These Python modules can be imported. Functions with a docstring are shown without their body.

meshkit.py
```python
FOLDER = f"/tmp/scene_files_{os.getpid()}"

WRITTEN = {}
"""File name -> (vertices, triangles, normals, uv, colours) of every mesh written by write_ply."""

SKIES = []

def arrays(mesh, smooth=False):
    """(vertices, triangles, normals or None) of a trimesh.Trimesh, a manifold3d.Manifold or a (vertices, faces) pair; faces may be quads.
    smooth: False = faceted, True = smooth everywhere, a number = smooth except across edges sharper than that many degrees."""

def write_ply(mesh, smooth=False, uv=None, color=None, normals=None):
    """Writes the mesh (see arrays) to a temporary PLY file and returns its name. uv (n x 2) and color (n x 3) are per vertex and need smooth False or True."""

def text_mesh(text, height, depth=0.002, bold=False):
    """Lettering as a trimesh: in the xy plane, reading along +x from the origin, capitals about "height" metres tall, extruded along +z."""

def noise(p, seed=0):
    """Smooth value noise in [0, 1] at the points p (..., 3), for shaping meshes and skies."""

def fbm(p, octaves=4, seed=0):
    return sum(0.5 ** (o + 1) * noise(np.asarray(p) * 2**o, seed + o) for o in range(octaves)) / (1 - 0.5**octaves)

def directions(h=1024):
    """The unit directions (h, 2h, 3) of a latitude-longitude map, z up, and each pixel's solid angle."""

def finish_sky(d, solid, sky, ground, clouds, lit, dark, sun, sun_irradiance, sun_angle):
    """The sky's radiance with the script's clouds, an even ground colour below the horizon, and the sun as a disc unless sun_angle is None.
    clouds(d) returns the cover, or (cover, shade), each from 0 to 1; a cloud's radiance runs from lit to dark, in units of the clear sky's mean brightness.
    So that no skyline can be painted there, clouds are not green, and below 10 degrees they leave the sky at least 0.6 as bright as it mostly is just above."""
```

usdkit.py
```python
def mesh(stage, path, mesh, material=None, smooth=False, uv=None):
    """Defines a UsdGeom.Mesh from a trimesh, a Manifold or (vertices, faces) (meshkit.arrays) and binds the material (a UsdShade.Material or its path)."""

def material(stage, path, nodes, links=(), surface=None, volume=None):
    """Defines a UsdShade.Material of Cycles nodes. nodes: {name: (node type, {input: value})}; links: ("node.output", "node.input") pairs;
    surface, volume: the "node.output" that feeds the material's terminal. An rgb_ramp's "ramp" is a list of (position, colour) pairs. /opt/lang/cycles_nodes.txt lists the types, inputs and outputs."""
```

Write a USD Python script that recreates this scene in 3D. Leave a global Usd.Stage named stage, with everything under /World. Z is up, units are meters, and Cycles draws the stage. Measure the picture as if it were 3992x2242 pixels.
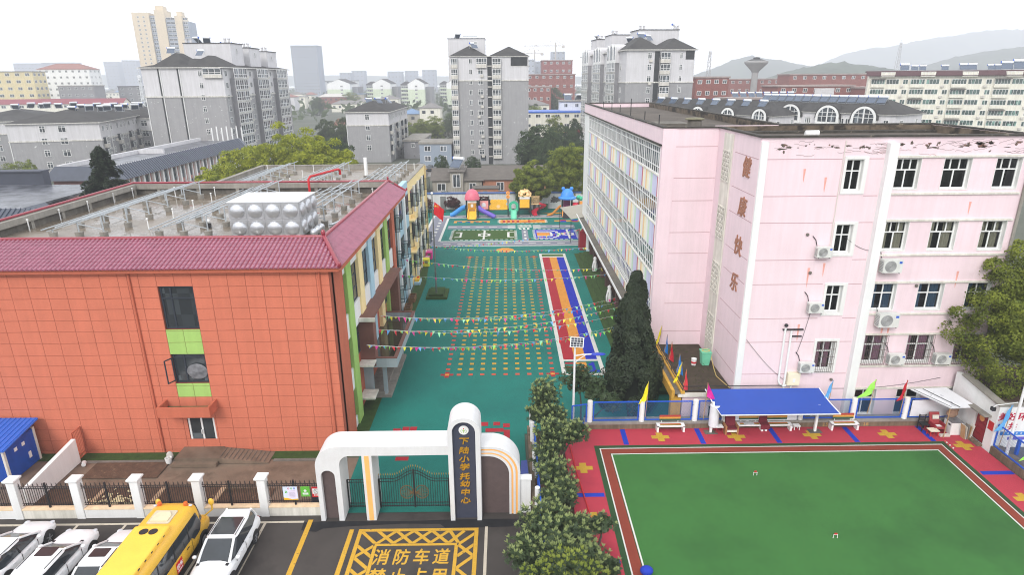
import math, random
import numpy as np
import trimesh
from shapely.geometry import Polygon, box as sbox, Point, LineString
from shapely.ops import unary_union
from shapely import affinity
import usdkit
from pxr import Usd, UsdGeom, UsdLux, UsdShade, Gf, Vt, Sdf

stage = Usd.Stage.CreateInMemory()
UsdGeom.SetStageUpAxis(stage, 'Z')
UsdGeom.Xform.Define(stage, '/World')
UsdGeom.Scope.Define(stage, '/World/Looks')

# ------------------------------------------------------------------ camera, sky, sun
CAM_H, PITCH, YAW, ROLL = 22.0, 0.321284603, -0.00836051343, -0.00669349475


def camera():
    cp, sp, cr, sr = math.cos(PITCH), math.sin(PITCH), math.cos(ROLL), math.sin(ROLL)
    right, fwd, up = np.array([1, 0, 0.]), np.array([0, cp, -sp]), np.array([0, sp, cp])
    right, up = cr * right + sr * up, -sr * right + cr * up
    Z = np.array([[math.cos(YAW), -math.sin(YAW), 0], [math.sin(YAW), math.cos(YAW), 0], [0, 0, 1]])
    R = Z @ np.stack([right, up, -fwd], 1)
    c = UsdGeom.Camera.Define(stage, '/World/camera')
    m = np.eye(4)
    m[:3, :3] = R.T
    m[3, :3] = (0, 0, CAM_H)
    c.AddTransformOp().Set(Gf.Matrix4d(m.tolist()))
    c.CreateHorizontalApertureAttr(36.0)
    c.CreateFocalLengthAttr(36.0 * 2456.222 / 3992)
    c.CreateClippingRangeAttr(Gf.Vec2f(0.5, 20000))
    c.CreateExposureAttr(EXPOSURE)


EXPOSURE = 0.58
SUN_EL, SUN_ROT = math.radians(38), math.radians(200)
camera()
dome = UsdLux.DomeLight.Define(stage, '/World/sky')
dome.GetPrim().SetCustomDataByKey('kind', 'structure')
sky = usdkit.material(stage, '/World/Looks/sky_look', {
    'sky': ('sky_texture', {'sky_type': 'single_scattering', 'sun_disc': False, 'sun_elevation': SUN_EL, 'sun_rotation': SUN_ROT, 'air_density': 1.0, 'aerosol_density': 2.0}),
    'tc': ('texture_coordinate', {}),
    'map': ('mapping', {'scale': (1.0, 1.0, 3.0)}),
    'n': ('noise_texture', {'scale': 1.6, 'detail': 5.0, 'roughness': 0.55}),
    'ramp': ('rgb_ramp', {'ramp': [(0.0, (9.8, 10.2, 10.9)), (0.45, (10.5, 10.8, 11.3)), (1.0, (12.2, 12.3, 12.4))]}),
    'mix': ('mix_color', {'fac': 0.93}),
    'bg': ('background_shader', {'strength': 0.1}),
}, [('tc.generated', 'map.vector'), ('map.vector', 'n.vector'), ('n.fac', 'ramp.fac'), ('sky.color', 'mix.a'), ('ramp.color', 'mix.b'), ('mix.result', 'bg.color')], surface='bg.background')
UsdShade.MaterialBindingAPI.Apply(dome.GetPrim()).Bind(sky)
sun = UsdLux.DistantLight.Define(stage, '/World/sun')
sun.CreateIntensityAttr(0.4)
sun.CreateAngleAttr(22.0)
sun.CreateNormalizeAttr(True)
sun.CreateColorAttr(Gf.Vec3f(1.0, 0.97, 0.93))
_d = np.array([math.cos(SUN_EL) * math.sin(SUN_ROT), math.cos(SUN_EL) * math.cos(SUN_ROT), math.sin(SUN_EL)])
_x = np.cross([0, 0, 1.0], _d)
_x /= np.linalg.norm(_x)
_m = np.eye(4)
_m[:3, :3] = np.stack([_x, np.cross(_d, _x), _d])
sun.AddTransformOp().Set(Gf.Matrix4d(_m.tolist()))

# ------------------------------------------------------------------ helpers
RNG = np.random.default_rng(7)
PY = random.Random(5)
X, Y, Z = np.array([1., 0, 0]), np.array([0, 1., 0]), np.array([0, 0, 1.])
A3 = lambda *p: np.array(p, float)


def unit(v):
    v = np.asarray(v, float)
    return v / (np.linalg.norm(v) + 1e-12)


class MB:
    """collects triangles of one mesh"""

    def __init__(s):
        s.v, s.f, s.n = [], [], 0

    def add(s, v, f):
        v, f = np.asarray(v, float).reshape(-1, 3), np.asarray(f, int)
        if f.shape[1] == 4:
            f = np.vstack([f[:, [0, 1, 2]], f[:, [0, 2, 3]]])
        s.v.append(v)
        s.f.append(f + s.n)
        s.n += len(v)
        return s

    def ob(s, o, u, v, n, a, b, c):
        """box with axes u,v,n at o and ranges a,b,c"""
        P = [np.asarray(o) + u * i + v * j + n * k for k in c for j in b for i in a]
        return s.add(P, [[0, 2, 3, 1], [4, 5, 7, 6], [0, 1, 5, 4], [2, 6, 7, 3], [0, 4, 6, 2], [1, 3, 7, 5]])

    def box(s, x0, x1, y0, y1, z0, z1):
        return s.ob((0, 0, 0), X, Y, Z, (x0, x1), (y0, y1), (z0, z1))

    def quad(s, *p):
        return s.add(p, [[0, 1, 2, 3]] if len(p) == 4 else [[0, 1, 2]])

    def ext(s, poly, o, u, v, n, d0, d1):
        for g in getattr(poly, 'geoms', [poly]):
            if g.is_empty or g.area < 1e-6:
                continue
            m = trimesh.creation.extrude_polygon(g, d1 - d0, engine='earcut')
            w = m.vertices
            s.add(np.asarray(o) + np.outer(w[:, 0], u) + np.outer(w[:, 1], v) + np.outer(w[:, 2] + d0, n), m.faces)
        return s

    def flat(s, poly, z):
        """a sheet in the xy plane"""
        for g in getattr(poly, 'geoms', [poly]):
            if g.area > 1e-6:
                v, f = trimesh.creation.triangulate_polygon(g, engine='earcut')
                f = np.asarray(f)
                a = v[f]
                bad = (a[:, 1, 0] - a[:, 0, 0]) * (a[:, 2, 1] - a[:, 0, 1]) - (a[:, 1, 1] - a[:, 0, 1]) * (a[:, 2, 0] - a[:, 0, 0]) < 0
                f[bad] = f[bad][:, ::-1]
                s.add(np.c_[v, np.full(len(v), z)], f)
        return s

    def tube(s, pts, r, n=8, caps=True):
        p = np.asarray(pts, float)
        r = np.broadcast_to(r, (len(p),))
        t = np.gradient(p, axis=0)
        t /= np.linalg.norm(t, axis=1, keepdims=True) + 1e-12
        ref = Z if abs(t[0] @ Z) < 0.9 else X
        R = []
        a = unit(np.cross(t[0], ref))
        ang = np.arange(n) * 2 * np.pi / n + np.pi / n
        for i in range(len(p)):
            a = unit(a - t[i] * (a @ t[i]))
            b = np.cross(t[i], a)
            R.append(p[i] + r[i] * (np.cos(ang)[:, None] * a + np.sin(ang)[:, None] * b))
        return s.loft(R, caps)

    def loft(s, rings, caps=True, closed=True):
        k, m = len(rings), len(rings[0])
        V = np.vstack(rings)
        F = []
        for i in range(k - 1):
            for j in range(m if closed else m - 1):
                a, b = i * m + j, i * m + (j + 1) % m
                F.append([a, b, b + m, a + m])
        s.add(V, F)
        if caps and closed:
            for ring, flip in ((rings[0], 1), (rings[-1], 0)):
                c = np.mean(ring, axis=0)
                s.add(np.vstack([ring, c]), [[(j + 1) % m, j, m] if flip else [j, (j + 1) % m, m] for j in range(m)])
        return s

    def rev(s, prof, at=(0, 0, 0), n=16):
        ang = np.arange(n) * 2 * np.pi / n
        R = [np.c_[r * np.cos(ang), r * np.sin(ang), np.full(n, z)] + np.asarray(at) for r, z in prof]
        return s.loft(R, True)

    def ball(s, c, r, sub=2):
        m = trimesh.creation.icosphere(sub, 1.0)
        return s.add(m.vertices * np.asarray(r) + np.asarray(c), m.faces)

    def bar(s, a, b, w=.05, h=None):
        a, b = np.asarray(a, float), np.asarray(b, float)
        d = b - a
        L = np.linalg.norm(d)
        d /= L
        u = unit(np.cross(d, Z)) if abs(d[2]) < .95 else X
        v = np.cross(u, d)
        h = h or w
        return s.ob(a, d, u, v, (0, L), (-w / 2, w / 2), (-h / 2, h / 2))

    def arrays(s):
        return np.vstack(s.v), np.vstack(s.f)

    def rz(s, deg, at=(0, 0, 0)):
        c, q = math.cos(math.radians(deg)), math.sin(math.radians(deg))
        R = np.array([[c, -q, 0], [q, c, 0], [0, 0, 1]])
        s.v = [v @ R.T + np.asarray(at) for v in s.v]
        return s


COUNT, LOC, USED = {}, {}, {}


def path_for(name, parent):
    base = str(parent.GetPath()) if parent else '/World'
    k = COUNT.get((base, name), 0)
    COUNT[(base, name)] = k + 1
    return f'{base}/{name}' + (f'_{k:03d}' if k else '')


def tag(p, label=None, cat=None, group=None, kind=None):
    for a, b in (('label', label), ('category', cat), ('group', group), ('kind', kind)):
        if b:
            p.SetCustomDataByKey(a, b)
    return p


def thing(name, label, cat, loc=(0, 0, 0), rz=0, group=None, kind=None):
    path = path_for(name, None)
    x = UsdGeom.Xform.Define(stage, path)
    x.AddTranslateOp().Set(Gf.Vec3d(*map(float, loc)))
    if rz:
        x.AddRotateZOp().Set(float(rz))
    LOC[path] = np.asarray(loc, float) if not rz else np.zeros(3)
    return tag(x.GetPrim(), label, cat, group, kind)


def obj(name, mb, m, parent=None, smooth=False, label=None, local=False):
    """one mesh prim; points are world points unless local (a turned thing is always local)"""
    path = path_for(name, parent)
    top = '/World/' + path.split('/')[2]
    v, f = mb.arrays() if isinstance(mb, MB) else mb
    if not local and parent is not None:
        v = v - LOC.get(top, np.zeros(3))
    if smooth is not False:
        p = usdkit.mesh(stage, path, (v, f), m, smooth=smooth).GetPrim()
    else:
        g = UsdGeom.Mesh.Define(stage, path)
        g.CreatePointsAttr(Vt.Vec3fArray.FromNumpy(np.ascontiguousarray(v, np.float32)))
        g.CreateFaceVertexCountsAttr(Vt.IntArray.FromNumpy(np.full(len(f), 3, np.int32)))
        g.CreateFaceVertexIndicesAttr(Vt.IntArray.FromNumpy(np.ascontiguousarray(f, np.int32).ravel()))
        g.CreateSubdivisionSchemeAttr('none')
        p = g.GetPrim()
        UsdShade.MaterialBindingAPI.Apply(p).Bind(m)
    return tag(p, label)


def top(name, mb, m, label, cat, group=None, smooth=False):
    return tag(obj(name, mb, m, None, smooth), label, cat, group)


def struct(name, mb, m, parent=None, smooth=False):
    return tag(obj(name, mb, m, parent, smooth), kind=None if parent else 'structure')


def stuff(name, mb, m, label, cat, parent=None):
    return tag(obj(name, mb, m, parent), label, None if parent else cat, kind='stuff')


def copy(src, loc, rz, label, group=None, scale=None):
    x = UsdGeom.Xform.Define(stage, path_for(src.GetName().rsplit('_0', 1)[0], None))
    p = x.GetPrim()
    p.GetReferences().AddInternalReference(src.GetPath())
    x.ClearXformOpOrder()
    x.AddTranslateOp().Set(Gf.Vec3d(*map(float, loc)))
    x.AddRotateZOp().Set(float(rz))
    if scale is not None:
        x.AddScaleOp().Set(Gf.Vec3f(*map(float, np.broadcast_to(scale, 3))))
    p.SetInstanceable(True)
    return tag(p, label, group=group)


def S(r, g, b, k=1.0):
    return tuple(k * (c / 3294.6 if c <= 10 else ((c / 255 + .055) / 1.055) ** 2.4) for c in (r, g, b))


MATS = {}


def mat(name, col, rough=.75, var=.1, scale=.5, detail=6, metallic=0., spec=.4, bump=0., bscale=20., streak=0., col2=None, spots=None, coat=0., stretch=(1, 1, 1)):
    if name in MATS:
        return MATS[name]
    c = np.array(col)
    hi, lo = np.clip(c * (1 + var), 0, .95), (np.array(col2) if col2 else c * (1 - var))
    nodes = {'g': ('geometry', {}), 'm': ('mapping', {'scale': stretch}), 'n': ('noise_texture', {'scale': scale, 'detail': float(detail), 'roughness': .62}),
             'r': ('rgb_ramp', {'ramp': [(.3, lo), (.7, hi)]}),
             'p': ('principled_bsdf', {'roughness': rough, 'metallic': metallic, 'specular_ior_level': spec, 'coat_weight': coat})}
    links = [('g.position', 'm.vector'), ('m.vector', 'n.vector'), ('n.fac', 'r.fac')]
    out = 'r.color'
    if streak:
        nodes |= {'sm': ('mapping', {'scale': (2.2, 2.2, .12)}), 'sn': ('noise_texture', {'scale': 1.3, 'detail': 5.0, 'roughness': .7}),
                  'sr': ('rgb_ramp', {'ramp': [(.42, (1 - streak, 1 - streak, 1 - streak * 1.1)), (.62, (1, 1, 1))]}), 'sx': ('mix_color', {'blend_type': 'multiply', 'fac': 1.0})}
        links += [('g.position', 'sm.vector'), ('sm.vector', 'sn.vector'), ('sn.fac', 'sr.fac'), (out, 'sx.a'), ('sr.color', 'sx.b')]
        out = 'sx.result'
    if spots:
        sc, lo_, hi_, scol = spots
        nodes |= {'qn': ('noise_texture', {'scale': sc, 'detail': 7.0, 'roughness': .6}), 'qr': ('rgb_ramp', {'ramp': [(lo_, (0, 0, 0)), (hi_, (1, 1, 1))]}), 'qx': ('mix_color', {'b': scol})}
        links += [('g.position', 'qn.vector'), ('qn.fac', 'qr.fac'), ('qr.color', 'qx.fac'), (out, 'qx.a')]
        out = 'qx.result'
    if bump:
        nodes |= {'bn': ('noise_texture', {'scale': bscale, 'detail': 4.0}), 'b': ('bump', {'strength': .6, 'distance': bump})}
        links += [('g.position', 'bn.vector'), ('bn.fac', 'b.height'), ('b.normal', 'p.normal')]
    links.append((out, 'p.base_color'))
    MATS[name] = usdkit.material(stage, '/World/Looks/' + name, nodes, links, surface='p.BSDF')
    return MATS[name]


def leafmat(name, dark, mid, light, trans=.25, rough=.55):
    if name in MATS:
        return MATS[name]
    MATS[name] = usdkit.material(stage, '/World/Looks/' + name, {
        'g': ('geometry', {}), 'n': ('noise_texture', {'scale': 1.1, 'detail': 3.0}), 'a': ('mix_float', {'fac': .5}),
        'r': ('rgb_ramp', {'ramp': [(.15, dark), (.5, mid), (.85, light)]}),
        'p': ('principled_bsdf', {'roughness': rough, 'specular_ior_level': .3}), 't': ('translucent_bsdf', {}), 'x': ('mix_closure', {'fac': trans})},
        [('g.position', 'n.vector'), ('n.fac', 'a.a'), ('g.random_per_island', 'a.b'), ('a.result', 'r.fac'), ('r.color', 'p.base_color'), ('r.color', 't.color'), ('p.BSDF', 'x.closure1'), ('t.BSDF', 'x.closure2')], surface='x.closure')
    return MATS[name]


def panemat(name, col, lo=.6, hi=1.6, rough=.08):
    """dark window of a building seen from afar, each a little different"""
    if name in MATS:
        return MATS[name]
    c = np.array(col)
    MATS[name] = usdkit.material(stage, '/World/Looks/' + name, {
        'g': ('geometry', {}), 'w': ('white_noise_texture', {}), 'vm': ('vector_math', {'math_type': 'snap', 'vector2': (.7, .7, 1.3)}),
        'r': ('rgb_ramp', {'ramp': [(0, c * lo), (.7, c), (.9, c * hi), (1, c * hi * 1.8)]}),
        'p': ('principled_bsdf', {'roughness': rough, 'specular_ior_level': .6})},
        [('g.position', 'vm.vector1'), ('vm.vector', 'w.vector'), ('w.value', 'r.fac'), ('r.color', 'p.base_color')], surface='p.BSDF')
    return MATS[name]


def glassmat(name, tint=(.75, .8, .8), ior=1.5):
    if name in MATS:
        return MATS[name]
    MATS[name] = usdkit.material(stage, '/World/Looks/' + name, {
        'f': ('fresnel', {'IOR': ior}), 't': ('transparent_bsdf', {'color': tint}), 'g': ('glossy_bsdf', {'color': (.9, .93, .95), 'roughness': .03}), 'x': ('mix_closure', {})},
        [('f.fac', 'x.fac'), ('t.BSDF', 'x.closure1'), ('g.BSDF', 'x.closure2')], surface='x.closure')
    return MATS[name]


WHITE = mat('white_paint', (.78, .78, .77), .6, .04, .4, streak=.06)
CREAM = mat('old_white_paint', (.72, .69, .62), .7, .1, .8, streak=.18)
DARKM = mat('black_metal', (.018, .018, .02), .45, .2, 3)
GALV = mat('galvanised_steel', (.50, .54, .57), .4, .12, 2, metallic=.6)
CONC = mat('concrete', (.27, .25, .22), .85, .22, .7, bump=.004, streak=.15)
CONC_D = mat('dark_concrete', (.15, .135, .115), .85, .3, .8, bump=.004, streak=.25)
PANE = panemat('window_pane', (.035, .042, .046))
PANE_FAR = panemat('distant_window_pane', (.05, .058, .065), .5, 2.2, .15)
INNER = mat('dim_interior', (.035, .033, .03), .9, .3, .5)
GLASS = glassmat('clear_glass')
RED = mat('red_paint', S(190, 35, 40), .5, .08)
BLUE = mat('blue_paint', S(25, 85, 190), .45, .08)
YEL = mat('yellow_paint', S(235, 185, 50), .55, .08)
STEELW = mat('white_metal', (.74, .74, .74), .4, .04)


def bars(mb, o, u, v, n, w, h, fw, vs, hs, d0, d1):
    mb.ob(o, u, v, n, (0, w), (0, fw), (d0, d1)).ob(o, u, v, n, (0, w), (h - fw, h), (d0, d1))
    mb.ob(o, u, v, n, (0, fw), (fw, h - fw), (d0, d1)).ob(o, u, v, n, (w - fw, w), (fw, h - fw), (d0, d1))
    for a in vs:
        a, lo, hi = a if isinstance(a, tuple) else (a, 0, 1)
        mb.ob(o, u, v, n, (a * w - fw / 2, a * w + fw / 2), (max(fw, lo * h), min(h - fw, hi * h)), (d0, d1 - .008))
    for a in hs:
        mb.ob(o, u, v, n, (fw, w - fw), (a * h - fw / 2, a * h + fw / 2), (d0, d1 - .004))
    return mb


def window(parent, o, u, n, w, h, fw=.07, vs=(.5,), hs=(), d=.07, fm=None, pm=None, name='window', local=False, pane_name='pane'):
    """a framed window lying on the wall plane at o (its lower left corner): frame part, pane sub-part"""
    o, u, n = np.asarray(o, float), np.asarray(u, float), np.asarray(n, float)
    f = obj(name, bars(MB(), o, u, Z, n, w, h, fw, vs, hs, .004, d), fm or WHITE, parent, local=local)
    q = o + n * (d * .45)
    obj(pane_name, MB().quad(q + u * fw + Z * fw, q + u * (w - fw) + Z * fw, q + u * (w - fw) + Z * (h - fw), q + u * fw + Z * (h - fw)), pm or PANE, f, local=local)
    return f


def rect(x0, y0, x1, y1):
    return sbox(min(x0, x1), min(y0, y1), max(x0, x1), max(y0, y1))


GLYPH = {}
for _l in '''下ĎœďŝũŝũŒŀőŁŅŝĵťįťĭşĦŝĥŀķŀąĵĄĴő
陆ĐşĪŠıŜħŃĮķİĽŇĽŇŊĴŋĳŔŇŖňţŒţœŖťŔŤŋœŊœĽŪĽūĳœıŒĕŝĕŝīŧĬŧąŞąŝĉĳĊĲīĽīľĕŇĕņĲİĲİħĭĠħĜěĜĚąĐą/ěĦĤħĦĮĢķěĿ/ĚńĜŅĢŕěŕ
小ŏņŒŊŗŌŚŊŨĮŭğŭĜťĘŢęŚį|ģčĤďĶĐķŢŁţłšłċľĆĺąĨĄ|ċĠĕĲĝŊĨŉĢĲėĜĔĚ
学ĎĢďīĶĬĶıŀķĠĸĠłŔłŚľŚļŃĬŪĪũġłĠŁĊļĆĴĄħąģĎĶďĶĠ|ĐŒĞŔĘşğţĢŢĬŔĹŔĳšļťŅŔōŔŗŢŚţŢŠśŔŨœũľŧļşļŝňĜňěĽđļ
托ČĬčįĚĳĚŅĎŅČŏĚŐěŤĥţĦŐĲŏİŕĲŘŊŝŜţŤŜŢřőœőļũĿūĶőİŐĒşđšğţġūĝūĐŦćŎĆŇĊŅĐŅĮłĮĴĬİĭĦĪĤĉĞąđąĎĎĚĐĚĦďĤ/ĦĶŅĺŅŐĵŎĲŏıŅĦŅ
幼čĻĘōĢŤīšĬşĞĿīŀıŋĹŉĻŌŇōňţŒŤœōŨŋŧęŤĊŜĆőĆŎćŌĎōđŚđśēŜŁœŁŐīŋęńčĻĄĳĊĵĎĳĒēČđčĎĖĕĜĤĴđĲ/ĭĬĵĬľĘńĨŇŁĺł/ĢĜĥěįĝīĨ
中ĒőĔŒĶœķŤŁţłœťŒŦĠŜğŚĤłĤŁąķĄĶĤĝĤĜğĒĠ/łİŚİŚŇłŇ/ĝİĶİĶŇĝŇ
心ŔľŕŀşłŪĦŬĚŢė|ĦŇİňıņĲĒŌđŎėŏĤŒĥŚġřĒŔĉōĆıĆĨĊĦĐ|ĪŚİŠĲŠňŐŎňňŁņŁ|čĘĖĿĠĿğİĘĖĕĔ
消īŜĭŞĵŠŀōĻňńňŅţŎŤŐţŐňřňŔŌşŠššũŝŞňťņťČšĆŜĄŎĆŌďŚĐŚęĺĚĹąĮąĮņĵň/ĺĤŚĤŚīĺī/ĺĶŚĶŚļĺļ|đśĒşĘţĨřĪŕĥŎģŎ|ďċĠĭģĮĩĨĩħěĊĘąĖą|ČŀĐŇēňĤľĦĺġĴğĳ
防ĐŞĒŠĭŠĳŜıŔňŔńšōŤŔŔūŒŪŉŉňňĽťļţĒšČŝĆŉĄŅčņďŖĐřĲŇĲłĝĺĐĬĄĥċĥčĬĒĴĜĹĨļĵĽňĭŉĩŀıİİĠĭĜħĚĞĚĜĞěĆĚĄđą/ĜĤĤĤħĨĥĳĞľĥŕĜŕ
车ďėĐĢĺģĺĭęĭĖĶĚĺģŊđŋĐŕĩŖįŤĺšķŖŨŕŨŌŦŊıŊħĹĺĹĻŇŅňŇĹšĸŢķŠĮŇĭŇģũĢũėŇėņąļĄĺė
道ČčēĔěĚěĵĎĶĎŀĦĿĦęīĖĺđŬđŪĈŢćĸćĭĊĠĐĒą|ďŚďŜĖŠħŐĨŗĶŗĲšĹŤĻŤŃŗōŗŕŤşšśŗũŗŪŎōŌŌňšňŢņŢĖįĕįŇĿňŁŌħŎġŉĞň/ĺğŗğŗģĺģ/ĺĭŗĭŗİĺİ/ĺĺŗĺŗľĺľ
禁ČĽČĿěŎĐŐĐřĠŚĢŤīţīŚĸŚĹřĻŚŋŚŌŤŕŤŗŚŧŚŨŘŧŐŜŏūŀūľŦĸŤĸŗńŗķşĶŞĭěĭĚĶĠķĠŃĒķ/ĽĸŌķŋńńĽ/İŎĸŉļńņŏĹő/īĸĻķĻĸĵĿĬņ|ĎċďĎĚĖġĝĐĞĐĨŨĨŪĦŨĞŔĞŨČŨĊšąŋėŊęŏĞłĞłĊĿĆĻĄīĄħČĨĎĶĎĶĞħĞĬĚĪėĖą
止čĊĎĔěĕĜŎĦōħĕĺĕĺţńŤņŃŦŁťķņķņĕũĔūēŪĊ
占ĘĵĴĶĴţķŤŀţŀŒŧőŧŇŀņŁĶŠĵŠąŖąŔĊĤĊĢĄęĄ/ģĖŕĖŕīģī
用ċĊĒĕĖĥĘŝŤŜŤČšćśąŋąŇčňďřĐřĢŃĢłćŁąĸąķćĶĢĢĢĜĐĔĄĒĄ/łĮřĮřĺŃĺ/łņřņřŒŃŒ/ĢĮĶĮĶĺģĺ/ĢņĶņĶŒģŒ
健ČĺĖōĞŤħŢĨŝĹŞĽśŊŜŋţœŤŕŜŤŜťŏŬōŬņťńŤķŕķŕĳťĳŦĪŕĩŕĥũĥŪĝũěŕěŕĐūďŬĎũĆňĆļĊĲĐĦĄĢćĠĄĘĄĖĶđı/ŔŁśŁśńŕń/śŒŕŒŕŏśŏ/ĳŀĽľĿŀŊŁŊńĻŅĸŊ/ķęŁēŊđŊěĻěĹĠ/ĺĦŊĥŊĩĻĪ/ĽŔĻŏŊŏŊŒ/ļĴŊĳŊķĽĸ/ġĭĩİįĦĲĵĪĵĦĳġĹ/ġļħŁİŒĤŒġŌ/ġĎĪĘĢīġī
康ċĉĐĖēĦĕśĹŜķŢŁťŇŜŪśŪőňŐňōšŌŢŀŬĿūĶŢĵŢĩŦĦŦĤŘĚŬđŧĉŖďňęŇċłąİĄĬČĬĎĠĊěđĔĄ/ŉĨŏġřĨ/ňŀŗŀŗŃňŃ/ňĶňĲŗĲŗĶ/ěĔĭěġĤĢĨĢıļĲļĶğĶ/ğŀļŀļŃĤŃĢŋļōļőğő/ĭďļĎļĕĻĕ/ĭħĸğļĠļĨ
快ċĴĐŏęŐĚŤĤţĥœĩœĮŋİŔłŔŃŤŌŤŎŔŤœŤĶŬĵŬĬūīŒĪŒĩśĚŭČŧĄŠĆŔđŉġľĐıąĬĄĦĊħčıēĸěĿĨĿĪĪīĩĵŁĶłŉįŉıĿīĻĨļĥńģĄęąęĿĔı/ŎŉōĶŘĶŘŉ
乐ōħŒĪŗīŧĘŬďŢċ|ēķĖŀĚŜŀşŞţţśŢřœŖĤŒġļĸļĸŎĻŐŁŐńŎńļŨĻŧıńİŃċĽąĬĄĨČĩďĸĐĸİĖį|ČĐčēĖĜġīĪĩīħĥĝĕċēċ
美ČČĎďĢĔįĝĒğĐġđĩĴĪĴĭĎįďĸĶĸĶļėĽėŅĘŇĶŇĶŋĒōēŖĤŖğşĠŢĨŤĲŖŅŖŎţőŤřŠŔŖŦŕťŌłŋłŇŠŇšĽłļłĸŪĸūįŁĭŀĪŨĩŪĠŨğňĞŗĔūďŬČŧąřćŌČļěıďĠćđĄ
好ċČČĎĖĕĝĞďĪĕńČņčŏėŐěŤĥŢģŐİŐĶōĴĺŊĺŊńŖőĹŒĹŝŢŝũŘŤŐŖŁŖĺūĹŬİŖĮŖĎœćŊĄľąĻČļďŊďŊĮĴįĳİĭĢĶĘĸĔıčİčħėĝČĒĄ/ěİĢĪĤĪĪńĠń
环ĎĐčĚĘĞĘĵďĶĎķďŀĘŁĘŒčœčŝĭŞįŜıŞŨŞŪŜũœŔŒŐňŐńŔŅŚĿŨĭŪĨšģŐĹŎĄņĄńĆńĲĴĢĲĢĬĨĬīĽĽŇŒİœįŔĭœģŒģŁīŀĬķģĵģĢĬĤĮěĐď
共čĦčįďİĤİĤńĒńđŎĤŏĤŢĦţįŢİŏňŏŉŢŒŤŔŢŔŏŨŎŧńŔńŔİūįŪĥ/İńİİňİňń|ŃĝŅğŌģŧĎũĊşĄ|ĎċğĘĪĢĴğĳěĩđĘąĕĄ
校ċğĔĳęŃĐńďŎěŏĜŤĦţĦŏİŏıŕŇŖłšŉťŐŞŔŖŪŕŪŋśŊũĹŪĴŤįŞĳŔĞşĕŬĎŦąśĉŌĔļĈĳĄıąĬċĭčĸēńĝĹĲĵįĲįĬħĪĨĦĮĥĄĜąěħĒėďĘ/ŀĺŌħŔĹŚĺŐņŒŊŅŊňņ/ĦńĮķķŀĽŊĲŊİń
1đčĒėġĘġŊĕŋĔœĥřĭřĮŗįĘļėĽč
2ČōēŕĠŚĭřĶœĻņĹķĲĪĢĘĽĘľėĽČčččĔĜģĩĴĭĻĮŅĬŋĥŏĝŎĔŇ
3ċĖđĞĜĘĦĖĬęİĠİĦĬīĚİěĹĦĻĬĿĮŃĬŋĨŎġŏĔňĎŐėŗĞŚĨŚĲŗĹŐĻňĸĻĲĵĺĭĽĨľğĻĖĴďĨĊĘč
4ĊĢċĪĩŘĵřķĬŀĪŀĢķĠĶčĪčĪĠČĠ/ĚĭĪĬĪŃĩŃ
5ċĖđĞĜėĩėįĝıģİĬīĲġĴėİđĵēŘĹřĺŎğōĞŁĞľĩŀıĽĻĴľīľġĹĕįčĠĊēď
6ĎĬĐŃĔŎĚŔģřĮŚĶŘĽŒĽŐĸŊĭŏģōĝŅěĺěĸĥĽĮĽĶĹļĳĿĪĿğĻĖĶĐīĊĢċěďĒĚ/ěīĞĝĢĘĨĖİĚĲĨİĮĭıĦĲġı'''.split('\n'):
    GLYPH[_l[0]] = unary_union([Polygon(*(lambda r: (r[0], r[1:]))([[(ord(q[i]) - 316, ord(q[i + 1]) - 316) for i in range(0, len(q), 2)] for q in g.split('/')])).buffer(0) for g in _l[1:].split('|')])


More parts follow.
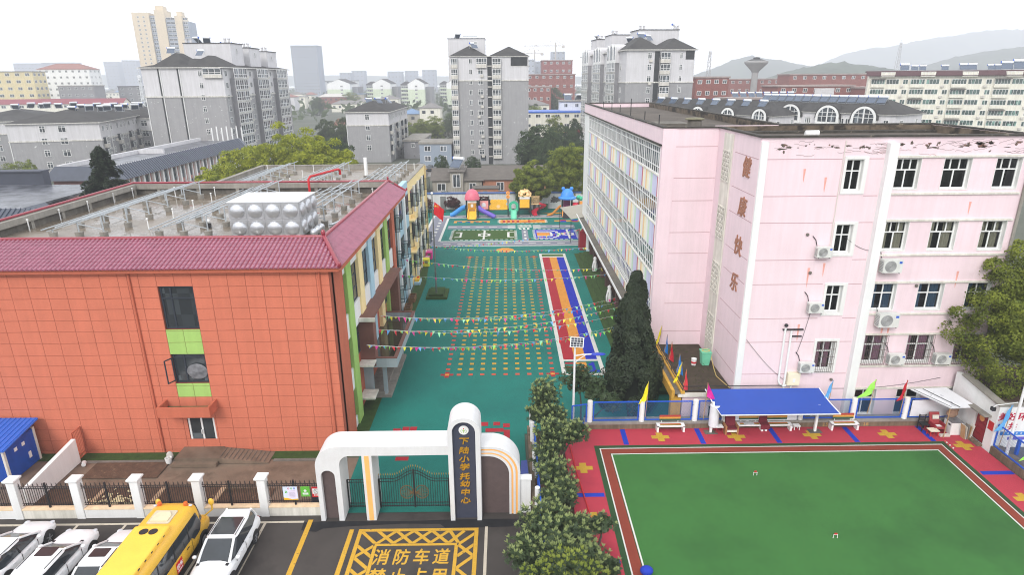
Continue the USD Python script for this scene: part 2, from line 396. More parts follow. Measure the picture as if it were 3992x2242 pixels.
def glyph(ch, h, slant=0.):
    """a character as a polygon about h tall, centred"""
    return affinity.skew(affinity.scale(GLYPH[ch], h / 92., h / 92., origin=(0, 0)), slant, 0, origin=(0, 0))

# ------------------------------------------------------------------ ground and yard
GROUND = mat('city_ground', (.085, .088, .07), .95, .35, .05, col2=(.06, .07, .045))
g = MB()
xs = np.r_[-1700, -900, -350, -100, 100, 350, 900, 1700]
for i in range(7):
    for j in range(2, 7):
        g.quad(*[A3(xs[p], max(-250, xs[q] + 150), -.06) for p, q in ((i, j), (i + 1, j), (i + 1, j + 1), (i, j + 1))])
struct('ground', g, GROUND)
ASPH = mat('asphalt', S(80, 74, 70, .7), .9, .12, .6, spots=(.35, .52, .7, S(62, 57, 54, .7)), bump=.003, bscale=60)
PATCH = mat('fresh_asphalt', (.012, .012, .014), .9, .3, 3)
struct('parking_lot', MB().flat(unary_union([rect(-60, -10, 3.0, 27.62), rect(-60, 27.62, 1.2, 28.2)]), -.02), ASPH)
lot = stage.GetPrimAtPath('/World/parking_lot')
TEAL = mat('teal_rubber', S(30, 124, 112, .8), .8, .1, .25, spots=(.12, .45, .75, S(26, 110, 102, .8)), spec=.25)
struct('school_yard', MB().flat(Polygon([(-9.15, 28.2), (1.05, 28.2), (1.05, 35.9), (10.6, 35.9), (13.5, 46), (13.5, 110.1), (-14.2, 110.1), (-14.2, 82.3), (-10.1, 82.3), (-9.9, 78), (-9.15, 68)]), 0), TEAL)
yard = stage.GetPrimAtPath('/World/school_yard')
TURF = mat('dark_turf', S(62, 88, 34, .7), .95, .25, 2.5, bump=.02, bscale=120)
struct('turf_strip', MB().flat(rect(-10.3, 34.2, -9.15, 83), -.004), TURF)
for i in range(3):
    struct('turf_step', MB().box(8.87 + .6 * i, 8.87 + .6 * i + (.6 if i < 2 else 3), 41, 80, -.03, .03 + .13 * i), TURF)
struct('turf_verge', MB().flat(rect(-31, 33.35, -10, 34.25), .01), TURF)
struct('turf_edge', MB().box(-13.8, -10.5, 107.5, 108.3, 0, .12), TURF)

PAINT = {k: mat('ground_' + k, tuple(.7 * q for q in c), .75, .06, 1.2, spec=.25) for k, c in dict(white=S(236, 234, 226), red=S(188, 44, 56), orange=S(240, 162, 66), yellow=S(226, 172, 58), coral=S(226, 98, 72), blue=S(36, 52, 190), grey=S(146, 148, 160), green=S(78, 112, 36), pitch=S(62, 96, 30)).items()}


def mark(name, col, poly, z, parent=yard, th=0):
    m = MB()
    if th:
        m.ext(poly, (0, 0, 0), X, Y, Z, z - .001, z + th)
    else:
        m.flat(poly, z)
    return obj(name, m, PAINT[col] if isinstance(col, str) else col, parent)


far = MB()
for r in range(36):
    for k, x in enumerate((-4.75, -3.82, -2.9, -2.0, -1.1, -.17, .76, 1.68, 2.6, 3.52)):
        y = 44.6 + .972 * r
        c = 'coral' if k in (0, 9) or r in (0, 35) else 'yellow'
        if k in (0, 9) and r in (0, 35):
            mark('cross_tile', 'red', unary_union([rect(x - .5, y - .15, x + .5, y + .15), rect(x - .17, y - .5, x + .17, y + .5)]), .004)
            c = 'orange'
        p = rect(x - .165, y - .16, x + .165, y + .16)
        if r < 30:
            mark('ground_tile', c, p, .008)
        else:
            far.flat(p, .008)
tag(obj('far_ground_tile', far, PAINT['yellow'], yard), kind='stuff')
# running lanes with start boxes
x0, x1, y0, y1 = 4.25, 7.68, 44.3, 80.1
for p in (rect(x0, y0, x0 + .33, y1), rect(x1 - .33, y0, x1, y1), rect(x0 + .33, y0, x1 - .33, y0 + .33), rect(x0 + .33, 46.88, x1 - .33, 47.2), rect(x0 + .33, y1 - .33, x1 - .33, y1), rect(x0 + .33, 78.3, x1 - .33, 78.75)):
    mark('lane_border', 'white', p, .004)
for i, c in enumerate(('red', 'orange', 'blue')):
    mark('running_lane', c, rect(4.58 + .923 * i, 47.2, 4.58 + .923 * (i + 1), 78.3), .004)
mark('lane_finish', 'green', rect(x0 + .33, 78.75, x1 - .33, y1 - .33), .004)
dig = {'red': [(0, 0, 1, .18), (0, .4, 1, .58), (0, .82, 1, 1), (.78, .18, 1, .82)], 'orange': [(0, 0, 1, .2), (0, .2, .24, .6), (0, .42, 1, .6), (.76, .6, 1, .82), (0, .8, 1, 1)], 'blue': [(0, 0, 1, .2), (.38, .2, .68, 1), (.1, .66, .38, .86)]}
for i, (c, b) in enumerate(dig.items()):
    mark('lane_number', c, unary_union([rect(4.65 + .9 * i + q[0] * .82, 44.85 + q[1] * 1.8, 4.65 + .9 * i + q[2] * .82, 44.85 + q[3] * 1.8) for q in b]), .004)
# oval, roads, pitches
b = unary_union([rect(-1.45 + d, 81.0 + i * .22 - .0, 1.0 - d, 81.22 + i * .22) for i, d in enumerate((.7, .45, .2, .1, 0, 0, .1, .2, .45, .7))])
mark('oval_patch', 'orange', b, .004)
mark('grey_lane', 'grey', rect(-12.2, 84.4, 13, 87.1), .003)
mark('grey_lane', 'grey', Polygon([(-12.2, 87.1), (-9.4, 87.1), (-9.4, 102.7), (-12.2, 102.7)]), .003)
mark('grey_lane', 'grey', rect(-12.2, 102.7, 13, 104.8), .003)
mark('grey_lane', 'grey', rect(-9.1, 94.85, 1.4, 97.2), .003)
mark('grey_lane', 'grey', rect(4.15, 94.85, 10.6, 97.2), .003)
mark('grey_lane', 'grey', rect(2.28, 87.1, 3.2, 94.0), .003)
for p in (rect(-12.2, 84.2, 13, 84.5), rect(-9.4, 86.85, 13, 87.2), rect(-12.3, 87.2, -11.95, 104.9), rect(-9.75, 87.2, -9.4, 102.7), rect(-11.95, 104.5, 13, 104.9), rect(-9.4, 102.6, 13, 103.0)):
    mark('road_edge_line', 'white', p, .007)
for k in range(12):
    mark('white_dash', 'white', rect(-8.9 + 2.0 * k, 85.55, -7.85 + 2.0 * k, 85.85), .007)
    mark('white_dash', 'white', rect(-10.3 + 2.0 * k, 103.6, -9.3 + 2.0 * k, 103.85), .007)
for k in range(5):
    mark('white_dash', 'white', rect(-9.0 + 2.1 * k, 95.9, -7.75 + 2.1 * k, 96.2), .007)
    if k < 3:
        mark('white_dash', 'white', rect(4.2 + 2.1 * k + .8, 95.9, 5.4 + 2.1 * k + .8, 96.2), .007)
        mark('white_dash', 'white', rect(2.58, 88 + 2 * k, 2.9, 89 + 2 * k), .007)
for k in range(7):
    mark('white_dash', 'white', rect(-10.9, 88.2 + 2.1 * k, -10.45, 89.0 + 2.1 * k), .007)
for x in (.2, 4.1):
    for k in range(3):
        mark('crossing_bar', 'white', rect(x, 95.0 + .8 * k, x + 1.2, 95.4 + .8 * k), .009)
for i in range(6):
    for j in range(6):
        if (i + j) % 2 == 0:
            mark('checker_tile', 'white', rect(1.75 + .36 * i, 95.1 + .4 * j, 2.11 + .36 * i, 95.5 + .4 * j), .007)
for k in range(3):
    mark('checker_tile', 'white', rect(1.95 + .6 * k, 94.1, 2.3 + .6 * k, 95.0), .007)


def edged(x0, x1, y0, y1, col):
    mark('pitch_field', col, rect(x0, y0, x1, y1), .005)
    n = int((x1 - x0) / .72)
    for i in range(n):
        for y in (y0 - .12, y1 - .12):
            mark('edge_tile', 'white', rect(x0 + i * .72, y, x0 + i * .72 + .4, y + .26), .009)
    for i in range(int((y1 - y0) / .72)):
        for x in (x0 - .2, x1 - .2):
            mark('edge_tile', 'white', rect(x, y0 + .25 + i * .72, x + .42, y0 + .6 + i * .72), .009)


edged(-8.1, 1.35, 87.9, 93.95, 'pitch')
L = lambda *r: unary_union([rect(*q) for q in r])
mark('pitch_line', 'white', L((-3.45, 88, -3.15, 93.8)), .009)
mark('pitch_line', 'white', L((-4.2, 90.2, -3.8, 91.5), (-2.8, 90.2, -2.4, 91.5), (-3.8, 91.4, -2.8, 91.8), (-3.8, 89.9, -2.8, 90.3)).difference(rect(-3.45, 88, -3.15, 93.8)), .009)
mark('pitch_line', 'white', L((-7.6, 89.3, -6.6, 89.65), (-7.6, 92.2, -6.6, 92.55), (-6.9, 89.65, -6.6, 92.2)), .009)
mark('pitch_line', 'white', L((.1, 89.3, 1.1, 89.65), (.1, 92.2, 1.1, 92.55), (.1, 89.65, .45, 92.2)), .009)
edged(4.1, 10.4, 87.9, 94.05, 'blue')
mark('court_key', 'orange', rect(4.5, 90.1, 6.4, 91.9), .009)
mark('pitch_line', 'white', L((4.5, 89.6, 6.7, 89.95), (4.5, 92.05, 6.7, 92.4), (6.45, 89.95, 6.8, 92.05)), .009)
mark('pitch_line', 'white', L((4.5, 88.5, 6.8, 88.85), (4.5, 93.1, 6.8, 93.45), (6.8, 88.8, 7.3, 89.4), (6.8, 92.6, 7.3, 93.2), (7.3, 89.3, 7.7, 90.3), (7.3, 91.7, 7.7, 92.7), (7.6, 90.2, 8.0, 91.8)), .009)
mark('pitch_line', 'white', L((9.0, 88.1, 9.3, 93.9), (8.3, 90.3, 8.7, 91.7), (9.6, 90.3, 10.0, 91.7), (8.6, 91.5, 9.7, 91.9), (8.6, 90.1, 9.7, 90.5)), .009)
edged(-1.2, 6.4, 98.8, 101.2, 'orange')
mark('maze_line', 'red', L(*[(-.6 + .75 * k, 99.2, -.2 + .75 * k, 100.8) for k in range(4)], *[(2.6 + .9 * k, 99.3 + .5 * (k % 3), 3.9 + .9 * k, 99.6 + .5 * (k % 3)) for k in range(3)], (3.5, 99.3, 3.8, 100.8), (5.5, 100.3, 6.2, 100.8)), .009)
mark('bar_strip', 'orange', L((-8.45, 100.1, -2.65, 100.5), *[(-8.45 + 1.33 * k, 99.1 if k in (0, 2, 4) else 99.5, -7.95 + 1.33 * k, 100.1) for k in range(5)]), .005)
for k, c in enumerate(('blue', 'blue', 'red', 'red')):
    mark('ground_dot', c, Point(-7.4 + 1.35 * k, 99.75).buffer(.26, 8), .005)
for k, (c, y) in enumerate((('orange', 99.6), ('red', 100.1), ('blue', 99.2), ('orange', 99.6), ('blue', 100.1), ('red', 99.2), ('orange', 99.6))):
    kx = (0, 1, 1, 2, 3, 3, 4)[k]
    mark('bar_tile', c, rect(7.75 + .95 * kx, y, 8.7 + .95 * kx, y + .85), .005)
mark('sand_curve', 'orange', Polygon([(6, 106.6), (10.6, 106.9), (10, 105.6), (8, 105.9)]), .005)
mark('red_block', 'red', rect(-2.55, 37.0, -2.0, 37.5), .006)
for p in ((-1.85, 36.9, -1.35, 37.4), (-1.0, 36.95, -.55, 37.4), (-.35, 36.7, .1, 37.2), (-1.5, 36.15, -.3, 36.6), (-.3, 35.4, .1, 36.4), (-7.6, 36.2, -7.1, 36.7), (-7.0, 36.35, -6.55, 36.9), (-6.5, 36.35, -6.05, 36.9), (-6.9, 33.0, -6.1, 33.4)):
    mark('red_block', 'red', rect(*p), .006)

# car park markings
YP = mat('road_yellow', S(232, 180, 58, .7), .8, .1, 3, spots=(3., .60, .72, S(120, 104, 78, .6)))
WP = mat('road_white', S(222, 210, 190, .7), .8, .1, 3, spots=(3., .58, .72, S(130, 120, 110, .6)))
pm = lambda name, m, p, z=-.014: mark(name, m, p, z, lot)
pm('fresh_patch', PATCH, Polygon([(-10.75, 27.5), (-10.7, 26.9), (-9.9, 26.75), (-9.6, 27.0), (-8.3, 27.15), (-5.5, 27.3), (-3.6, 27.25), (-3.3, 26.95), (-1.0, 26.95), (.5, 27.0), (2.2, 26.9), (2.4, 27.55), (-1.2, 27.6), (-3.1, 27.58), (-5.6, 27.5), (-8.2, 27.55), (-9.8, 27.55)]), -.017)
pm('yellow_line', YP, Polygon([(-10.55, 27.7), (-10.3, 27.7), (-10.15, 20), (-10.4, 20)]))
pm('yellow_line', YP, rect(-8.2, 20, -7.97, 26.9))
pm('white_line', WP, rect(-1.25, 20, -1.1, 27.0))
for x in (-12.75, -15.2, -17.7, -20.0, -22.5, -25.0):
    pm('white_line', WP, rect(x - .07, 21, x + .07, 27.47))
pm('white_line', WP, rect(-32, 27.47, -10.75, 27.62))
for p in (rect(-7.72, 26.72, -1.58, 26.92), rect(-7.72, 20, -7.52, 26.72), rect(-1.78, 20, -1.58, 26.72), rect(-6.7, 25.66, -2.6, 25.82), rect(-6.75, 20, -6.58, 25.66), rect(-2.72, 20, -2.55, 25.66)):
    pm('yellow_line', YP, p)


def stroke(a, b, w=.09):
    return LineString([a, b]).buffer(w, cap_style=2)


zz = [(-7.5, 26.7), (-6.65, 25.8), (-5.75, 26.75), (-4.85, 25.8), (-3.95, 26.75), (-3.05, 25.8), (-2.3, 26.7)]
z2 = [(-6.7, 26.75), (-5.8, 25.85), (-4.85, 26.75), (-3.95, 25.85), (-3.05, 26.75), (-2.55, 25.85)]
pm('yellow_hatch', YP, unary_union([stroke(*q) for q in zip(zz, zz[1:])] + [stroke(*q) for q in zip(z2, z2[1:])]).intersection(rect(-7.52, 25.83, -1.79, 26.71)), -.01)
za = [(-6.7, 25.7), (-7.55, 24.9), (-6.7, 24.1), (-7.55, 23.3), (-6.7, 22.5)]
zb = [(-7.5, 26.6), (-6.7, 25.7), (-7.55, 24.9)]
pm('yellow_hatch', YP, unary_union([stroke(*q) for q in zip(za, za[1:])] + [stroke((-7.55, 25.7), (-6.7, 24.9)), stroke((-7.55, 24.1), (-6.7, 23.3))]).intersection(rect(-7.51, 22, -6.76, 25.9)), -.01)
zc = [(-2.55, 25.7), (-1.75, 24.9), (-2.55, 24.1), (-1.75, 23.3)]
pm('yellow_hatch', YP, unary_union([stroke(*q) for q in zip(zc, zc[1:])] + [stroke((-1.75, 25.7), (-2.55, 24.9)), stroke((-1.75, 26.5), (-2.5, 25.75))]).intersection(rect(-2.54, 22, -1.79, 26.7)), -.01)
for row, y in (('消防车道', 25.0), ('禁止占用', 23.72)):
    for k, ch in enumerate(row):
        pm('road_character', YP, affinity.translate(affinity.scale(glyph(ch, 1.02, 4), .74, 1, origin=(0, 0)), -6.2 + .97 * k, y))

# planting beds behind the railing
SOIL = mat('bare_soil', S(98, 74, 58, .85), .95, .3, 2.2, bump=.05, bscale=14, spots=(3., .6, .75, S(128, 104, 82)))
PAVE = mat('wet_concrete_path', S(128, 110, 94, .85), .55, .2, .5, spots=(.7, .5, .68, S(102, 88, 74, .85)), bump=.003)
struct('concrete_path', MB().flat(rect(-32, 28, -9.15, 33.4), -.03), PAVE)
for p in (rect(-24.9, 31.5, -20.5, 33.1), rect(-26, 28.3, -23, 30.6), rect(-22.7, 28.3, -19.7, 30.6), rect(-19.4, 28.3, -16.3, 30.6), rect(-16.0, 28.3, -13.2, 30.4)):
    q = MB().flat(p, .03)
    struct('soil_bed', q, SOIL)
for p in ((-22.98, -22.72), (-19.68, -19.42), (-16.28, -16.02)):
    struct('bed_edging', MB().box(*p, 28.3, 30.6, -.03, .09), mat('edging', S(176, 148, 120), .9, .15, 2))
m = MB()
for i in range(110):
    a = RNG.normal(0, .42, 2)
    m.ball((-21.6 + a[0] * 1.4, 29.4 + a[1], .06), RNG.uniform(.04, .11, 3) * (1, 1, .7), 0)
stuff('broken_stone', m, mat('rubble', S(214, 200, 160), .9, .15, 4), 'heap of pale broken stones on the soil behind the railing', 'stones')
m = MB()
for i in range(260):
    a = A3(RNG.uniform(-16.0, -13.5), RNG.uniform(30.0, 30.7), .03)
    d = RNG.normal(0, 1, 3)
    m.quad(a, a + d * .04 + Z * .08, a + d * .1 + Z * .16)
stuff('weeds', m, leafmat('weed_leaf', (.03, .06, .01), (.07, .14, .02), (.14, .22, .04)), 'low green weeds along the soil bed behind the railing', 'weeds')
m = MB()
for k in range(100):
    m.box(-26 + .058 * k, -25.97 + .058 * k, 33.12, 33.36, -.02, .02)
    m.box(-14.3 + .045 * k, -14.275 + .045 * k, 33.12, 33.36, -.02, .02)
tag(obj('drain_grating', m, CONC), 'ribbed drain grating along the foot of the orange wall', 'drain')

# ------------------------------------------------------------------ orange school building
ORN = mat('orange_panel', (.58, .165, .095), .75, .05, .5, streak=.07)
ORN_J = mat('panel_joint', (.22, .06, .035), .9, .1, 1)
ORN_D = mat('orange_render', (.50, .13, .07), .8, .06, .5, streak=.08)
LIME = mat('lime_render', S(164, 200, 108, .9), .75, .05, .5, streak=.05)
YELW = mat('pale_yellow_render', S(240, 216, 160), .75, .05, .5, streak=.06)
SKYB = mat('pale_blue_render', S(168, 200, 216), .75, .05, .5, streak=.06)
BROWN = mat('brown_cladding', S(118, 78, 68), .6, .12, .6, streak=.1)
NAVYF = mat('dark_window_frame', (.028, .034, .045), .4, .1, 1)
TILE = mat('glazed_roof_tile', S(146, 84, 104), .24, .12, 1.2, spec=.8, spots=(2., .5, .75, S(126, 66, 86)))
TILEC = mat('red_ridge_tile', S(138, 42, 56), .3, .1, 1, spec=.6)
DECK = usdkit.material(stage, '/World/Looks/wet_roof_deck', {
    'g': ('geometry', {}), 'n': ('noise_texture', {'scale': .22, 'detail': 7.0, 'roughness': .65}), 'r': ('rgb_ramp', {'ramp': [(.35, S(92, 82, 70, .8)), (.5, S(132, 120, 106, .8)), (.7, S(165, 156, 146, .8))]}),
    'q': ('rgb_ramp', {'ramp': [(.4, (.04, .04, .04)), (.56, (.45, .45, .45))]}), 'p': ('principled_bsdf', {'specular_ior_level': .6})},
    [('g.position', 'n.vector'), ('n.fac', 'r.fac'), ('n.fac', 'q.fac'), ('r.color', 'p.base_color'), ('q.color', 'p.roughness')], surface='p.BSDF')
sb = thing('school_building', 'orange panelled school building with red tiled roof edge and a flat wet roof', 'building', (-22, 46, 0))
YF, XE = 34.2, -9.95
holes = [rect(-19.86, 8.24, -17.88, 10.87), rect(-19.86, 4.76, -17.88, 6.66), rect(-19.62, .4, -17.98, 2.5)]
wall = Polygon([(-34.5, -.05), (XE, -.05), (XE, 11.8), (-34.5, 11.8)]).difference(unary_union(holes))
fw = obj('front_wall', MB().ext(wall, (0, YF, 0), X, Z, -Y, -.35, 0), ORN_J, sb)
cols = [-10.09, -10.83, -11.85, -12.86, -13.86, -14.84, -15.86, -16.88, -17.87, -18.87, -19.87, -20.86, -21.5, -22.02, -23.04, -24.05, -25.07, -26.13, -27.18, -28.21, -29.05, -30.1, -31.2, -32.3, -33.4, -34.4]
rows = [-.04, .22, .95, 1.68, 2.39, 3.10, 3.85, 4.6, 5.3, 5.98, 6.64, 7.42, 8.15, 8.84, 9.52, 10.18, 10.85, 11.52, 11.8]
rest, cnt, gap = MB(), 0, .012
hu = unary_union(holes)
for i in range(len(cols) - 1):
    for j in range(len(rows) - 1):
        p = rect(cols[i + 1] + gap, rows[j] + gap, cols[i] - gap, rows[j + 1] - gap).difference(hu.buffer(.01, join_style=2))
        strip = cols[i] <= -17.8 and cols[i + 1] >= -19.9
        green = strip and (6.6 <= rows[j] < 8.2 or 3.4 <= rows[j] < 4.75)
        if p.area < .05:
            continue
        for q in getattr(p, 'geoms', [p]):
            if q.area < .03:
                continue
            x0_, z0_, x1_, z1_ = q.bounds
            m = (rest if cnt >= 290 and not green else MB()).box(x0_, x1_, YF - .024, YF + .002, z0_, z1_)
            if m is not rest:
                obj('panel' if not green else 'lime_panel', m, LIME if green else ORN, fw)
                cnt += 1
if rest.n:
    tag(obj('far_panel', rest, ORN, fw), kind='stuff')
obj('corner_pier', MB().box(XE - .8, XE, YF + .001, 36.5, 0, 11.75), ORN_D, sb)
obj('back_walls', MB().box(-34.5, -34.1, YF + .36, 58.5, 0, 13).box(-34.1, -10.4, 58.2, 58.5, 0, 12.9), CONC_D, sb)
obj('dark_core', MB().box(-34, -10.75, 35.5, 58, 0, 11.7), INNER, sb)
# windows of the front
for (x0, z0, x1, z1), vs, hs in ((( -19.86, 8.24, -17.88, 10.87), ((.3, 0, 1),), (.72,)), ((-19.86, 4.76, -17.88, 6.66), ((.34, 0, 1),), (.88,))):
    window(sb, (x0 + .02, YF + .2, z0 + .02), X, -Y, x1 - x0 - .04, z1 - z0 - .04, .09, vs, hs, .1, NAVYF, PANE)
f = obj('open_sash', bars(MB(), A3(-19.8, YF - .02, 4.95), unit(A3(-.45, -1, 0)), Z, unit(A3(-1, .45, 0)), .55, 1.5, .06, (), (), 0, .05), NAVYF, sb)
obj('cloth_bundle', MB().ball((-18.5, YF + .06, 5.5), (.62, .05, .5), 2), mat('grey_plastic', (.16, .16, .17), .35, .5, 3), sb)
d = obj('door', bars(MB(), A3(-19.6, YF + .1, .42), X, Z, -Y, 1.6, 2.06, .1, (.5,), (), 0, .07), WHITE, sb)
obj('pane', MB().quad(A3(-19.5, YF + .08, .5), A3(-18.1, YF + .08, .5), A3(-18.1, YF + .08, 2.4), A3(-19.5, YF + .08, 2.4)), PANE, d)
obj('handle', MB().box(-18.86, -18.83, YF - .06, YF + .02, 1.3, 1.6).box(-18.76, -18.73, YF - .06, YF + .02, 1.3, 1.6), STEELW, d)
tr = obj('door_canopy', MB().box(-20.7, -17.6, 33.1, 33.2, 3.05, 3.7).box(-20.7, -20.58, 33.2, YF - .03, 3.05, 3.7).box(-17.72, -17.6, 33.2, YF - .03, 3.05, 3.7).box(-20.58, -17.72, 33.2, YF - .03, 3.05, 3.2), ORN_D, sb)
obj('mossy_water', MB().box(-20.58, -17.72, 33.2, YF - .03, 3.2, 3.24), mat('moss', S(88, 88, 58), .5, .4, 2), tr)
for x in (-21.35, -10.63):
    obj('drain_pipe', MB().tube([(x, YF - .09, 11.8), (x, YF - .09, .1)], .06, 10), ORN_D, sb, smooth=40)
# court side: pillars, spandrels and windows
pil = [(37.4, LIME), (40.7, YELW), (44.0, SKYB), (47.25, YELW), (50.4, LIME), (53.75, ORN_D)]
for k, (y, mm) in enumerate(pil):
    obj('pillar', MB().box(-10.3, -9.95, y, y + 1.22, 0 if k in (0, 4, 5) else 2.9, 11.62), mm, sb)
ys = [36.5] + [v for y, _ in pil for v in (y, y + 1.22)]
for k in range(6):
    a, b = ys[2 * k], ys[2 * k + 1]
    for z0, z1 in ((0, .67), (2.7, 4.13), (6.3, 7.9), (10.6, 11.62)):
        if k in (1, 2, 3, 4) and z0 < 4:
            continue
        obj('white_spandrel', MB().box(-10.3, -10.06, a + .005, b - .005, z0, z1), WHITE, sb)
    for z0, z1 in ((.67, 2.7), (4.13, 6.3), (7.9, 10.6)):
        if k in (1, 2, 3, 4) and z0 < 4 or k in (2, 3) and z0 < 7:
            continue
        window(sb, (-10.24, a + .02, z0), Y, X, b - a - .04, z1 - z0, .07, (.5,), (.33, .66) if z1 - z0 > 2.5 else (.6,), .07, NAVYF, PANE)
obj('court_wall', MB().box(-10.6, -10.245, 36.55, 55, 0, 11.6), ORN_D, sb)
obj('fascia', MB().box(-34.5, -9.4, 33.78, YF - .03, 11.78, 12.02).box(-9.86, -9.4, YF - .03, 58.6, 11.66, 12.02), ORN_D, sb)
obj('soffit', MB().box(-34.5, -9.9, YF - .03, YF, 11.8, 11.9), ORN_D, sb)
# roof edge: two tiled slopes
ex, ey, ez, rx, ry, rz_ = -9.28, 33.62, 12.03, -10.95, 36.9, 13.0
roof = obj('tiled_roof', MB().quad(A3(-34.6, ey, ez), A3(ex, ey, ez), A3(rx, ry, rz_), A3(-34.6, ry, rz_)).quad(A3(ex, ey, ez), A3(ex, 58.6, ez), A3(rx, 58.6, rz_), A3(rx, ry, rz_)), TILEC, sb)


def roll(a, b, w, courses):
    """a tile roll from the eave a to the ridge b: overlapping half-round covers"""
    m, d = MB(), b - a
    L = np.linalg.norm(d)
    d = d / L
    s = unit(np.cross(d, Z))
    n = np.cross(s, d)
    n = n if n[2] > 0 else -n
    for k in range(courses):
        t0, t1 = k / courses * L, (k + 1) / courses * L
        P = []
        for t, hh in ((t0, 1.0), (t1, .72)):
            for c, h in ((-1, 0), (-.62, .75), (0, 1), (.62, .75), (1, 0)):
                P.append(a + d * t + s * c * w / 2 + n * (h * w * .5 * hh + .004))
        m.add(P, [[0, 1, 6, 5], [1, 2, 7, 6], [2, 3, 8, 7], [3, 4, 9, 8]])
        m.add(P[:5], [[0, 1, 2], [0, 2, 3], [0, 3, 4]])
    return m


p = .262
n = int((34.6 + ex) / p)
for k in range(n):
    x = ex - .15 - p * k
    t = min(1, (ex - x) / (ex - rx))
    if t > .08 and x > -33:
        obj('tile_roll', roll(A3(x, ey, ez), A3(x, ey + (ry - ey) * t, ez + (rz_ - ez) * t), .2, max(1, round(9 * t))), TILE, roof)
p = .2
for k in range(int((58.6 - ey) / p) - 1):
    y = ey + .15 + p * k
    t = min(1, (y - ey) / (ry - ey))
    if t > .08:
        obj('tile_roll', roll(A3(ex, y, ez), A3(ex + (rx - ex) * t, y, ez + (rz_ - ez) * t), .15, max(1, round(4 * t))), TILE, roof)
cap = lambda a, b, r=.11: MB().tube([a, b], r, 8)
obj('ridge_cap', cap((-34.6, ry, rz_ + .05), (rx, ry, rz_ + .05)), TILEC, roof, smooth=50)
obj('ridge_cap', cap((rx, ry, rz_ + .05), (rx, 58.6, rz_ + .05)), TILEC, roof, smooth=50)
obj('hip_cap', cap((ex - .02, ey + .02, ez + .08), (rx, ry, rz_ + .1), .12), TILEC, roof, smooth=50)
obj('hip_cap', cap((ex, 58.6, ez + .06), (rx, 58.6, rz_ + .1), .1), TILEC, roof, smooth=50)
obj('hip_finial', MB().ball((rx, ry - .05, rz_ + .3), (.14, .14, .2), 1).ball((ex + .02, ey, ez + .22), (.1, .1, .16), 1).ball((rx, 58.65, rz_ + .28), (.1, .12, .18), 1).ball((ex, 58.7, ez + .2), (.08, .1, .15), 1), TILEC, roof)
obj('parapet_cap', cap((-34.3, 37, 13.06), (-34.3, 58.4, 13.06), .1), TILEC, sb, smooth=50)
obj('parapet_cap', cap((-34.3, 58.35, 13.06), (rx, 58.35, 13.06), .1), TILEC, sb, smooth=50)
obj('roof_deck', MB().box(-34.1, -10.9, 36.4, 58.2, 11.86, 12.0), DECK, sb)
obj('front_parapet', MB().box(-34.1, -11.0, 36.75, 36.95, 12, 12.98).box(-11.15, -11.0, 36.95, 58.2, 12, 12.98), CONC, sb)
obj('parapet_beam', MB().box(-34.12, -33.8, 37, 58.2, 12.55, 12.98).box(-33.8, -11.2, 57.9, 58.22, 12.55, 12.98), CONC, sb)
for k in range(7):
    obj('parapet_post', MB().box(-34.1, -33.85, 37.8 + 3.3 * k, 38.1 + 3.3 * k, 12.0, 12.55), CONC, sb)
    if k < 6:
        obj('parapet_post', MB().box(-32 + 3.6 * k, -31.7 + 3.6 * k, 57.95, 58.2, 12.0, 12.55), CONC, sb)
# blue and yellow block behind
for y0, y1, mm, nm in ((55.0, 67.0, SKYB, 'blue_wall'), (67.0, 82.2, YELW, 'yellow_wall')):
    obj(nm, MB().box(-11.0, -10.5, y0, y1, 0, 11.75 if y1 < 70 else 11.5), mm, sb)
obj('rear_wall', MB().box(-31.4, -11, 81.8, 82.2, 0, 11.5).box(-31.4, -31.0, 58.5, 81.8, 0, 11.5), CONC, sb)
obj('low_roof_deck', MB().box(-31, -11, 58.5, 81.8, 10.85, 11.0), DECK, sb)
obj('low_parapet_cap', MB().box(-31.45, -10.45, 81.75, 82.25, 11.5, 11.58).box(-31.45, -30.95, 58.5, 81.75, 11.5, 11.58).box(-11.05, -10.45, 67.0, 81.75, 11.505, 11.58), CONC, sb)
for y0, y1 in ((59.1, 59.7), (63.2, 63.9), (70.6, 71.3), (74.1, 74.8), (77.9, 78.5)):
    obj('white_pilaster', MB().box(-10.52, -10.3, y0, y1, 0, 10.6), WHITE, sb)
for z0, z1 in ((1.6, 3.45), (4.95, 6.95), (8.5, 10.4)):
    for y0, y1 in ((56.3, 58.7), (60.2, 62.8), (64.5, 66.8), (68.6, 70.4), (71.6, 73.8), (75.2, 77.6), (79.2, 81.0)):
        window(sb, (-10.5, y0, z0), Y, X, y1 - y0, z1 - z0, .07, (.5,), (.3,), .05, NAVYF, PANE)
        for yy, a in ((y0 + .2, 62), (y0 + .55 * (y1 - y0), 70)):
            if PY.random() < .8:
                u_ = A3(math.sin(math.radians(a)), math.cos(math.radians(a)) , 0)
                n_ = A3(u_[1], -u_[0], 0)
                o_ = A3(-10.44, yy, z0 + .1)
                w_, h_ = .72, z1 - z0 - .5
                s_ = obj('open_sash', bars(MB(), o_, u_, Z, n_, w_, h_, .055, (), (), 0, .06), NAVYF, sb)
                obj('pane', MB().quad(o_ + n_ * .03, o_ + n_ * .03 + u_ * w_, o_ + n_ * .03 + u_ * w_ + Z * h_, o_ + n_ * .03 + Z * h_), GLASS, s_)
for z in (3.75, 7.3):
    obj('ledge_box', MB().box(-10.5, -9.95, 66.9, 68.3, z, z + .15).box(-10.5, -10.0, 68.3, 70.2, z - .1, z + .5), YELW, sb)
obj('rain_pipe', MB().tube([(-10.42, 82.0, 11.4), (-10.42, 82.0, .1)], .09, 8), YELW, sb)
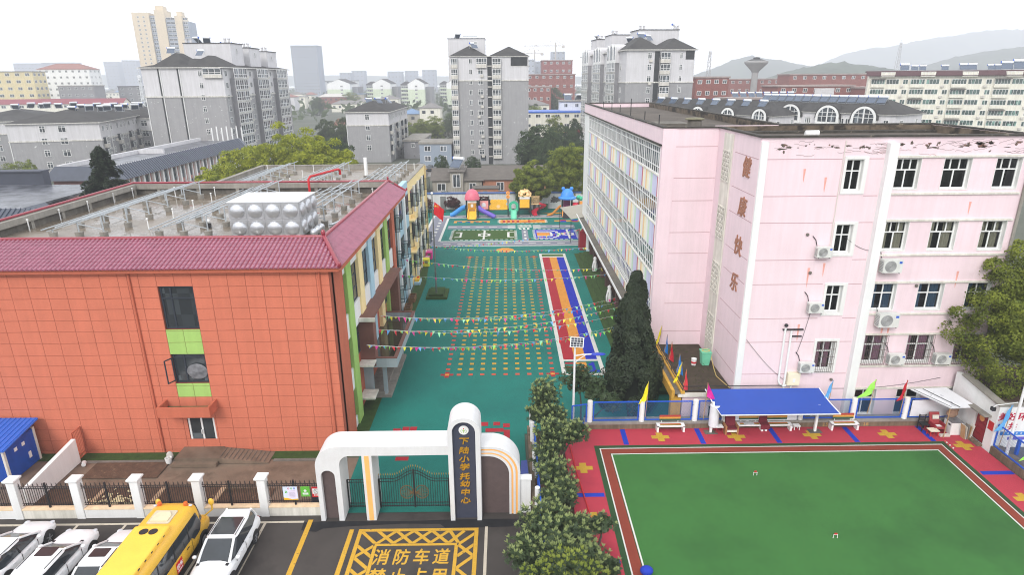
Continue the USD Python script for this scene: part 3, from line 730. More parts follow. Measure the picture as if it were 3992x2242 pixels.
# brown framed entrance on the court side
obj('entrance_frame', MB().box(-10.3, -9.1, 39.9, 51.9, 6.45, 6.62).box(-10.3, -9.2, 40.2, 41.1, 2.9, 6.45).box(-10.3, -9.25, 50.9, 51.7, 2.9, 6.45).box(-10.5, -10.3, 41.1, 50.9, 2.9, 6.45), BROWN, sb)
for y0 in (42.2, 44.6, 47.0, 49.2):
    window(sb, (-10.3, y0, 3.7), Y, X, 1.5, 2.1, .06, (.5,), (.65,), .06, NAVYF, PANE)
obj('entrance_ledge', MB().box(-10.2, -8.95, 39.75, 39.9, 6.4, 6.66), CREAM, sb)
pr = obj('porch_roof', MB().box(-10.4, -7.75, 40.3, 49.6, 2.75, 3.0).box(-7.95, -7.75, 40.3, 49.6, 3.0, 3.45).box(-10.4, -7.95, 40.3, 40.5, 3.0, 3.45).box(-10.4, -7.95, 49.4, 49.6, 3.0, 3.45), mat('grey_blue_render', S(160, 172, 178), .75, .08, .6, streak=.12), sb)
obj('porch_roof_cap', MB().box(-7.98, -7.72, 40.27, 49.63, 3.45, 3.5).box(-10.4, -7.98, 40.27, 40.52, 3.45, 3.5).box(-10.4, -7.98, 49.38, 49.63, 3.45, 3.5), BROWN, pr)
obj('standing_water', MB().box(-10.3, -7.95, 40.5, 49.4, 3.0, 3.06), mat('murky_water', (.035, .032, .02), .06, .3, .8, spec=.7), pr)
obj('porch_column', MB().box(-9.0, -8.75, 41.2, 41.5, 0, 2.75).box(-9.0, -8.75, 48.4, 48.7, 0, 2.75), MATS['grey_blue_render'], sb)
obj('porch_side_wall', MB().box(-10.4, -9.6, 40.8, 41.0, 0, 2.75), MATS['grey_blue_render'], sb)
obj('entrance_steps', MB().box(-10.4, -8.95, 41.0, 48.6, 0, .4).box(-8.95, -8.45, 41.0, 48.2, 0, .2), CONC, sb)
for b in ((38.85, 1.0), (39.2, 3.3)):
    obj('planter_ledge', MB().box(-10.2, -9.15, b[0], 40.2, b[1], b[1] + .12), CREAM, sb)

# landing, ramp, side wall, gate, shed
ld = thing('door_landing', 'wet grey concrete landing with step and ribbed ramp at the white double door', 'steps', (-19, 33.5, 0))
obj('landing', MB().box(-20.1, -17.6, 32.9, 34.17, 0, .4), PAVE, ld)
obj('step', MB().box(-20.2, -17.5, 32.55, 32.9, 0, .2), PAVE, ld)
obj('ramp', MB().add([A3(-17.6, 32.9, 0), A3(-17.6, 34.1, 0), A3(-14.5, 34.1, 0), A3(-14.5, 32.9, 0), A3(-17.6, 32.9, .4), A3(-17.6, 34.1, .4), A3(-14.5, 34.1, .03), A3(-14.5, 32.9, .03)], [[4, 7, 6, 5], [0, 4, 5, 1], [0, 3, 7, 4], [1, 5, 6, 2], [2, 6, 7, 3]]), PAVE, ld)
for k in range(11):
    x = -17.4 + .26 * k
    obj('ramp_rib', MB().ob((x, 32.95, .4 - (x + 17.6) * .119), Y, X, Z, (0, 1.1), (0, .03), (0, .03)), CONC_D, ld)
sw = MB().ext(Polygon([(0, 0), (4.3, 0), (4.3, 1.6), (0, 1.15)]), (-26.1, 28.95, 0), Y, Z, X, -.12, .12)
top('side_wall', sw, WHITE, 'low sloping white wall between the blue shed and the soil beds', 'wall')
gt = thing('side_gate', 'rusty thin barred gate between the sloping white wall and the orange wall', 'gate', (-26, 33.7, 0))
obj('gate_frame', bars(MB(), A3(-26.2, 33.28, .05), Y, Z, X, .85, 1.9, .05, (), (.12,), -.03, .03), ORN_D, gt)
for k in range(6):
    obj('gate_bar', MB().box(-26.22, -26.18, 33.38 + .12 * k, 33.41 + .12 * k, .1, 1.9), ORN_D, gt)
SHB = mat('blue_steel_sheet', S(20, 72, 160), .4, .08, .8, streak=.1)
sh = thing('blue_shed', 'bright blue metal shed with pitched roof beside the sloping white wall', 'shed', (-30, 32.5, 0))
obj('wall', MB().box(-33, -28.7, 31.3, 33.7, 0, 2.15), SHB, sh)
obj('corner_trim', MB().box(-28.78, -28.66, 31.2, 31.36, 0, 2.2).box(-28.78, -28.66, 33.6, 33.75, 0, 2.2), CREAM, sh)
obj('roof', MB().add([A3(-33.2, 31.0, 2.15), A3(-28.4, 31.0, 2.15), A3(-28.4, 33.9, 2.6), A3(-33.2, 33.9, 2.6), A3(-33.2, 31.0, 2.22), A3(-28.4, 31.0, 2.22), A3(-28.4, 33.9, 2.7), A3(-33.2, 33.9, 2.7)], [[0, 3, 2, 1], [4, 5, 6, 7], [0, 1, 5, 4], [1, 2, 6, 5], [2, 3, 7, 6], [3, 0, 4, 7]]), mat('blue_roof_sheet', S(44, 98, 190), .35, .06, .6), sh)
for k in range(16):
    obj('roof_seam', MB().bar((-33 + .3 * k, 31.0, 2.24), (-33 + .3 * k, 33.9, 2.72), .03), MATS['blue_roof_sheet'], sh)
for y, z, w, h in ((32.0, 1.55, .22, .22), (32.6, 1.55, .22, .22), (32.9, .55, .2, .4)):
    obj('vent', MB().ob((-28.7, y, z), Y, Z, X, (0, w), (0, h), (.005, .03)), WHITE, sh)
bn = thing('paint_bucket', 'white bucket with crumpled sack beside the concrete landing', 'bucket', (-20.55, 33.1, 0))
obj('bucket', MB().rev([(0, 0), (.16, 0), (.2, .36), (.17, .36), (.14, .05)], (-20.55, 33.05, 0), 14), WHITE, bn, smooth=40)
obj('sack', MB().ball((-20.6, 33.35, .3), (.2, .17, .3), 2), mat('sack', (.5, .48, .45), .9, .2, 6), bn)
top('pipe_stub', MB().tube([(-25.6, 33.0, .15), (-25.45, 32.7, .15)], .12, 12), WHITE, 'short white pipe end lying by the foot of the sloping wall', 'pipe', smooth=40)

# ---------------- things on the roof
tk = thing('water_tank', 'square stainless steel water tank of dished panels on the school roof', 'water tank', (-15.6, 42.1, 12))
STEEL = mat('stainless_steel', (.56, .57, .59), .34, .05, 3, metallic=.8, stretch=(1, 1, 12))
tx0, tx1, ty0, ty1, tz0, tz1 = -17.92, -13.36, 40.3, 43.95, 12.25, 14.5
obj('tank_body', MB().box(tx0, tx1, ty0, ty1, tz0, tz1), STEEL, tk)
obj('tank_lid', MB().box(tx0 - .05, tx1 + .05, ty0 - .05, ty1 + .05, tz1, tz1 + .05).box(-17.7, -16.9, 40.5, 40.9, tz1 + .05, tz1 + .12), mat('tank_lid', (.72, .73, .74), .35, .05, 1, metallic=.5), tk)
obj('tank_legs', MB().box(tx0 + .1, tx1 - .1, ty0 + .1, ty1 - .1, 12.0, tz0), CONC_D, tk)


def dish(o, u, n, w, h):
    m = MB()
    m.ob(o, u, Z, n, (.02, w - .02), (.02, h - .02), (0, .03))
    c = o + u * w / 2 + Z * h / 2
    R = []
    for t in np.linspace(0, 1, 6):
        r, d = .475 * math.cos(t * math.pi / 2) , .2 * math.sin(t * math.pi / 2)
        a = np.arange(22) * 2 * np.pi / 22
        R.append(c + n * (.03 + d) + r * (np.cos(a)[:, None] * u + np.sin(a)[:, None] * Z))
    m.loft(R)
    for s in (-.42, .36):
        m.ob(o, u, Z, n, (.12, w - .12), (h / 2 + s * 1.12 - .02, h / 2 + s * 1.12 + .02), (.03, .05))
    return m


for j in range(2):
    for i in range(4):
        obj('dished_panel', dish(A3(tx0 + 1.14 * i, ty0, tz0 + 1.125 * j), X, -Y, 1.14, 1.125), STEEL, tk, smooth=35)
    for i in range(3):
        obj('dished_panel', dish(A3(tx1, ty0 + 1.2167 * i, tz0 + 1.125 * j), Y, X, 1.2167, 1.125), STEEL, tk, smooth=35)
t2 = thing('pressure_vessel', 'small shiny steel vessels low behind the right side of the water tank', 'vessel', (-12.6, 42.6, 12))
for k in range(3):
    obj('vessel', MB().ball((-12.75 + .03 * k, 40.9 + .75 * k, 12.35), (.26, .28, .3), 2), STEEL, t2, smooth=True)
rp = thing('red_water_pipe', 'red steel pipe rising and bending over the rear parapet of the roof', 'pipe', (-17.6, 57, 12))
obj('pipe', MB().tube([(-17.7, 56.8, 12.0), (-17.7, 56.8, 13.5), (-17.6, 57.1, 13.7), (-16.2, 61.5, 13.75), (-16.1, 61.7, 13.6), (-16.1, 61.7, 13.2)], .11, 10), RED, rp, smooth=40)
obj('flange', MB().rev([(.18, 12.0), (.18, 12.06), (.11, 12.06)], (-17.7, 56.8, 0), 10), RED, rp)
vp = thing('tall_white_pipe', 'tall thick white pipe standing on the rear flat roof', 'pipe', (-17.5, 76.6, 11))
obj('pipe', MB().tube([(-16.4, 74.6, 11), (-16.4, 74.6, 13.3)], .2, 12), WHITE, vp, smooth=40)
obj('collar', MB().rev([(.34, 11.0), (.34, 11.2), (.2, 11.25)], (-16.4, 74.6, 0), 12), CONC_D, vp)


def rack(xs, hs, yl, deck, label):
    r = thing('solar_rack', label, 'rack', (xs[1], np.mean(yl), deck), group='galvanised collector racks on the school roof')
    for y in yl:
        for x, h in zip(xs, hs):
            obj('concrete_block', MB().rev([(.24, deck), (.27, deck + .36), (0.01, deck + .36)], (x, y, 0), 10), CONC, r, smooth=40)
            obj('post', MB().box(x - .035, x + .035, y - .035, y + .035, deck + .36, deck + h), GALV, r)
        obj('sloped_beam', MB().bar((xs[0] - .4, y, deck + hs[0] - .14), (xs[-1] + .3, y, deck + hs[-1] + .1), .07), GALV, r)
        obj('brace', MB().bar((xs[-1], y, deck + .5), (xs[1], y, deck + hs[1] - .1), .05), GALV, r)
    for i, x in enumerate(np.linspace(xs[0] - .25, xs[-1] + .2, 5)):
        z = np.interp(x, (xs[0], xs[-1]), (hs[0], hs[-1])) + deck + .06
        obj('rail', MB().box(x - .03, x + .03, yl[0] - .7, yl[-1] + .9, z, z + .06), GALV, r)


yl = [41.7 + 2.85 * k for k in range(6)]
rack((-30.5, -28.75, -27.1), (.55, 1.0, 1.45), yl, 12.0, 'long galvanised rack nearest the left parapet of the front roof')
rack((-23.4, -21.75, -20.1), (.55, 1.0, 1.45), yl, 12.0, 'long galvanised rack in the middle of the front roof left of the tank')
rack((-16.4, -14.74, -13.05), (.55, 1.0, 1.45), yl[1:], 12.0, 'galvanised rack behind the steel water tank by the tiled edge')
yl = [61.3 + 2.72 * k for k in range(7)]
rack((-29.0, -27.4, -25.7), (.5, .9, 1.4), yl, 11.0, 'galvanised rack on the left side of the rear flat roof')
rack((-22.3, -20.7, -19.1), (.5, .9, 1.4), yl, 11.0, 'galvanised rack in the middle of the rear flat roof by the white pipe')
rack((-15.3, -13.7, -12.1), (.5, .9, 1.4), yl[1:], 11.0, 'galvanised rack along the yellow wall side of the rear roof')
for k, (x, y) in enumerate([(-33.55, 43.7), (-33.7, 47.2), (-33.7, 50.6), (-33.8, 54.25), (-33.7, 57.0), (-30.0, 57.2), (-26.4, 57.2), (-25.2, 43.7), (-25.2, 47.2), (-25.3, 50.7), (-25.3, 54), (-18.8, 53.9), (-11.8, 55.6), (-29.9, 80), (-24, 79.5), (-24, 75), (-17.5, 80.4), (-11.6, 80.6), (-23.5, 69)]):
    dz = 12 if y < 58 else 11
    w = thing('vent_pipe', 'thin white vent pipe standing on the wet school roof', 'vent pipe', (x, y, dz), group='white vent pipes on the school roof')
    obj('pipe', MB().tube([(x, y, dz), (x, y, dz + .75)], .04, 6), WHITE, w)
    obj('vent_cap', MB().rev([(.07, dz + .75), (.07, dz + .83), (.01, dz + .85)], (x, y, 0), 8), WHITE, w)
for k, (x, y) in enumerate(((-11.7, 46.5), (-12.2, 46))):
    pass
top('spare_rail', MB().bar((-12.6, 44.2, 12.1), (-11.5, 48.6, 12.1), .12, .1).bar((-12.4, 44.0, 12.15), (-11.3, 48.4, 12.2), .1, .1), GALV, 'loose grey steel rails lying on the roof beside the tiled slope', 'rails')
tp = thing('roof_tap', 'small white ball valve on a stub between the racks left of the tank', 'valve', (-21.2, 44.2, 12))
obj('stub', MB().box(-21.3, -21.0, 44.0, 44.2, 12, 12.35), DARKM, tp)
obj('valve', MB().ball((-21.15, 44.1, 12.5), .15, 1), WHITE, tp)

# ------------------------------------------------------------------ pink building
PINK = mat('pink_render', (.79, .625, .665), .8, .04, .35, streak=.05, spots=(.5, .62, .8, (.76, .59, .62)))
PINKD = mat('pink_groove', (.45, .26, .28), .9, .1, 1)
MOLD = mat('mouldy_cap', (.05, .045, .038), .95, .5, 2.5, spots=(2.2, .6, .72, (.34, .29, .22)))
RDECK = mat('old_roof_felt', S(104, 94, 84, .65), .9, .25, .3, spots=(.5, .5, .7, S(78, 70, 62, .65)))
pk = thing('pink_building', 'old five storey pink building with peeling paint and a colour striped glazed side', 'building', (20, 50, 0))
PX0, PX1, PYF, PYB, PT = 14.6, 30.5, 36.6, 46.0, 18.7
WX, WY0, WY1 = 10.75, 44.0, 88.2
win = [(19.68, 15.55, 20.72, 17.44), (19.68, 11.77, 20.72, 13.6), (19.68, 7.93, 20.72, 9.77), (19.6, 3.98, 20.8, 6.05)]
wr = []
for z0, z1 in ((15.62, 17.47), (11.9, 13.74), (8.05, 9.85), (4.45, 6.44), (.65, 2.6)):
    for x0, x1 in ((22.6, 24.05), (25.35, 27.0), (28.4, 29.92)):
        wr.append((x0, z0, x1, z1))
allw = win + wr
wall = Polygon([(PX0, 0), (PX1, 0), (PX1, PT), (PX0, PT)]).difference(unary_union([rect(*w) for w in allw]))
fw = obj('front_wall', MB().ext(wall, (0, PYF, 0), X, Z, -Y, -.34, 0), PINK, pk)
obj('side_wall', MB().box(PX0, PX0 + .3, PYF + .34, 44.3, 0, PT), PINK, pk)
obj('end_wall', MB().box(PX1 - .3, PX1, PYF + .34, PYB, 0, PT).box(PX0 + .3, PX1 - .3, PYB - .3, PYB, 0, PT), PINK, pk)
obj('corner_wall', MB().box(WX + .9, PX0, WY0, WY0 + .3, 0, PT), PINK, pk)
obj('corner_pilaster', MB().box(WX, WX + .9, WY0 - .06, WY0 + .4, 0, PT), PINK, pk)
obj('inner_rooms', MB().box(PX0 + .5, PX1 - .5, PYF + 1.1, PYB - .5, 0, 18.0), INNER, pk)
for k in range(4):
    obj('floor_slab', MB().box(PX0 + .3, PX1 - .3, PYF + .35, PYF + 1.1, 3.4 + 3.72 * k, 3.6 + 3.72 * k), CONC, pk)
PW = mat('window_reveal', (.78, .77, .75), .7, .05, 1, streak=.1)
CURT = [mat('cream_curtain', S(200, 190, 170), .9, .12, 3, stretch=(6, 6, .4)), mat('blue_curtain', S(96, 122, 150), .9, .2, 3, stretch=(6, 6, .4)), mat('pink_curtain', S(206, 150, 178), .9, .15, 3, stretch=(6, 6, .4))]
for i, (x0, z0, x1, z1) in enumerate(allw):
    y = PYF + .25
    rv = obj('reveal', MB().box(x0, x0 + .03, PYF - .02, y + .05, z0, z1).box(x1 - .03, x1, PYF - .02, y + .05, z0, z1).box(x0 + .03, x1 - .03, PYF - .02, y + .05, z0, z0 + .05).box(x0 + .03, x1 - .03, PYF - .02, y + .05, z1 - .03, z1), PW, pk)
    w = x1 - x0
    bot = z0 < 3
    window(pk, (x0 + .03, y + .06, z0 + .05), X, -Y, w - .06, z1 - z0 - .08, .075, ((.5, 0, .62), (.333, .62, 1), (.666, .62, 1)) if w > 1.2 and z0 > 10 else (.5,), (.62,), .07, WHITE, GLASS)
    c = None
    if 11 < z0 < 12 and i > 3:
        c = CURT[0]
    elif 8 < z0 < 8.2:
        c = CURT[1]
    elif 4.4 < z0 < 4.5 or i == 3:
        c = CURT[2]
    if c is not None:
        for a, b in (((.04, .3), (.62, .96)) if (i * 7) % 3 else ((.08, .42), (.66, .9))):
            n = 24
            t = np.linspace(a, b, n)
            P = np.c_[x0 + w * t, y + .2 + .04 * np.sin(t * 60), np.full(n, z0 + .05)]
            obj('curtain', MB().add(np.vstack([P, P + Z * (z1 - z0 - .1)]), [[k, k + 1, k + 1 + n, k + n] for k in range(n - 1)]), c, pk)
    if i == 3 or 4.4 < z0 < 4.5:
        m = MB()
        for k in range(int(w / .11) + 1):
            xx = x0 + k * w / int(w / .11)
            m.box(xx - .008, xx + .008, PYF - .16, PYF - .144, z0 - .05, z1)
        for k in range(5):
            zz = z0 + (z1 - z0) * k / 4
            m.box(x0, x1, PYF - .17, PYF - .15, zz - .012, zz + .012)
        m.box(x0 - .01, x0 + .01, PYF - .16, PYF, z0, z0 + .03).box(x1 - .01, x1 + .01, PYF - .16, PYF, z1 - .03, z1)
        obj('window_bars', m, mat('rusty_bar', (.12, .09, .08), .8, .3, 4), pk)
for x0, x1 in ((21.85, 22.37), (14.62, 15.02)):
    obj('white_column', MB().box(x0, x1, PYF - .38, PYF, 0, 18.35) if x0 > 20 else MB().box(x0, x1, PYF - .12, PYF, 0, 18.45), WHITE, pk)
for z in (17.56, 15.4, 13.82, 11.68, 9.94, 7.86, 6.5, 4.28, 2.7):
    obj('white_band', MB().box(22.4, 30.15, PYF - .1, PYF - .002, z - .055, z + .055), CREAM, pk)
for i in range(4):
    x0, z0, x1, z1 = win[i]
    f_ = .14
    obj('window_surround', MB().box(x0 - f_, x0, PYF - .05, PYF - .002, z0 - f_, z1 + f_).box(x1, x1 + f_ * 1.6, PYF - .05, PYF - .002, z0 - f_, z1 + f_).box(x0, x1, PYF - .05, PYF - .002, z1, z1 + f_).box(x0, x1, PYF - .05, PYF - .002, z0 - f_, z0), PW, pk)
gm = MB()
for z in (17.45, 15.3, 13.7, 11.4, 9.85, 7.6, 6.0, 3.77):
    for a, b in ((15.03, 19.4), (20.95, 21.8)):
        gm.box(a, b, PYF - .006, PYF + .01, z - .018, z + .018)
    gm.box(PX0 - .006, PX0 + .01, 36.7, 40.6, z - .018, z + .018)
    gm.box(WX + .95, PX0 - .02, WY0 - .006, WY0 + .01, z - .018, z + .018)
obj('render_groove', gm, PINKD, pk)
# flaking paint below the roof edge
PEEL = mat('bare_plaster', S(92, 82, 74), .95, .3, 3, spots=(3, .55, .65, S(128, 90, 76)))
for k in range(52):
    cx, cz = RNG.uniform(15.6, 30), 18.36 - abs(RNG.normal(0, .24))
    if 21.7 < cx < 22.5:
        continue
    sx, sz = RNG.uniform(.08, .42) ** 1.2, RNG.uniform(.04, .14)
    a = np.sort(RNG.uniform(0, 2 * np.pi, 12))
    r = RNG.uniform(.4, 1.0, 12)
    pts = [(cx + sx * q * math.cos(t), min(18.5, cz + sz * q * math.sin(t))) for t, q in zip(a, r)]
    p_ = Polygon(pts).buffer(0)
    obj('peeled_patch', MB().ext(p_, (0, PYF, 0), X, Z, -Y, -.01, .005), PEEL, pk)
m = MB()
for k in range(46):
    x, z = RNG.uniform(15.3, 30), RNG.uniform(17.7, 18.5)
    for s in range(5):
        x2, z2 = x + RNG.uniform(.08, .3), z + RNG.uniform(-.08, .08)
        m.bar((x, PYF - .003, z), (x2, PYF - .003, z2), .012)
        x, z = x2, z2
obj('cracks', m, PEEL, pk)
m = MB()
for (x, z, h) in ((17.3, 16.9, .8), (18.6, 16.4, .9), (27.4, 14.9, .8), (27.6, 10.6, 1.1), (18.4, 10.9, 1.3), (18.3, 7.2, 1.2), (19.3, 11.2, .9), (23.6, 6.9, .7), (24.0, 6.9, .7)):
    m.ext(Polygon([(x - .07, z), (x + .08, z), (x + .03, z - h), (x - .02, z - h * .8)]), (0, PYF, 0), X, Z, -Y, -.01, .003)
obj('rust_stain', m, mat('rust_stain_paint', S(222, 160, 148), .9, .1, 2), pk)
# roof
obj('roof_deck', MB().box(PX0 + .3, PX1 - .3, PYF + .34, PYB - .3, 18.05, 18.2).box(WX + .3, 19.4, PYB - .3, WY1 - .3, 18.05, 18.2).box(WX + .3, PX0 + .3, WY0 + .3, PYB - .3, 18.05, 18.2), RDECK, pk)
obj('parapet', MB().box(WX, WX + .3, WY0 + .4, WY1, 17.5, PT).box(WX + .3, 19.7, WY1 - .3, WY1, 0, PT).box(19.4, 19.7, PYB, WY1 - .3, 0, PT), PINK, pk)
LIN = mat('stained_parapet', S(120, 106, 90, .7), .95, .4, 1.2, spots=(.9, .5, .62, S(60, 54, 48, .7)))
obj('parapet_lining', MB().box(PX0 + .3, PX1 - .3, PYB - .36, PYB - .302, 18.2, PT - .02).box(19.34, 19.398, PYB - .3, WY1 - .3, 18.2, PT - .02).box(PX1 - .36, PX1 - .302, PYF + .34, PYB - .36, 18.2, PT - .02).box(WX + .302, WX + .34, WY0 + .4, WY1 - .3, 18.2, PT - .02), LIN, pk)
for a in ((PX0 - .1, PX1 + .1, PYF - .14, PYF + .3), (PX0 - .1, PX0 + .3, PYF + .3, WY0 - .1), (WX - .05, PX0 + .3, WY0 - .1, WY0 + .3), (WX - .05, WX + .35, WY0 + .3, WY1), (19.35, PX1 + .1, PYB - .35, PYB + .05), (19.35, 19.75, PYB + .05, WY1), (PX1 - .3, PX1 + .1, PYF + .3, PYB - .35), (WX + .35, 19.35, WY1 - .35, WY1 + .05)):
    obj('roof_edge_cap', MB().box(a[0], a[1], a[2], a[3], PT - .01, PT + .09), MOLD, pk)
obj('roof_gutter', MB().box(PX0 + .6, PX1 - .4, PYB - 1.1, PYB - .38, 18.2, 18.36), MOLD, pk)
# striped glazed side
SC = {'red': S(204, 120, 126), 'lavender': S(206, 206, 234), 'lilac': S(214, 212, 238), 'mint': S(204, 228, 204), 'cream': S(250, 242, 214), 'orange': S(246, 208, 156), 'snow': S(240, 238, 236)}
SCM = {k: mat('stripe_' + k, tuple(.93 * q for q in v), .7, .03, 1, streak=.05) for k, v in SC.items()}
seq = [('red', .42), ('lavender', .75), ('lilac', .7), ('mint', .6), ('snow', .55), ('cream', .7), ('orange', .5), ('snow', .45), ('cream', .5)]
WYA, WYB = 44.42, 83.6
obj('glazed_core', MB().box(WX + .5, 19.3, WYA, WY1 - .4, 3.6, 18.0), INNER, pk)
obj('far_pier', MB().box(WX, 19.4, WYB, WY1 - .3, 0, 17.5), WHITE, pk)
obj('near_white_trim', MB().box(WX - .04, WX + .2, WY0 + .402, WYA, 3.6, 17.5), WHITE, pk)
obj('ground_floor_wall', MB().box(13.4, 13.7, 44.3, WYB, 0, 3.4), mat('pale_blue_wall', S(196, 212, 218), .8, .05, .6, streak=.08), pk)
obj('arcade_floor', MB().box(10.6, 13.4, 44.3, WYB, -.02, .12), mat('pale_blue_floor', S(178, 200, 206), .6, .08, .8), pk)
for z0, z1 in ((13.85, 15.45), (10.0, 11.95), (6.25, 8.15), (3.62, 4.4)):
    obj('ledge', MB().box(WX - .06, WX + .3, WYA, WYB, z1 - .09, z1), CREAM, pk)
    y, k = WYA, 0
    while y < WYB - .05:
        c, w = seq[k % len(seq)]
        b = min(WYB, y + w)
        obj('coloured_stripe', MB().box(WX, WX + .25, y, b - .008, z0, z1 - .092), SCM[c], pk)
        y, k = b, k + 1
for z0, z1 in ((15.45, 17.4), (11.95, 13.85), (8.15, 10.0), (4.4, 6.25)):
    for k in range(15):
        y0 = WYA + 2.612 * k
        window(pk, (WX + .08, y0 + 2.6, z0 + .01), -Y, -X, 2.59, z1 - z0 - .02, .06, (.25, .5, .75), (.26, .78), .07, WHITE, PANE)
        obj('rail_bar', MB().box(WX - .09, WX - .05, y0, y0 + 2.612, z0 + .42, z0 + .47), WHITE, pk) if z0 < 5 else None
obj('flaking_white_band', MB().box(WX - .05, WX + .25, WY0 + .41, WYB, 17.42, 17.5), CREAM, pk)
obj('mouldy_ledge', MB().box(WX - .16, WX - .002, WY0 + .1, WY1, 17.5, 17.6), MOLD, pk)
aw = obj('arcade_canopy', MB().box(10.05, WX + .25, 46, 88.3, 3.42, 3.56), CONC_D, pk)
obj('canopy_edge', MB().box(9.96, 10.05, 46, 88.3, 3.36, 3.6), WHITE, aw)
for k in range(12):
    y = 45.4 + 3.3 * k
    obj('brown_column', MB().box(10.72, 11.25, y, y + .5, .0, 3.42), mat('brown_paint', S(88, 66, 62), .6, .1, 1), pk)
obj('lattice_backing', MB().box(PX0 - .08, PX0 - .002, 41.0, 42.65, 2.7, 18.5), CREAM, pk)
for z0, z1 in ((15.4, 17.4), (11.5, 13.7), (7.6, 9.8), (3.9, 5.96)):
    m = MB()
    nz, ny = 7, 4
    hy, hz = 1.35 / ny, (z1 - z0) / nz
    for j in range(nz):
        for i in range(ny):
            a, b = 41.15 + hy * i, z0 + hz * j
            P = lambda s, t: (PX0 - .11, a + hy * s, b + hz * t)
            m.bar(P(0, .5), P(.5, 1), .045).bar(P(.5, 1), P(1, .5), .045).bar(P(1, .5), P(.5, 0), .045).bar(P(.5, 0), P(0, .5), .045).bar(P(0, 0), P(1, 0), .04).bar(P(0, 0), P(0, 1), .04)
    m.bar((PX0 - .11, 41.15, z1), (PX0 - .11, 42.5, z1), .05).bar((PX0 - .11, 42.5, z0), (PX0 - .11, 42.5, z1), .05)
    obj('lattice_screen', m, CREAM, pk)
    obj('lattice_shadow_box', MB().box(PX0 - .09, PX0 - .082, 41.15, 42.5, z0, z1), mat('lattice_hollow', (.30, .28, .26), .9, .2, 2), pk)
BRONZE = mat('brown_letters', S(158, 108, 84), .6, .1, 3)
for ch, z in zip('健康快乐', (16.9, 14.48, 12.0, 9.6)):
    obj('wall_character', MB().ext(glyph(ch, 1.2, 8), (PX0, 38.3, z), -Y, Z, -X, .005, .05), BRONZE, pk)
# pipes, meter, fittings on the front
for pts in ([(17.45, PYF - .1, 7.0), (17.45, PYF - .1, 3.4), (17.55, PYF - .1, 3.1), (17.85, PYF - .1, 2.9), (18.1, PYF - .1, 3.1)], [(17.85, PYF - .1, 6.8), (17.85, PYF - .1, 2.3)], [(18.3, PYF - .1, 3.0), (18.3, PYF - .1, 2.3)]):
    obj('white_pipe', MB().tube(pts, .065, 8), WHITE, pk, smooth=40)
obj('thin_pipe', MB().tube([(19.45, PYF - .04, 18.5), (19.45, PYF - .04, 12.3)], .025, 6), CREAM, pk)
obj('pipe_brackets', MB().box(17.3, 18.6, PYF - .12, PYF, 6.85, 6.92).box(17.9, 18.55, PYF - .12, PYF, 6.4, 6.45).ball((17.45, PYF - .15, 7.2), .12, 1), DARKM, pk)
for x, z in ((18.0, 13.0), (18.5, 10.6), (25.2, 9.7), (20.9, 3.35)):
    obj('wall_vent', MB().ball((x, PYF - .05, z), .1, 1), CONC_D, pk)
ED = MB().tube([(30.35, PYF - .1, 18.3), (30.35, PYF - .1, .2)], .09, 8)
obj('corner_downpipe', ED, CONC, pk)
cab = MB()
for a, b in (((15.1, 6.2), (18.4, 2.9)), ((18.9, 8.05), (18.4, 5.2)), ((22.4, 11.9), (20.2, 12.9)), ((21.0, 2.7), (28, 3.4))):
    t = np.linspace(0, 1, 9)
    cab.tube(np.c_[a[0] + (b[0] - a[0]) * t, np.full(9, PYF - .03), a[1] + (b[1] - a[1]) * t - .25 * np.sin(np.pi * t)], .013, 4)
obj('wall_cable', cab, DARKM, pk)
mb_ = thing('meter_box', 'cream wall mounted meter box beside two white pipes on the pink wall', 'box', (18.36, PYF - .1, 3.1))
obj('box', MB().box(17.98, 18.76, PYF - .26, PYF - .01, 3.05, 3.92), mat('cream_box', S(232, 222, 196), .5, .04, 1), mb_)
obj('box_door', MB().box(18.03, 18.71, PYF - .28, PYF - .26, 3.1, 3.86), MATS['cream_box'], mb_)
obj('box_window', MB().box(18.3, 18.45, PYF - .29, PYF - .28, 3.3, 3.55), WHITE, mb_)


def ac(loc, sc, label, hose=True):
    x, z = loc
    t = thing('air_conditioner', label, 'air conditioner', (x, PYF - .5, z), group='outdoor units on the pink wall')
    w, h, d = .86 * sc, .6 * sc, .34 * sc
    o = A3(x, PYF - .12 - d, z)
    obj('casing', MB().box(x, x + w, o[1], o[1] + d, z, z + h), mat('ac_white', (.66, .66, .63), .5, .05, 2, streak=.1), t)
    g_ = MB()
    for r in np.linspace(.05, .25, 6) * sc:
        a = np.linspace(0, 2 * np.pi, 21)
        g_.tube(np.c_[x + w * .38 + r * np.cos(a), np.full(21, o[1] - .012), z + h / 2 + r * np.sin(a)], .007, 3, False)
    fan = obj('fan_opening', MB().ext(Point(x + w * .38, z + h / 2).buffer(.26 * sc, 10), (0, o[1], 0), X, Z, -Y, .001, .004), mat('ac_grey', (.24, .24, .24), .6, .1, 2), t)
    obj('fan_guard', g_, mat('ac_guard', (.55, .55, .53), .5, .05, 2), fan)
    s_ = MB()
    for k in range(7):
        s_.box(x - .008, x, o[1] + .03, o[1] + d - .05, z + h * (.12 + .11 * k), z + h * (.17 + .11 * k))
    obj('side_slots', s_, mat('ac_grey', (.24, .24, .24)), t)
    obj('badge', MB().box(x + w * .8, x + w * .95, o[1] - .004, o[1], z + h * .72, z + h * .88), BLUE, t)
    obj('bracket', MB().box(x + .1, x + .14, o[1], PYF - .003, z - .05, z).box(x + w - .14, x + w - .1, o[1], PYF - .003, z - .05, z), DARKM, t)
    if hose:
        obj('hose', MB().tube([(x + .1, PYF - .08, z + h), (x + .0, PYF - .06, z + h + .35), (x - .2, PYF - .03, z + h + .6)], .025, 6), DARKM, t)


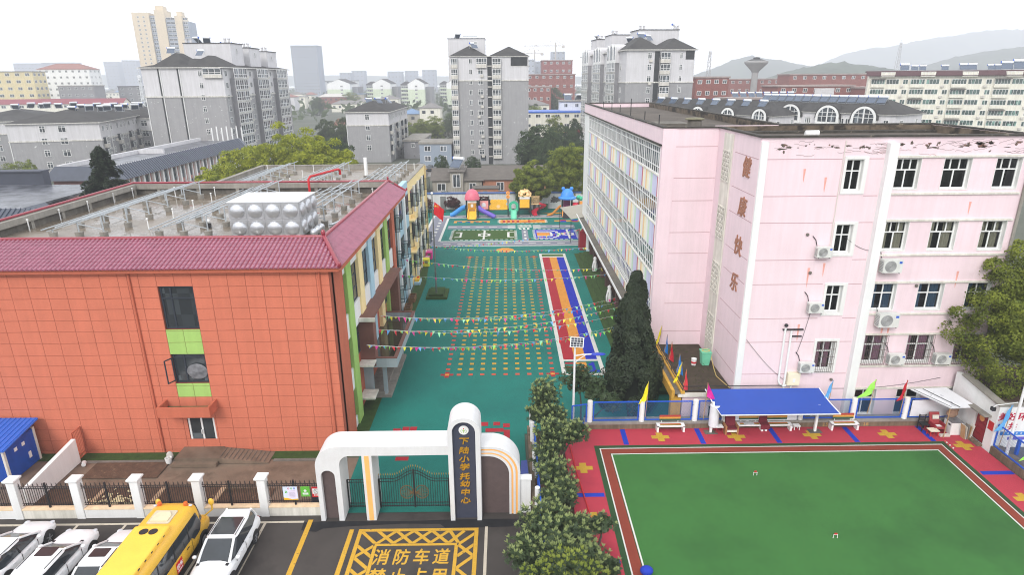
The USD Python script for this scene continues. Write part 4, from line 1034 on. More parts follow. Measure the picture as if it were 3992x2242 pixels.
ac((18.55, 11.67), 1.05, 'outdoor unit hanging left of the second floor from the top single window')
ac((22.6, 10.7), 1.35, 'large outdoor unit on an open bracket just right of the white column')
ac((18.55, 8.12), 1.08, 'outdoor unit left of the middle single window, rust streak below')
ac((22.95, 7.17), 1.45, 'largest outdoor unit, under the blue curtained window by the white column')
ac((18.55, 4.06), 1.08, 'outdoor unit beside the barred single window above the meter box')
ac((24.15, 4.56), 1.14, 'outdoor unit between the first and second barred windows')
ac((27.1, 4.56), 1.14, 'outdoor unit between the second and third barred windows near the tree')
# roof things
for k, (y, h) in enumerate(((47.5, .5), (52.5, .5), (58.5, 1.3), (64, .55), (69, .5), (75, .5))):
    r = thing('steel_rod', 'thin dark steel rod standing on the roof edge above the striped side', 'rod', (WX + .5, y, 18.2), group='steel rods on the pink building roof')
    obj('rod', MB().box(WX + .47, WX + .53, y - .03, y + .03, 18.2, 18.9 + h), DARKM, r)
    obj('rod_foot', MB().box(WX + .38, WX + .62, y - .1, y + .1, 18.2, 18.28), CONC_D, r)
v_ = thing('roof_vent', 'stubby concrete roof vent with a flat stone lid near the roof corner', 'vent', (14.2, 49.6, 18.2))
obj('stack', MB().rev([(.62, 18.2), (.52, 18.85), (.02, 18.85)], (14.3, 49, 0), 8), CONC_D, v_)
obj('lid', MB().ball((14.3, 49, 18.98), (.75, .6, .13), 2), mat('lichen_stone', S(112, 108, 88), .95, .3, 3), v_)
top('roof_hatch_slab', MB().box(11.6, 14.8, 52, 55, 18.2, 18.45), CONC_D, 'flat dark concrete slab lying on the striped wing roof', 'slab')
top('roof_pipe_end', MB().tube([(19.2, 41.2, 18.5), (20.0, 41.1, 18.52)], .2, 14), WHITE, 'white pipe end lying on the dark roof felt of the pink building', 'pipe', smooth=40)

# porch with a soil covered roof
po = thing('entrance_porch', 'low entrance porch with mustard edges and a soil covered roof against the pink wall', 'porch', (12.6, 40, 0))
MUST = mat('mustard_paint', S(206, 158, 62), .75, .1, 1, streak=.2)
obj('porch_slab', MB().box(10.95, PX0 - .09, 36.15, 43.93, 2.4, 2.66), CREAM, po)
obj('soil', MB().box(11.4, PX0 - .1, 36.3, 43.9, 2.66, 2.72), mat('mossy_soil', S(66, 56, 44), .95, .35, 1.5, bump=.04, bscale=12, spots=(2.2, .6, .75, S(86, 88, 48))), po)
obj('edge_beam', MB().box(10.5, 10.7, 36.1, 44.5, 2.3, 2.9), MUST, po)
obj('edge_gutter', MB().box(10.7, 11.1, 36.1, 44.5, 2.66, 2.7), CONC_D, po)
obj('edge_beam', MB().box(11.1, 11.35, 36.1, 43.9, 2.66, 2.85), MUST, po)
obj('front_wall', MB().box(11.3, PX0 - .1, 36.4, 36.6, 0, 2.4), PINK, po)
obj('front_post', MB().box(10.55, 11.2, 36.3, 36.7, 0, 2.3), MUST, po)
window(po, (13.0, 36.39, .7), X, -Y, 1.3, 1.0, .06, (.5,), (), .05, WHITE, PANE)
for z in (2.85, 3.15):
    obj('guard_rail', MB().tube([(11.2, 36.2, z), (17.6, 36.2, z)], .03, 6), DARKM, po)
    obj('guard_rail', MB().tube([(11.25, 36.25, z), (11.25, 43.8, z)], .03, 6), DARKM, po)
for k in range(6):
    obj('rail_post', MB().box(11.23, 11.27, 36.2 + 1.5 * k, 36.24 + 1.5 * k, 2.66, 3.2), DARKM, po)
wb = thing('wheelie_bin', 'mint green wheelie bin with a coiled hose on the porch soil', 'bin', (13.9, 40.4, 2.72))
GRN = mat('mint_plastic', S(112, 196, 160), .45, .06, 2)
obj('bin_body', MB().loft([np.array([(-.24, -.26, 0), (.24, -.26, 0), (.24, .26, 0), (-.24, .26, 0)]) + (13.9, 40.4, 2.72), np.array([(-.32, -.34, .95), (.32, -.34, .95), (.32, .34, .95), (-.32, .34, .95)]) + (13.9, 40.4, 2.72)]), GRN, wb)
obj('bin_lid', MB().box(13.55, 14.25, 40.03, 40.78, 3.67, 3.73), GRN, wb)
a = np.linspace(0, 12, 60)
obj('hose', MB().tube(np.r_[np.c_[13.9 + .26 * np.cos(a), 40.4 + .2 * np.sin(a), np.full(60, 3.77)], [(14.25, 40.2, 3.4), (14.3, 39.6, 2.78), (14.1, 38.4, 2.76), (14.3, 37.3, 2.76), (14.4, 36.6, 2.8)]], .025, 5), mat('hose', S(206, 180, 110), .6, .1, 2), wb)
pb = thing('paint_tin', 'white and red paint tin standing on the porch soil', 'tin', (13.1, 40.3, 2.72))
obj('tin', MB().rev([(.17, 2.72), (.19, 3.2), (.16, 3.2), (.15, 3.1)], (13.1, 40.3, 0), 14), WHITE, pb, smooth=40)
obj('tin_band', MB().rev([(.187, 2.86), (.194, 3.0), (.17, 3.0)], (13.1, 40.3, 0), 14), RED, pb)
m = MB()
for k in range(160):
    a = A3(RNG.uniform(11.5, 14.3), RNG.uniform(36.6, 43.7), 2.72)
    d = RNG.normal(0, 1, 3)
    m.quad(a, a + d * .05 + Z * .08, a + d * .12 + Z * .1)
stuff('porch_weeds', m, leafmat('weed_leaf', (.03, .06, .01), (.07, .14, .02), (.14, .22, .04)), 'scattered weeds and dead leaves on the porch soil', 'weeds')

# ------------------------------------------------------------------ gate arch
ARCHW = mat('gate_white', (.68, .68, .68), .6, .04, .6, streak=.05, spots=(.6, .55, .75, (.58, .57, .56)))
CHOC = mat('dark_brown_render', S(88, 74, 72), .85, .08, 4)
NAVY = mat('navy_panel', S(58, 62, 78), .6, .08, 3)
APR = mat('apricot_stripe', S(246, 180, 104), .6, .05, 1)
GOLD = mat('gold_letters', S(200, 150, 40), .35, .15, 4, metallic=.35)
ga = thing('school_gate', 'white arched school gate with a tall navy sign tower and curved striped right arch', 'gate', (-4.5, 28, 0))
GY0, GY1 = 27.6, 29.1


def rarch(x0, x1, zb, zt, r0, r1=None, n=10):
    """polygon of an upright shape with rounded top corners of radius r0 (left), r1 (right)"""
    r1 = r0 if r1 is None else r1
    P = [(x0, zb)]
    P += [(x0 + r0 - r0 * math.cos(t), zt - r0 + r0 * math.sin(t)) for t in np.linspace(0, math.pi / 2, n)] if r0 else [(x0, zt)]
    P += [(x1 - r1 + r1 * math.sin(t), zt - r1 + r1 * math.cos(t)) for t in np.linspace(0, math.pi / 2, n)] if r1 else [(x1, zt)]
    return Polygon(P + [(x1, zb)])


body = rarch(-9.85, -2.9, -.05, 4.42, 1.15, 0, 14)
opening = rarch(-8.62, -3.05, -.1, 3.9, .55, 0, 12)
niche = rarch(-9.62, -8.9, -.1, 3.05, .36, None, 14)
obj('left_portal', MB().ext(body.difference(opening).difference(niche), (0, GY0, 0), X, Z, -Y, -(GY1 - GY0), 0), ARCHW, ga, smooth=25)
obj('brown_niche', MB().box(-9.65, -8.87, GY0 + .25, GY0 + .35, -.02, 3.1), CHOC, ga)
pl = obj('slim_pillar', MB().box(-7.45, -6.95, GY0, GY1, -.05, 3.9), ARCHW, ga)
obj('apricot_band', MB().box(-7.32, -7.08, GY0 - .012, GY0, 0, 3.895), APR, pl)
ta = rarch(-3.05, -1.42, -.05, 6.05, .815, None, 20)
tin = rarch(-2.82, -1.66, -.1, 5.82, .58, None, 20)
obj('sign_tower', MB().ext(ta.difference(tin), (0, GY0 - .1, 0), X, Z, -Y, -1.6, 0), ARCHW, ga, smooth=25)
sp = obj('sign_panel', MB().ext(tin.buffer(.004), (0, GY0 + .12, 0), X, Z, -Y, -.1, 0), NAVY, ga)
for ch, z in zip('下陆小学托幼中心', (4.69, 4.14, 3.64, 3.16, 2.61, 2.16, 1.64, 1.14)):
    obj('gold_character', MB().ext(affinity.scale(glyph(ch, .5, 8), .98, .74, origin=(0, 0)), (-2.24, GY0 + .12, z), X, Z, -Y, .004, .06), GOLD, sp)
bd = obj('round_badge', MB().ext(Point(-2.24, 5.26).buffer(.25, 12), (0, GY0 + .12, 0), X, Z, -Y, .002, .03), WHITE, sp)
lg = MB()
for s in (-1, 1):
    t = np.linspace(0, 1.2, 7)
    lg.tube(np.c_[-2.24 + s * .14 * np.cos(t - .9), np.full(7, GY0 + .08), 5.22 + .14 * np.sin(t - .9)], .012, 4)
lg.bar((-2.24, GY0 + .08, 5.12), (-2.24, GY0 + .08, 5.3), .03).bar((-2.24, GY0 + .08, 5.2), (-2.15, GY0 + .08, 5.3), .02).bar((-2.24, GY0 + .08, 5.2), (-2.33, GY0 + .08, 5.3), .02)
obj('badge_leaves', lg, LIME, bd)
obj('badge_dot', MB().ball((-2.24, GY0 + .085, 5.36), .03, 1), RED, bd)
RX0, RX1 = -1.415, .6
R_ = lambda d: rarch(RX0, RX1 - d, -.05, 4.12 - d, 0, 1.55 - d * .8, 18)
gy = GY0 + .35
for i, (d0, d1, mm, off) in enumerate(((0, .13, ARCHW, 0), (.13, .24, APR, .05), (.24, .36, ARCHW, .02), (.36, .46, APR, .07), (.46, .58, ARCHW, .04))):
    obj('arch_band', MB().ext(R_(d0).difference(R_(d1)), (0, gy + off, 0), X, Z, -Y, -(1.35 - off), 0), mm, ga, smooth=25)
obj('arch_infill', MB().ext(R_(.58), (0, gy + .15, 0), X, Z, -Y, -.2, 0), CHOC, ga)
top('wall_stub', MB().box(.605, 1.15, 28.05, 28.35, 0, 2.05).box(.6, 1.2, 28.0, 28.4, 2.05, 2.15), WHITE, 'short white wall closing the gap right of the striped gate arch', 'wall')


def leaf_gate(name, x0, x1, zt, label, bump=0, finial=True):
    y = 28.6
    t = thing(name, label, 'gate', ((x0 + x1) / 2, y, 0))
    n = max(4, round((x1 - x0) / .125))
    cx, hw = (x0 + x1) / 2, (x1 - x0) / 2
    hz = lambda x: zt + (bump * (.5 + .5 * math.cos(math.pi * min(1, abs(x - cx) / (hw * .62)))) if bump else 0)
    for k in range(n + 1):
        x = x0 + (x1 - x0) * k / n
        b_ = obj('gate_bar', MB().box(x - .012, x + .012, y - .012, y + .012, .05, hz(x) + (.22 if finial else 0)), DARKM, t)
        if finial:
            obj('gold_spear', MB().rev([(.0, hz(x) + .38), (.024, hz(x) + .26), (.0, hz(x) + .2)], (x, y, 0), 5), GOLD, b_)
    xs_ = np.linspace(x0, x1, 31)
    for dz in (0, -.17):
        obj('top_rail', MB().tube([(x, y, hz(x) + dz) for x in xs_], .022, 5), DARKM, t)
    obj('bottom_rail', MB().box(x0, x1, y - .02, y + .02, .1, .14).box(x0, x1, y - .02, y + .02, .3, .33), DARKM, t)
    for x in (x0, x1) + ((cx,) if bump else ()):
        obj('gate_stile', MB().box(x - .045, x + .045, y - .04, y + .04, .03, hz(x) if x != cx else hz(x) + .05), DARKM, t)
    return t


t = leaf_gate('entrance_gate', -6.9, -3.2, 1.82, 'black wrought iron double gate with curved top and gold spear tips', .52)
for s in (-1, 1):
    m = MB()
    a = np.linspace(0, 2 * np.pi, 25)
    for r in (1, .93):
        m.tube(np.c_[-5.05 + s * (.4 + .36 * r * np.cos(a)), np.full(25, 28.55), 1.02 + .42 * r * np.sin(a)], .014, 4, False)
    for k in range(9):
        q = -1.3 + .32 * k
        m.tube([(-5.05 + s * .06, 28.55, .98), (-5.05 + s * (.25 + .1 * math.cos(q)), 28.54, 1.0 + .2 * math.sin(q)), (-5.05 + s * (.4 + .3 * math.cos(q)), 28.55, 1.02 + .36 * math.sin(q))], .01, 4)
    obj('fan_ornament', m, mat('old_gold', S(120, 92, 62), .5, .2, 4, metallic=.3), t)
leaf_gate('wicket_gate', -8.6, -7.5, 1.8, 'narrow black barred side gate left of the apricot striped pillar', 0, False)

# railing with white posts along the car park
px = (-29.1, -25.87, -22.62, -19.5, -16.3, -12.92)
for k, x in enumerate(px):
    t = thing('fence_post', ['white capped fence post at the left edge beside the blue shed', 'white capped fence post by the end of the sloping white wall', 'white capped fence post in front of the broken stones', 'white capped fence post behind the roof of the yellow bus', 'white capped fence post behind the nose of the yellow bus', 'white capped fence post nearest the poster and the gate'][k], 'post', (x, 28.2, 0), group='white posts of the car park fence')
    obj('shaft', MB().box(x - .21, x + .21, 28.0, 28.42, -.05, 2.2), WHITE, t)
    obj('post_cap', MB().loft([np.array([(-a, -a, 0), (a, -a, 0), (a, a, 0), (-a, a, 0)]) + (x, 28.21, z) for a, z in ((.22, 2.2), (.3, 2.3), (.3, 2.38), (.24, 2.42))]), WHITE, t)
for k in range(6):
    x0 = px[k] + .22
    x1 = px[k + 1] - .22 if k < 5 else -9.9
    t = thing('railing', 'black spear topped railing on a low white wall, ' + ['in front of the blue shed', 'crossed by the sloping white wall behind', 'before the pale broken stones', 'behind the rear of the yellow bus', 'right of the bus nose', 'with the three posters hung on it'][k], 'railing', ((x0 + x1) / 2, 28.2, 0), group='railings of the car park fence')
    obj('plinth', MB().box(x0, x1, 28.05, 28.37, -.05, .52), CREAM if k % 2 else WHITE, t)
    obj('plinth_top', MB().box(x0, x1, 28.02, 28.4, .52, .57), mat('stained_plinth', S(232, 206, 170), .8, .15, 2), t)
    n = int((x1 - x0) / .125)
    mid = n // 2
    for j in range(n + 1):
        x = x0 + .06 + (x1 - x0 - .12) * j / n
        th = .04 if j == mid else .011
        b_ = obj('picket', MB().box(x - th, x + th, 28.2 - th, 28.2 + th, .58 if j == mid else .7, 2.1 if j == mid else 1.85), DARKM, t)
        if j % 2 == 0 and j != mid:
            obj('spear_tip', MB().rev([(.0, 2.12), (.03, 2.0), (.012, 1.93), (.012, 1.85)], (x, 28.2, 0), 4).bar((x - .05, 28.2, 1.93), (x + .05, 28.2, 1.93), .016), DARKM, b_)
    for z in (.72, .84, 1.75, 1.87):
        obj('rail', MB().box(x0, x1, 28.185, 28.215, z - .012, z + .012), DARKM, t)
    for z in (1.81, .78):
        m = MB()
        for j in range(n):
            x = x0 + .12 + (x1 - x0 - .2) * j / n
            a = np.linspace(0, 2 * np.pi, 7)
            m.tube(np.c_[x + .045 * np.cos(a), np.full(7, 28.2), z + .045 * np.sin(a)], .007, 3, False)
        obj('ring_band', m, DARKM, t)


def board(name, x0, x1, z0, z1, label, bg, parts):
    t = thing(name, label, 'sign', ((x0 + x1) / 2, 28.1, z0))
    b_ = obj('board', MB().box(x0, x1, 28.09, 28.12, z0, z1), bg, t)
    for nm, p_, mm in parts:
        obj(nm, MB().ext(affinity.translate(affinity.scale(p_, x1 - x0, x1 - x0, origin=(0, 0)), x0, z0), (0, 28.09, 0), X, Z, -Y, .001, .006), mm, t)


PW2, PG, PP = mat('poster_pale', S(214, 224, 244), .5, .08, 3), mat('poster_green', S(96, 176, 60), .5, .08, 3), mat('poster_lilac', S(232, 222, 244), .5, .03, 3)
board('notice_poster', -11.85, -11.1, .95, 1.75, 'pale blue printed notice poster tied to the railing, leftmost of three', PW2, [
    ('print_panel', rect(.34, .12, .96, .84), PP), ('print_leaf', Polygon([(.1, .55), (.3, .62), (.22, .8)]), PG), ('print_grass', Polygon([(0, 0), (1, 0), (1, .1), (.6, .05), (.3, .16), (0, .2)]), YEL),
    *[('print_ring', Point(.4 + .2 * k, .94).buffer(.07).difference(Point(.4 + .2 * k, .94).buffer(.04)), c) for k, c in enumerate((RED, PG, BLUE))], *[('print_line', rect(.42, .72 - .1 * k, .85, .745 - .1 * k), mat('print_ink', S(120, 110, 150), .6)) for k in range(6)]])
board('green_sign', -10.92, -10.45, 1.15, 1.75, 'green sign with a white house mark and white lettering on the railing', PG, [
    ('mark', Polygon([(.3, .75), (.5, .95), (.7, .75), (.62, .75), (.62, .62), (.38, .62), (.38, .75)]), WHITE), *[('letter', rect(.2 + .16 * k, .32, .33 + .16 * k, .5), WHITE) for k in range(4)], ('line', rect(.2, .18, .82, .23), WHITE)])
board('no_smoking_sign', -10.34, -9.87, 1.1, 1.72, 'red bordered white no smoking sign by the gate end of the railing', RED, [
    ('white_field', rect(.07, .45, .93, 1.13), WHITE), ('ring', Point(.5, .79).buffer(.3).difference(Point(.5, .79).buffer(.24)), DARKM), ('slash', LineString([(.3, .98), (.7, .6)]).buffer(.03), DARKM), *[('letter', rect(.2 + .17 * k, .2, .32 + .17 * k, .35), WHITE) for k in range(4)]])
bx = thing('blue_bin', 'dark blue crate with green stools behind the no smoking sign', 'crate', (-10.3, 28.9, 0))
obj('crate', MB().box(-10.6, -10.15, 28.7, 29.1, 0, .75), mat('dark_blue_plastic', (.03, .04, .07), .5), bx)
obj('crate_lid', MB().box(-10.62, -10.13, 28.68, 29.12, .75, 1.05), mat('grey_plastic', (.16, .16, .17), .35), bx)

# ------------------------------------------------------------------ flagpole
fp = thing('flagpole', 'tall steel flagpole on a two step turf covered base in the yard', 'flagpole', (-7.4, 63.6, 0))
obj('base', MB().box(-8.5, -6.3, 62.3, 65.3, 0, .25), TURF, fp)
obj('base_step', MB().box(-8.25, -6.7, 62.6, 65.0, .25, .5), TURF, fp)
obj('pole', MB().tube([(-7.45, 63, .5), (-7.45, 63, 6), (-7.45, 63, 11.0)], [.085, .075, .05], 10), mat('dull_steel', (.22, .22, .21), .4, .2, 3, metallic=.5), fp, smooth=40)
obj('ball', MB().ball((-7.45, 63, 11.08), .13, 2), WHITE, fp, smooth=True)
fl = thing('national_flag', 'red flag with yellow stars drooping from the yard flagpole', 'flag', (-7.3, 63, 9))
FLAGR = mat('flag_red', S(206, 28, 36), .7, .12, 2)


def cloth(o, u, v, w, h, amp=.06, seed=0, n=14, m_=8, sag=0.):
    """a rippled cloth sheet from o along u (w) and v (h)"""
    nn = unit(np.cross(u, v))
    P = np.array([[o + u * (w * i / n) + v * (h * j / m_) + nn * (amp * math.sin(i * .9 + j * .5 + seed) * (i / n)) - Z * sag * (i / n) ** 1.4 for j in range(m_ + 1)] for i in range(n + 1)])
    F = [[i * (m_ + 1) + j, (i + 1) * (m_ + 1) + j, (i + 1) * (m_ + 1) + j + 1, i * (m_ + 1) + j + 1] for i in range(n) for j in range(m_)]
    return MB().add(P.reshape(-1, 3), F)


obj('cloth', cloth(A3(-7.36, 63, 8.95), unit(A3(.75, -.1, -.35)), unit(A3(.1, 0, 1)), 1.05, 1.25, .1, 1, sag=.35), FLAGR, fl, smooth=60)
st = lambda r: Polygon([((r if k % 2 == 0 else r * .4) * math.sin(k * math.pi / 5), (r if k % 2 == 0 else r * .4) * math.cos(k * math.pi / 5)) for k in range(10)])
obj('star', MB().ext(st(.15), (-7.12, 62.9, 9.8), X, Z, -Y, 0, .01), YEL, fl)
for k in range(4):
    obj('star', MB().ext(st(.05), (-6.9 + .03 * (k % 2), 62.88, 9.95 - .1 * k), X, Z, -Y, 0, .01), YEL, fl)

# ------------------------------------------------------------------ bunting across the yard
PENC = [mat('pennant_' + n, S(*c), .6, .05, 2) for n, c in dict(yellow=(236, 226, 70), pink=(222, 60, 150), green=(140, 214, 96), blue=(100, 160, 214), red=(214, 44, 56), mint=(150, 222, 170)).items()]
ropes = [((-9.2, 37.9, 5.5), (10.2, 51.8, 1.2)), ((-9.2, 38.1, 5.45), (10.2, 52.1, .8)), ((-9.2, 41.4, 5.2), (10.2, 52.5, 1.95)), ((-9.2, 41.6, 5.1), (10.2, 53.7, 2.2)), ((-9.2, 42.8, 5.7), (10.2, 54.7, 2.3)), ((-9.2, 43.0, 5.6), (10.2, 55.7, 2.35)), ((-10.3, 58.4, 5.6), (10.2, 64.2, 2.7)), ((-10.3, 58.6, 3.9), (10.2, 61.4, 2.9)), ((-10.3, 80.2, 1.2), (10.2, 76, 1.9)), ((-9.8, 80.5, 1.0), (10.0, 80.8, 3.2))]
pos = ['nearest of the front pair', 'second string of the front pair', 'lower string of the middle pair', 'upper string of the middle pair', 'nearer string of the third pair', 'farther string of the third pair', 'string just in front of the flagpole, upper', 'string just in front of the flagpole, lower', 'string crossing the far end of the dashed rows', 'farthest string, just before the orange oval']
for k, (a, b) in enumerate(ropes):
    a, b = A3(*a), A3(*b)
    t = thing('bunting', 'string of coloured triangular pennants, ' + pos[k], 'bunting', (a + b) / 2, group='pennant strings across the yard')
    q = lambda s: a + (b - a) * s - Z * (1.1 * 4 * s * (1 - s) * (.5 if k > 5 else .8))
    obj('string', MB().tube([q(s) for s in np.linspace(0, 1, 24)], .012, 3), WHITE, t)
    L_ = np.linalg.norm(b - a)
    n = int(L_ / .5)
    d = unit(b - a)
    for j in range(n):
        s = (j + .5 + PY.uniform(-.25, .25)) / n
        w = PY.uniform(.11, .15)
        tw = unit(d + A3(PY.uniform(-.5, .5), PY.uniform(-.9, .9), 0))
        p0 = q(s)
        dn = A3(PY.uniform(-.12, .12), PY.uniform(-.2, .2), -PY.uniform(.2, .36))
        obj('pennant', MB().quad(p0 - tw * w, p0 + tw * w, p0 + dn), PENC[(j + k) % 6 if PY.random() < .7 else PY.randrange(6)], t)

# ------------------------------------------------------------------ low things along the left facade
for k, (y, lab) in enumerate(((59.2, 'brown wooden planter box on the turf strip, nearest the porch'), (62.2, 'brown wooden planter box on the turf strip, farther one'))):
    t = thing('planter_box', lab, 'planter', (-9.9, y, 0), group='wooden planters on the turf strip')
    WOOD = mat('planter_wood', S(118, 84, 52), .8, .2, 3)
    obj('box', MB().box(-10.2, -9.55, y - .8, y + .8, 0, .06).box(-10.2, -10.14, y - .8, y + .8, .06, .5).box(-9.61, -9.55, y - .8, y + .8, .06, .5).box(-10.14, -9.61, y - .8, y - .74, .06, .5).box(-10.14, -9.61, y + .74, y + .8, .06, .5).box(-10.14, -9.61, y - .03, y + .03, .06, .45), WOOD, t)
    obj('soil', MB().box(-10.14, -9.61, y - .74, y + .74, .06, .35), SOIL, t)
for y, cc, lab in ((75.4, 'yellow', 'yellow and white toy cube on the turf strip by the yellow wall'), (78.7, 'pink', 'pink and white toy cube on the turf strip by the yellow wall')):
    t = thing('toy_cube', lab, 'toy', (-10, y, 0))
    mm = PENC[0 if cc == 'yellow' else 1]
    obj('cube_frame', bars(MB(), A3(-10.35, y, .02), X, Z, -Y, .8, .9, .16, (), (), 0, .9), mm, t)
    for j in range(6):
        obj('slat', MB().box(-10.3 + .02, -9.6, y + .02 + .15 * j, y + .09 + .15 * j, .92, .95), (WHITE, PENC[1])[j % 2], t)
t = thing('toy_shelf', 'yellow and pale blue toy shelf against the blue wall', 'toy shelf', (-10, 68, 0))
obj('shelf', MB().box(-10.4, -9.75, 67.3, 69.0, 0, .3), SKYB, t)
obj('toy', MB().box(-10.35, -9.9, 67.6, 68.6, .3, .55).ball((-10.1, 68.7, .5), .2, 1), YEL, t)

# ------------------------------------------------------------------ back wall of the yard
bw = thing('back_wall', 'white boundary wall with blue coping and dark murals behind the playground', 'wall', (0, 110.3, 0))
obj('wall', MB().box(-14.3, 13.6, 110.2, 110.5, 0, 2.75), mat('mural_white', (.7, .7, .69), .75, .05, .4, streak=.15), bw)
obj('blue_coping', MB().box(-14.4, 13.7, 110.05, 110.65, 2.75, 2.98), mat('blue_grey_coping', S(76, 104, 156), .6, .1, 1), bw)
for x in np.arange(-14.2, 13.5, 3.1):
    obj('pilaster', MB().box(x, x + .3, 110.12, 110.2, 0, 2.75), MATS['mural_white'], bw)
obj('grey_gate', MB().box(-11.6, -10.6, 110.1, 110.19, 0, 2.3), mat('grey_gate_paint', (.2, .2, .19), .7), bw)
MUR = mat('mural_ink', S(96, 94, 92), .9, .4, 3)
for cx, cz, sx, sz, sd in ((8.6, 1.55, 1.2, .75, 1), (5.2, 1.6, 1.4, .7, 2), (3.0, 1.0, .3, .2, 3), (2.0, 2.2, .4, .25, 4), (6.6, .7, .5, .4, 5)):
    r_ = np.random.default_rng(sd)
    a = np.linspace(0, 2 * np.pi, 22)[:-1]
    pts = [(cx + sx * q * math.cos(t_), cz + sz * q * math.sin(t_)) for q, t_ in zip(r_.uniform(.45, 1.1, 21), a)]
    obj('mural', MB().ext(Polygon(pts).buffer(0).intersection(rect(-14, .1, 13, 2.7)), (0, 110.2, 0), X, Z, -Y, .002, .008), MUR if sd != 2 else mat('mural_blue', S(84, 108, 124), .9, .3, 3), bw)
tb = thing('green_bin', 'dark green round bin against the muralled boundary wall', 'bin', (6.9, 109, 0))
obj('bin', MB().rev([(.35, 0), (.38, 1.0), (.34, 1.0), (.33, .9)], (6.9, 109, 0), 14), mat('bin_green', S(30, 96, 66), .5), tb, smooth=40)
obj('rim', MB().rev([(.4, .98), (.42, 1.06), (.33, 1.06)], (6.9, 109, 0), 14), MATS['bin_green'], tb)
rg = thing('red_booth', 'dark red metal cabinet standing at the far end of the arcade', 'cabinet', (10, 80.6, 0))
obj('cabinet', MB().box(9.75, 10.6, 81.7, 83.2, 0, 2.6), mat('maroon_paint', S(140, 34, 44), .5, .1, 1), rg)
obj('cabinet_side', MB().box(10.6, 10.95, 81.5, 83.2, 0, 2.75), WHITE, rg)
te = thing('tent_sheet', 'grey beige canopy sheet stretched over the yard beside the arcade end', 'canopy', (10, 90, 3))
obj('sheet', MB().quad(A3(9.0, 86, 3.3), A3(11.5, 85.2, 3.9), A3(11.5, 94, 3.9), A3(8.2, 95, 3.2)), mat('canvas_grey', S(196, 190, 174, .6), .8, .06, 1), te)
for p_ in ((9.0, 86), (8.2, 95)):
    obj('canopy_post', MB().box(p_[0] - .04, p_[0] + .04, p_[1] - .04, p_[1] + .04, 0, 3.25), DARKM, te)
for k, y in enumerate((60.3, 71.0)):
    t = thing('cloth_bundle', 'white dark striped figure standing by a brown arcade column, ' + ('nearer one' if k == 0 else 'farther one'), 'figure', (10.3, y, .3))
    obj('bundle', MB().rev([(.02, .3), (.3, .35), (.36, .9), (.25, 1.4), (.16, 1.7), (.2, 1.95), (.02, 2.1)], (10.35, y, 0), 10), WHITE, t, smooth=True)
    for j in range(6):
        a = j * 1.05
        obj('dark_stripe', MB().tube([(10.35 + .37 * math.cos(a), y + .37 * math.sin(a), z) for z in (.5, .9)] + [(10.35 + .27 * math.cos(a), y + .27 * math.sin(a), 1.4)], .03, 4), DARKM, t)

# ------------------------------------------------------------------ playground
PC = {n: mat('play_' + n, S(*c), .4, .06, 1.5) for n, c in dict(pink=(214, 104, 124), blue=(54, 140, 214), purple=(108, 88, 190), yellow=(240, 184, 60), mint=(62, 180, 140), lightmint=(116, 206, 172), red=(206, 46, 70), peach=(240, 204, 150), lime=(120, 200, 110), orange=(240, 160, 70), skyblue=(66, 140, 220), rose=(236, 160, 156), plum=(120, 40, 90)).items()}
POST = mat('dark_green_post', (.015, .035, .03), .45)


def trough(pts, w, h, closed=False, n=9):
    """slide bed along pts: an open half pipe, or a tube"""
    p = np.asarray(pts, float)
    t = np.gradient(p, axis=0)
    R = []
    for i in range(len(p)):
        s = unit(np.cross(t[i], Z))
        u = unit(np.cross(s, t[i]))
        if closed:
            a = np.linspace(0, 2 * np.pi, n + 3)[:-1]
        else:
            a = np.linspace(math.pi, 2 * math.pi, n)
        outer = [p[i] + s * (w / 2 * math.cos(q)) + u * (h * math.sin(q)) for q in a]
        if not closed:
            outer += [p[i] + s * (w / 2 * .86 * math.cos(q)) + u * (h * .82 * math.sin(q)) for q in a[::-1]]
        R.append(np.array(outer))
    return MB().loft(R, True)


def curve(*P, n=14):
    P = np.array(P, float)
    s = np.linspace(0, len(P) - 1, n)
    from scipy.interpolate import CubicSpline
    return CubicSpline(np.arange(len(P)), P)(s)


pg = thing('play_structure', 'large plastic play structure with pink dome, cream cloud roof and six coloured slides', 'playground', (-2, 103.6, 0))
for x, y, h in ((-6.6, 103, 2.9), (-4.7, 103, 2.9), (-6.6, 104.6, 2.9), (-4.7, 104.6, 2.9), (-2.9, 104.2, 3.4), (.3, 103.8, 3.4), (2.1, 103.6, 3.5), (4.0, 103.6, 3.5), (2.1, 105, 3.5), (4.0, 105, 3.5)):
    obj('post', MB().tube([(x, y, 0), (x, y, h)], .09, 8), POST, pg, smooth=40)
obj('deck', MB().box(-6.6, -4.7, 103, 104.6, 1.1, 1.2).box(-4.7, 2.1, 103.9, 104.6, 1.1, 1.2).box(2.1, 4.0, 103.6, 105, 1.1, 1.2), POST, pg)
dome_ = obj('pink_dome', MB().loft([np.array([(sx * a, sy * a, 0) for sx, sy in ((-1, -1), (0, -1.12), (1, -1), (1.12, 0), (1, 1), (0, 1.12), (-1, 1), (-1.12, 0))]) + (-5.65, 103.8, z) for a, z in ((1.12, 3.0), (1.1, 3.25), (.95, 3.9), (.65, 4.35), (.25, 4.6), (.02, 4.65))]), PC['pink'], pg, smooth=50)
obj('house_front', MB().box(-6.35, -4.95, 102.9, 103, 1.3, 2.5), mat('house_ochre', S(196, 140, 40), .5), pg)
obj('house_window', MB().box(-5.85, -5.45, 102.87, 102.9, 1.8, 2.3), WHITE, pg)
obj('gable_board', MB().box(-6.4, -4.9, 102.92, 103, 2.5, 2.98), WHITE, pg)
obj('blue_slide', trough(curve((-6.8, 104.4, 1.5), (-7.6, 104.5, 1.2), (-8.6, 104.5, .5), (-9.4, 104.5, .15)), .8, .4, True), PC['blue'], pg, smooth=50)
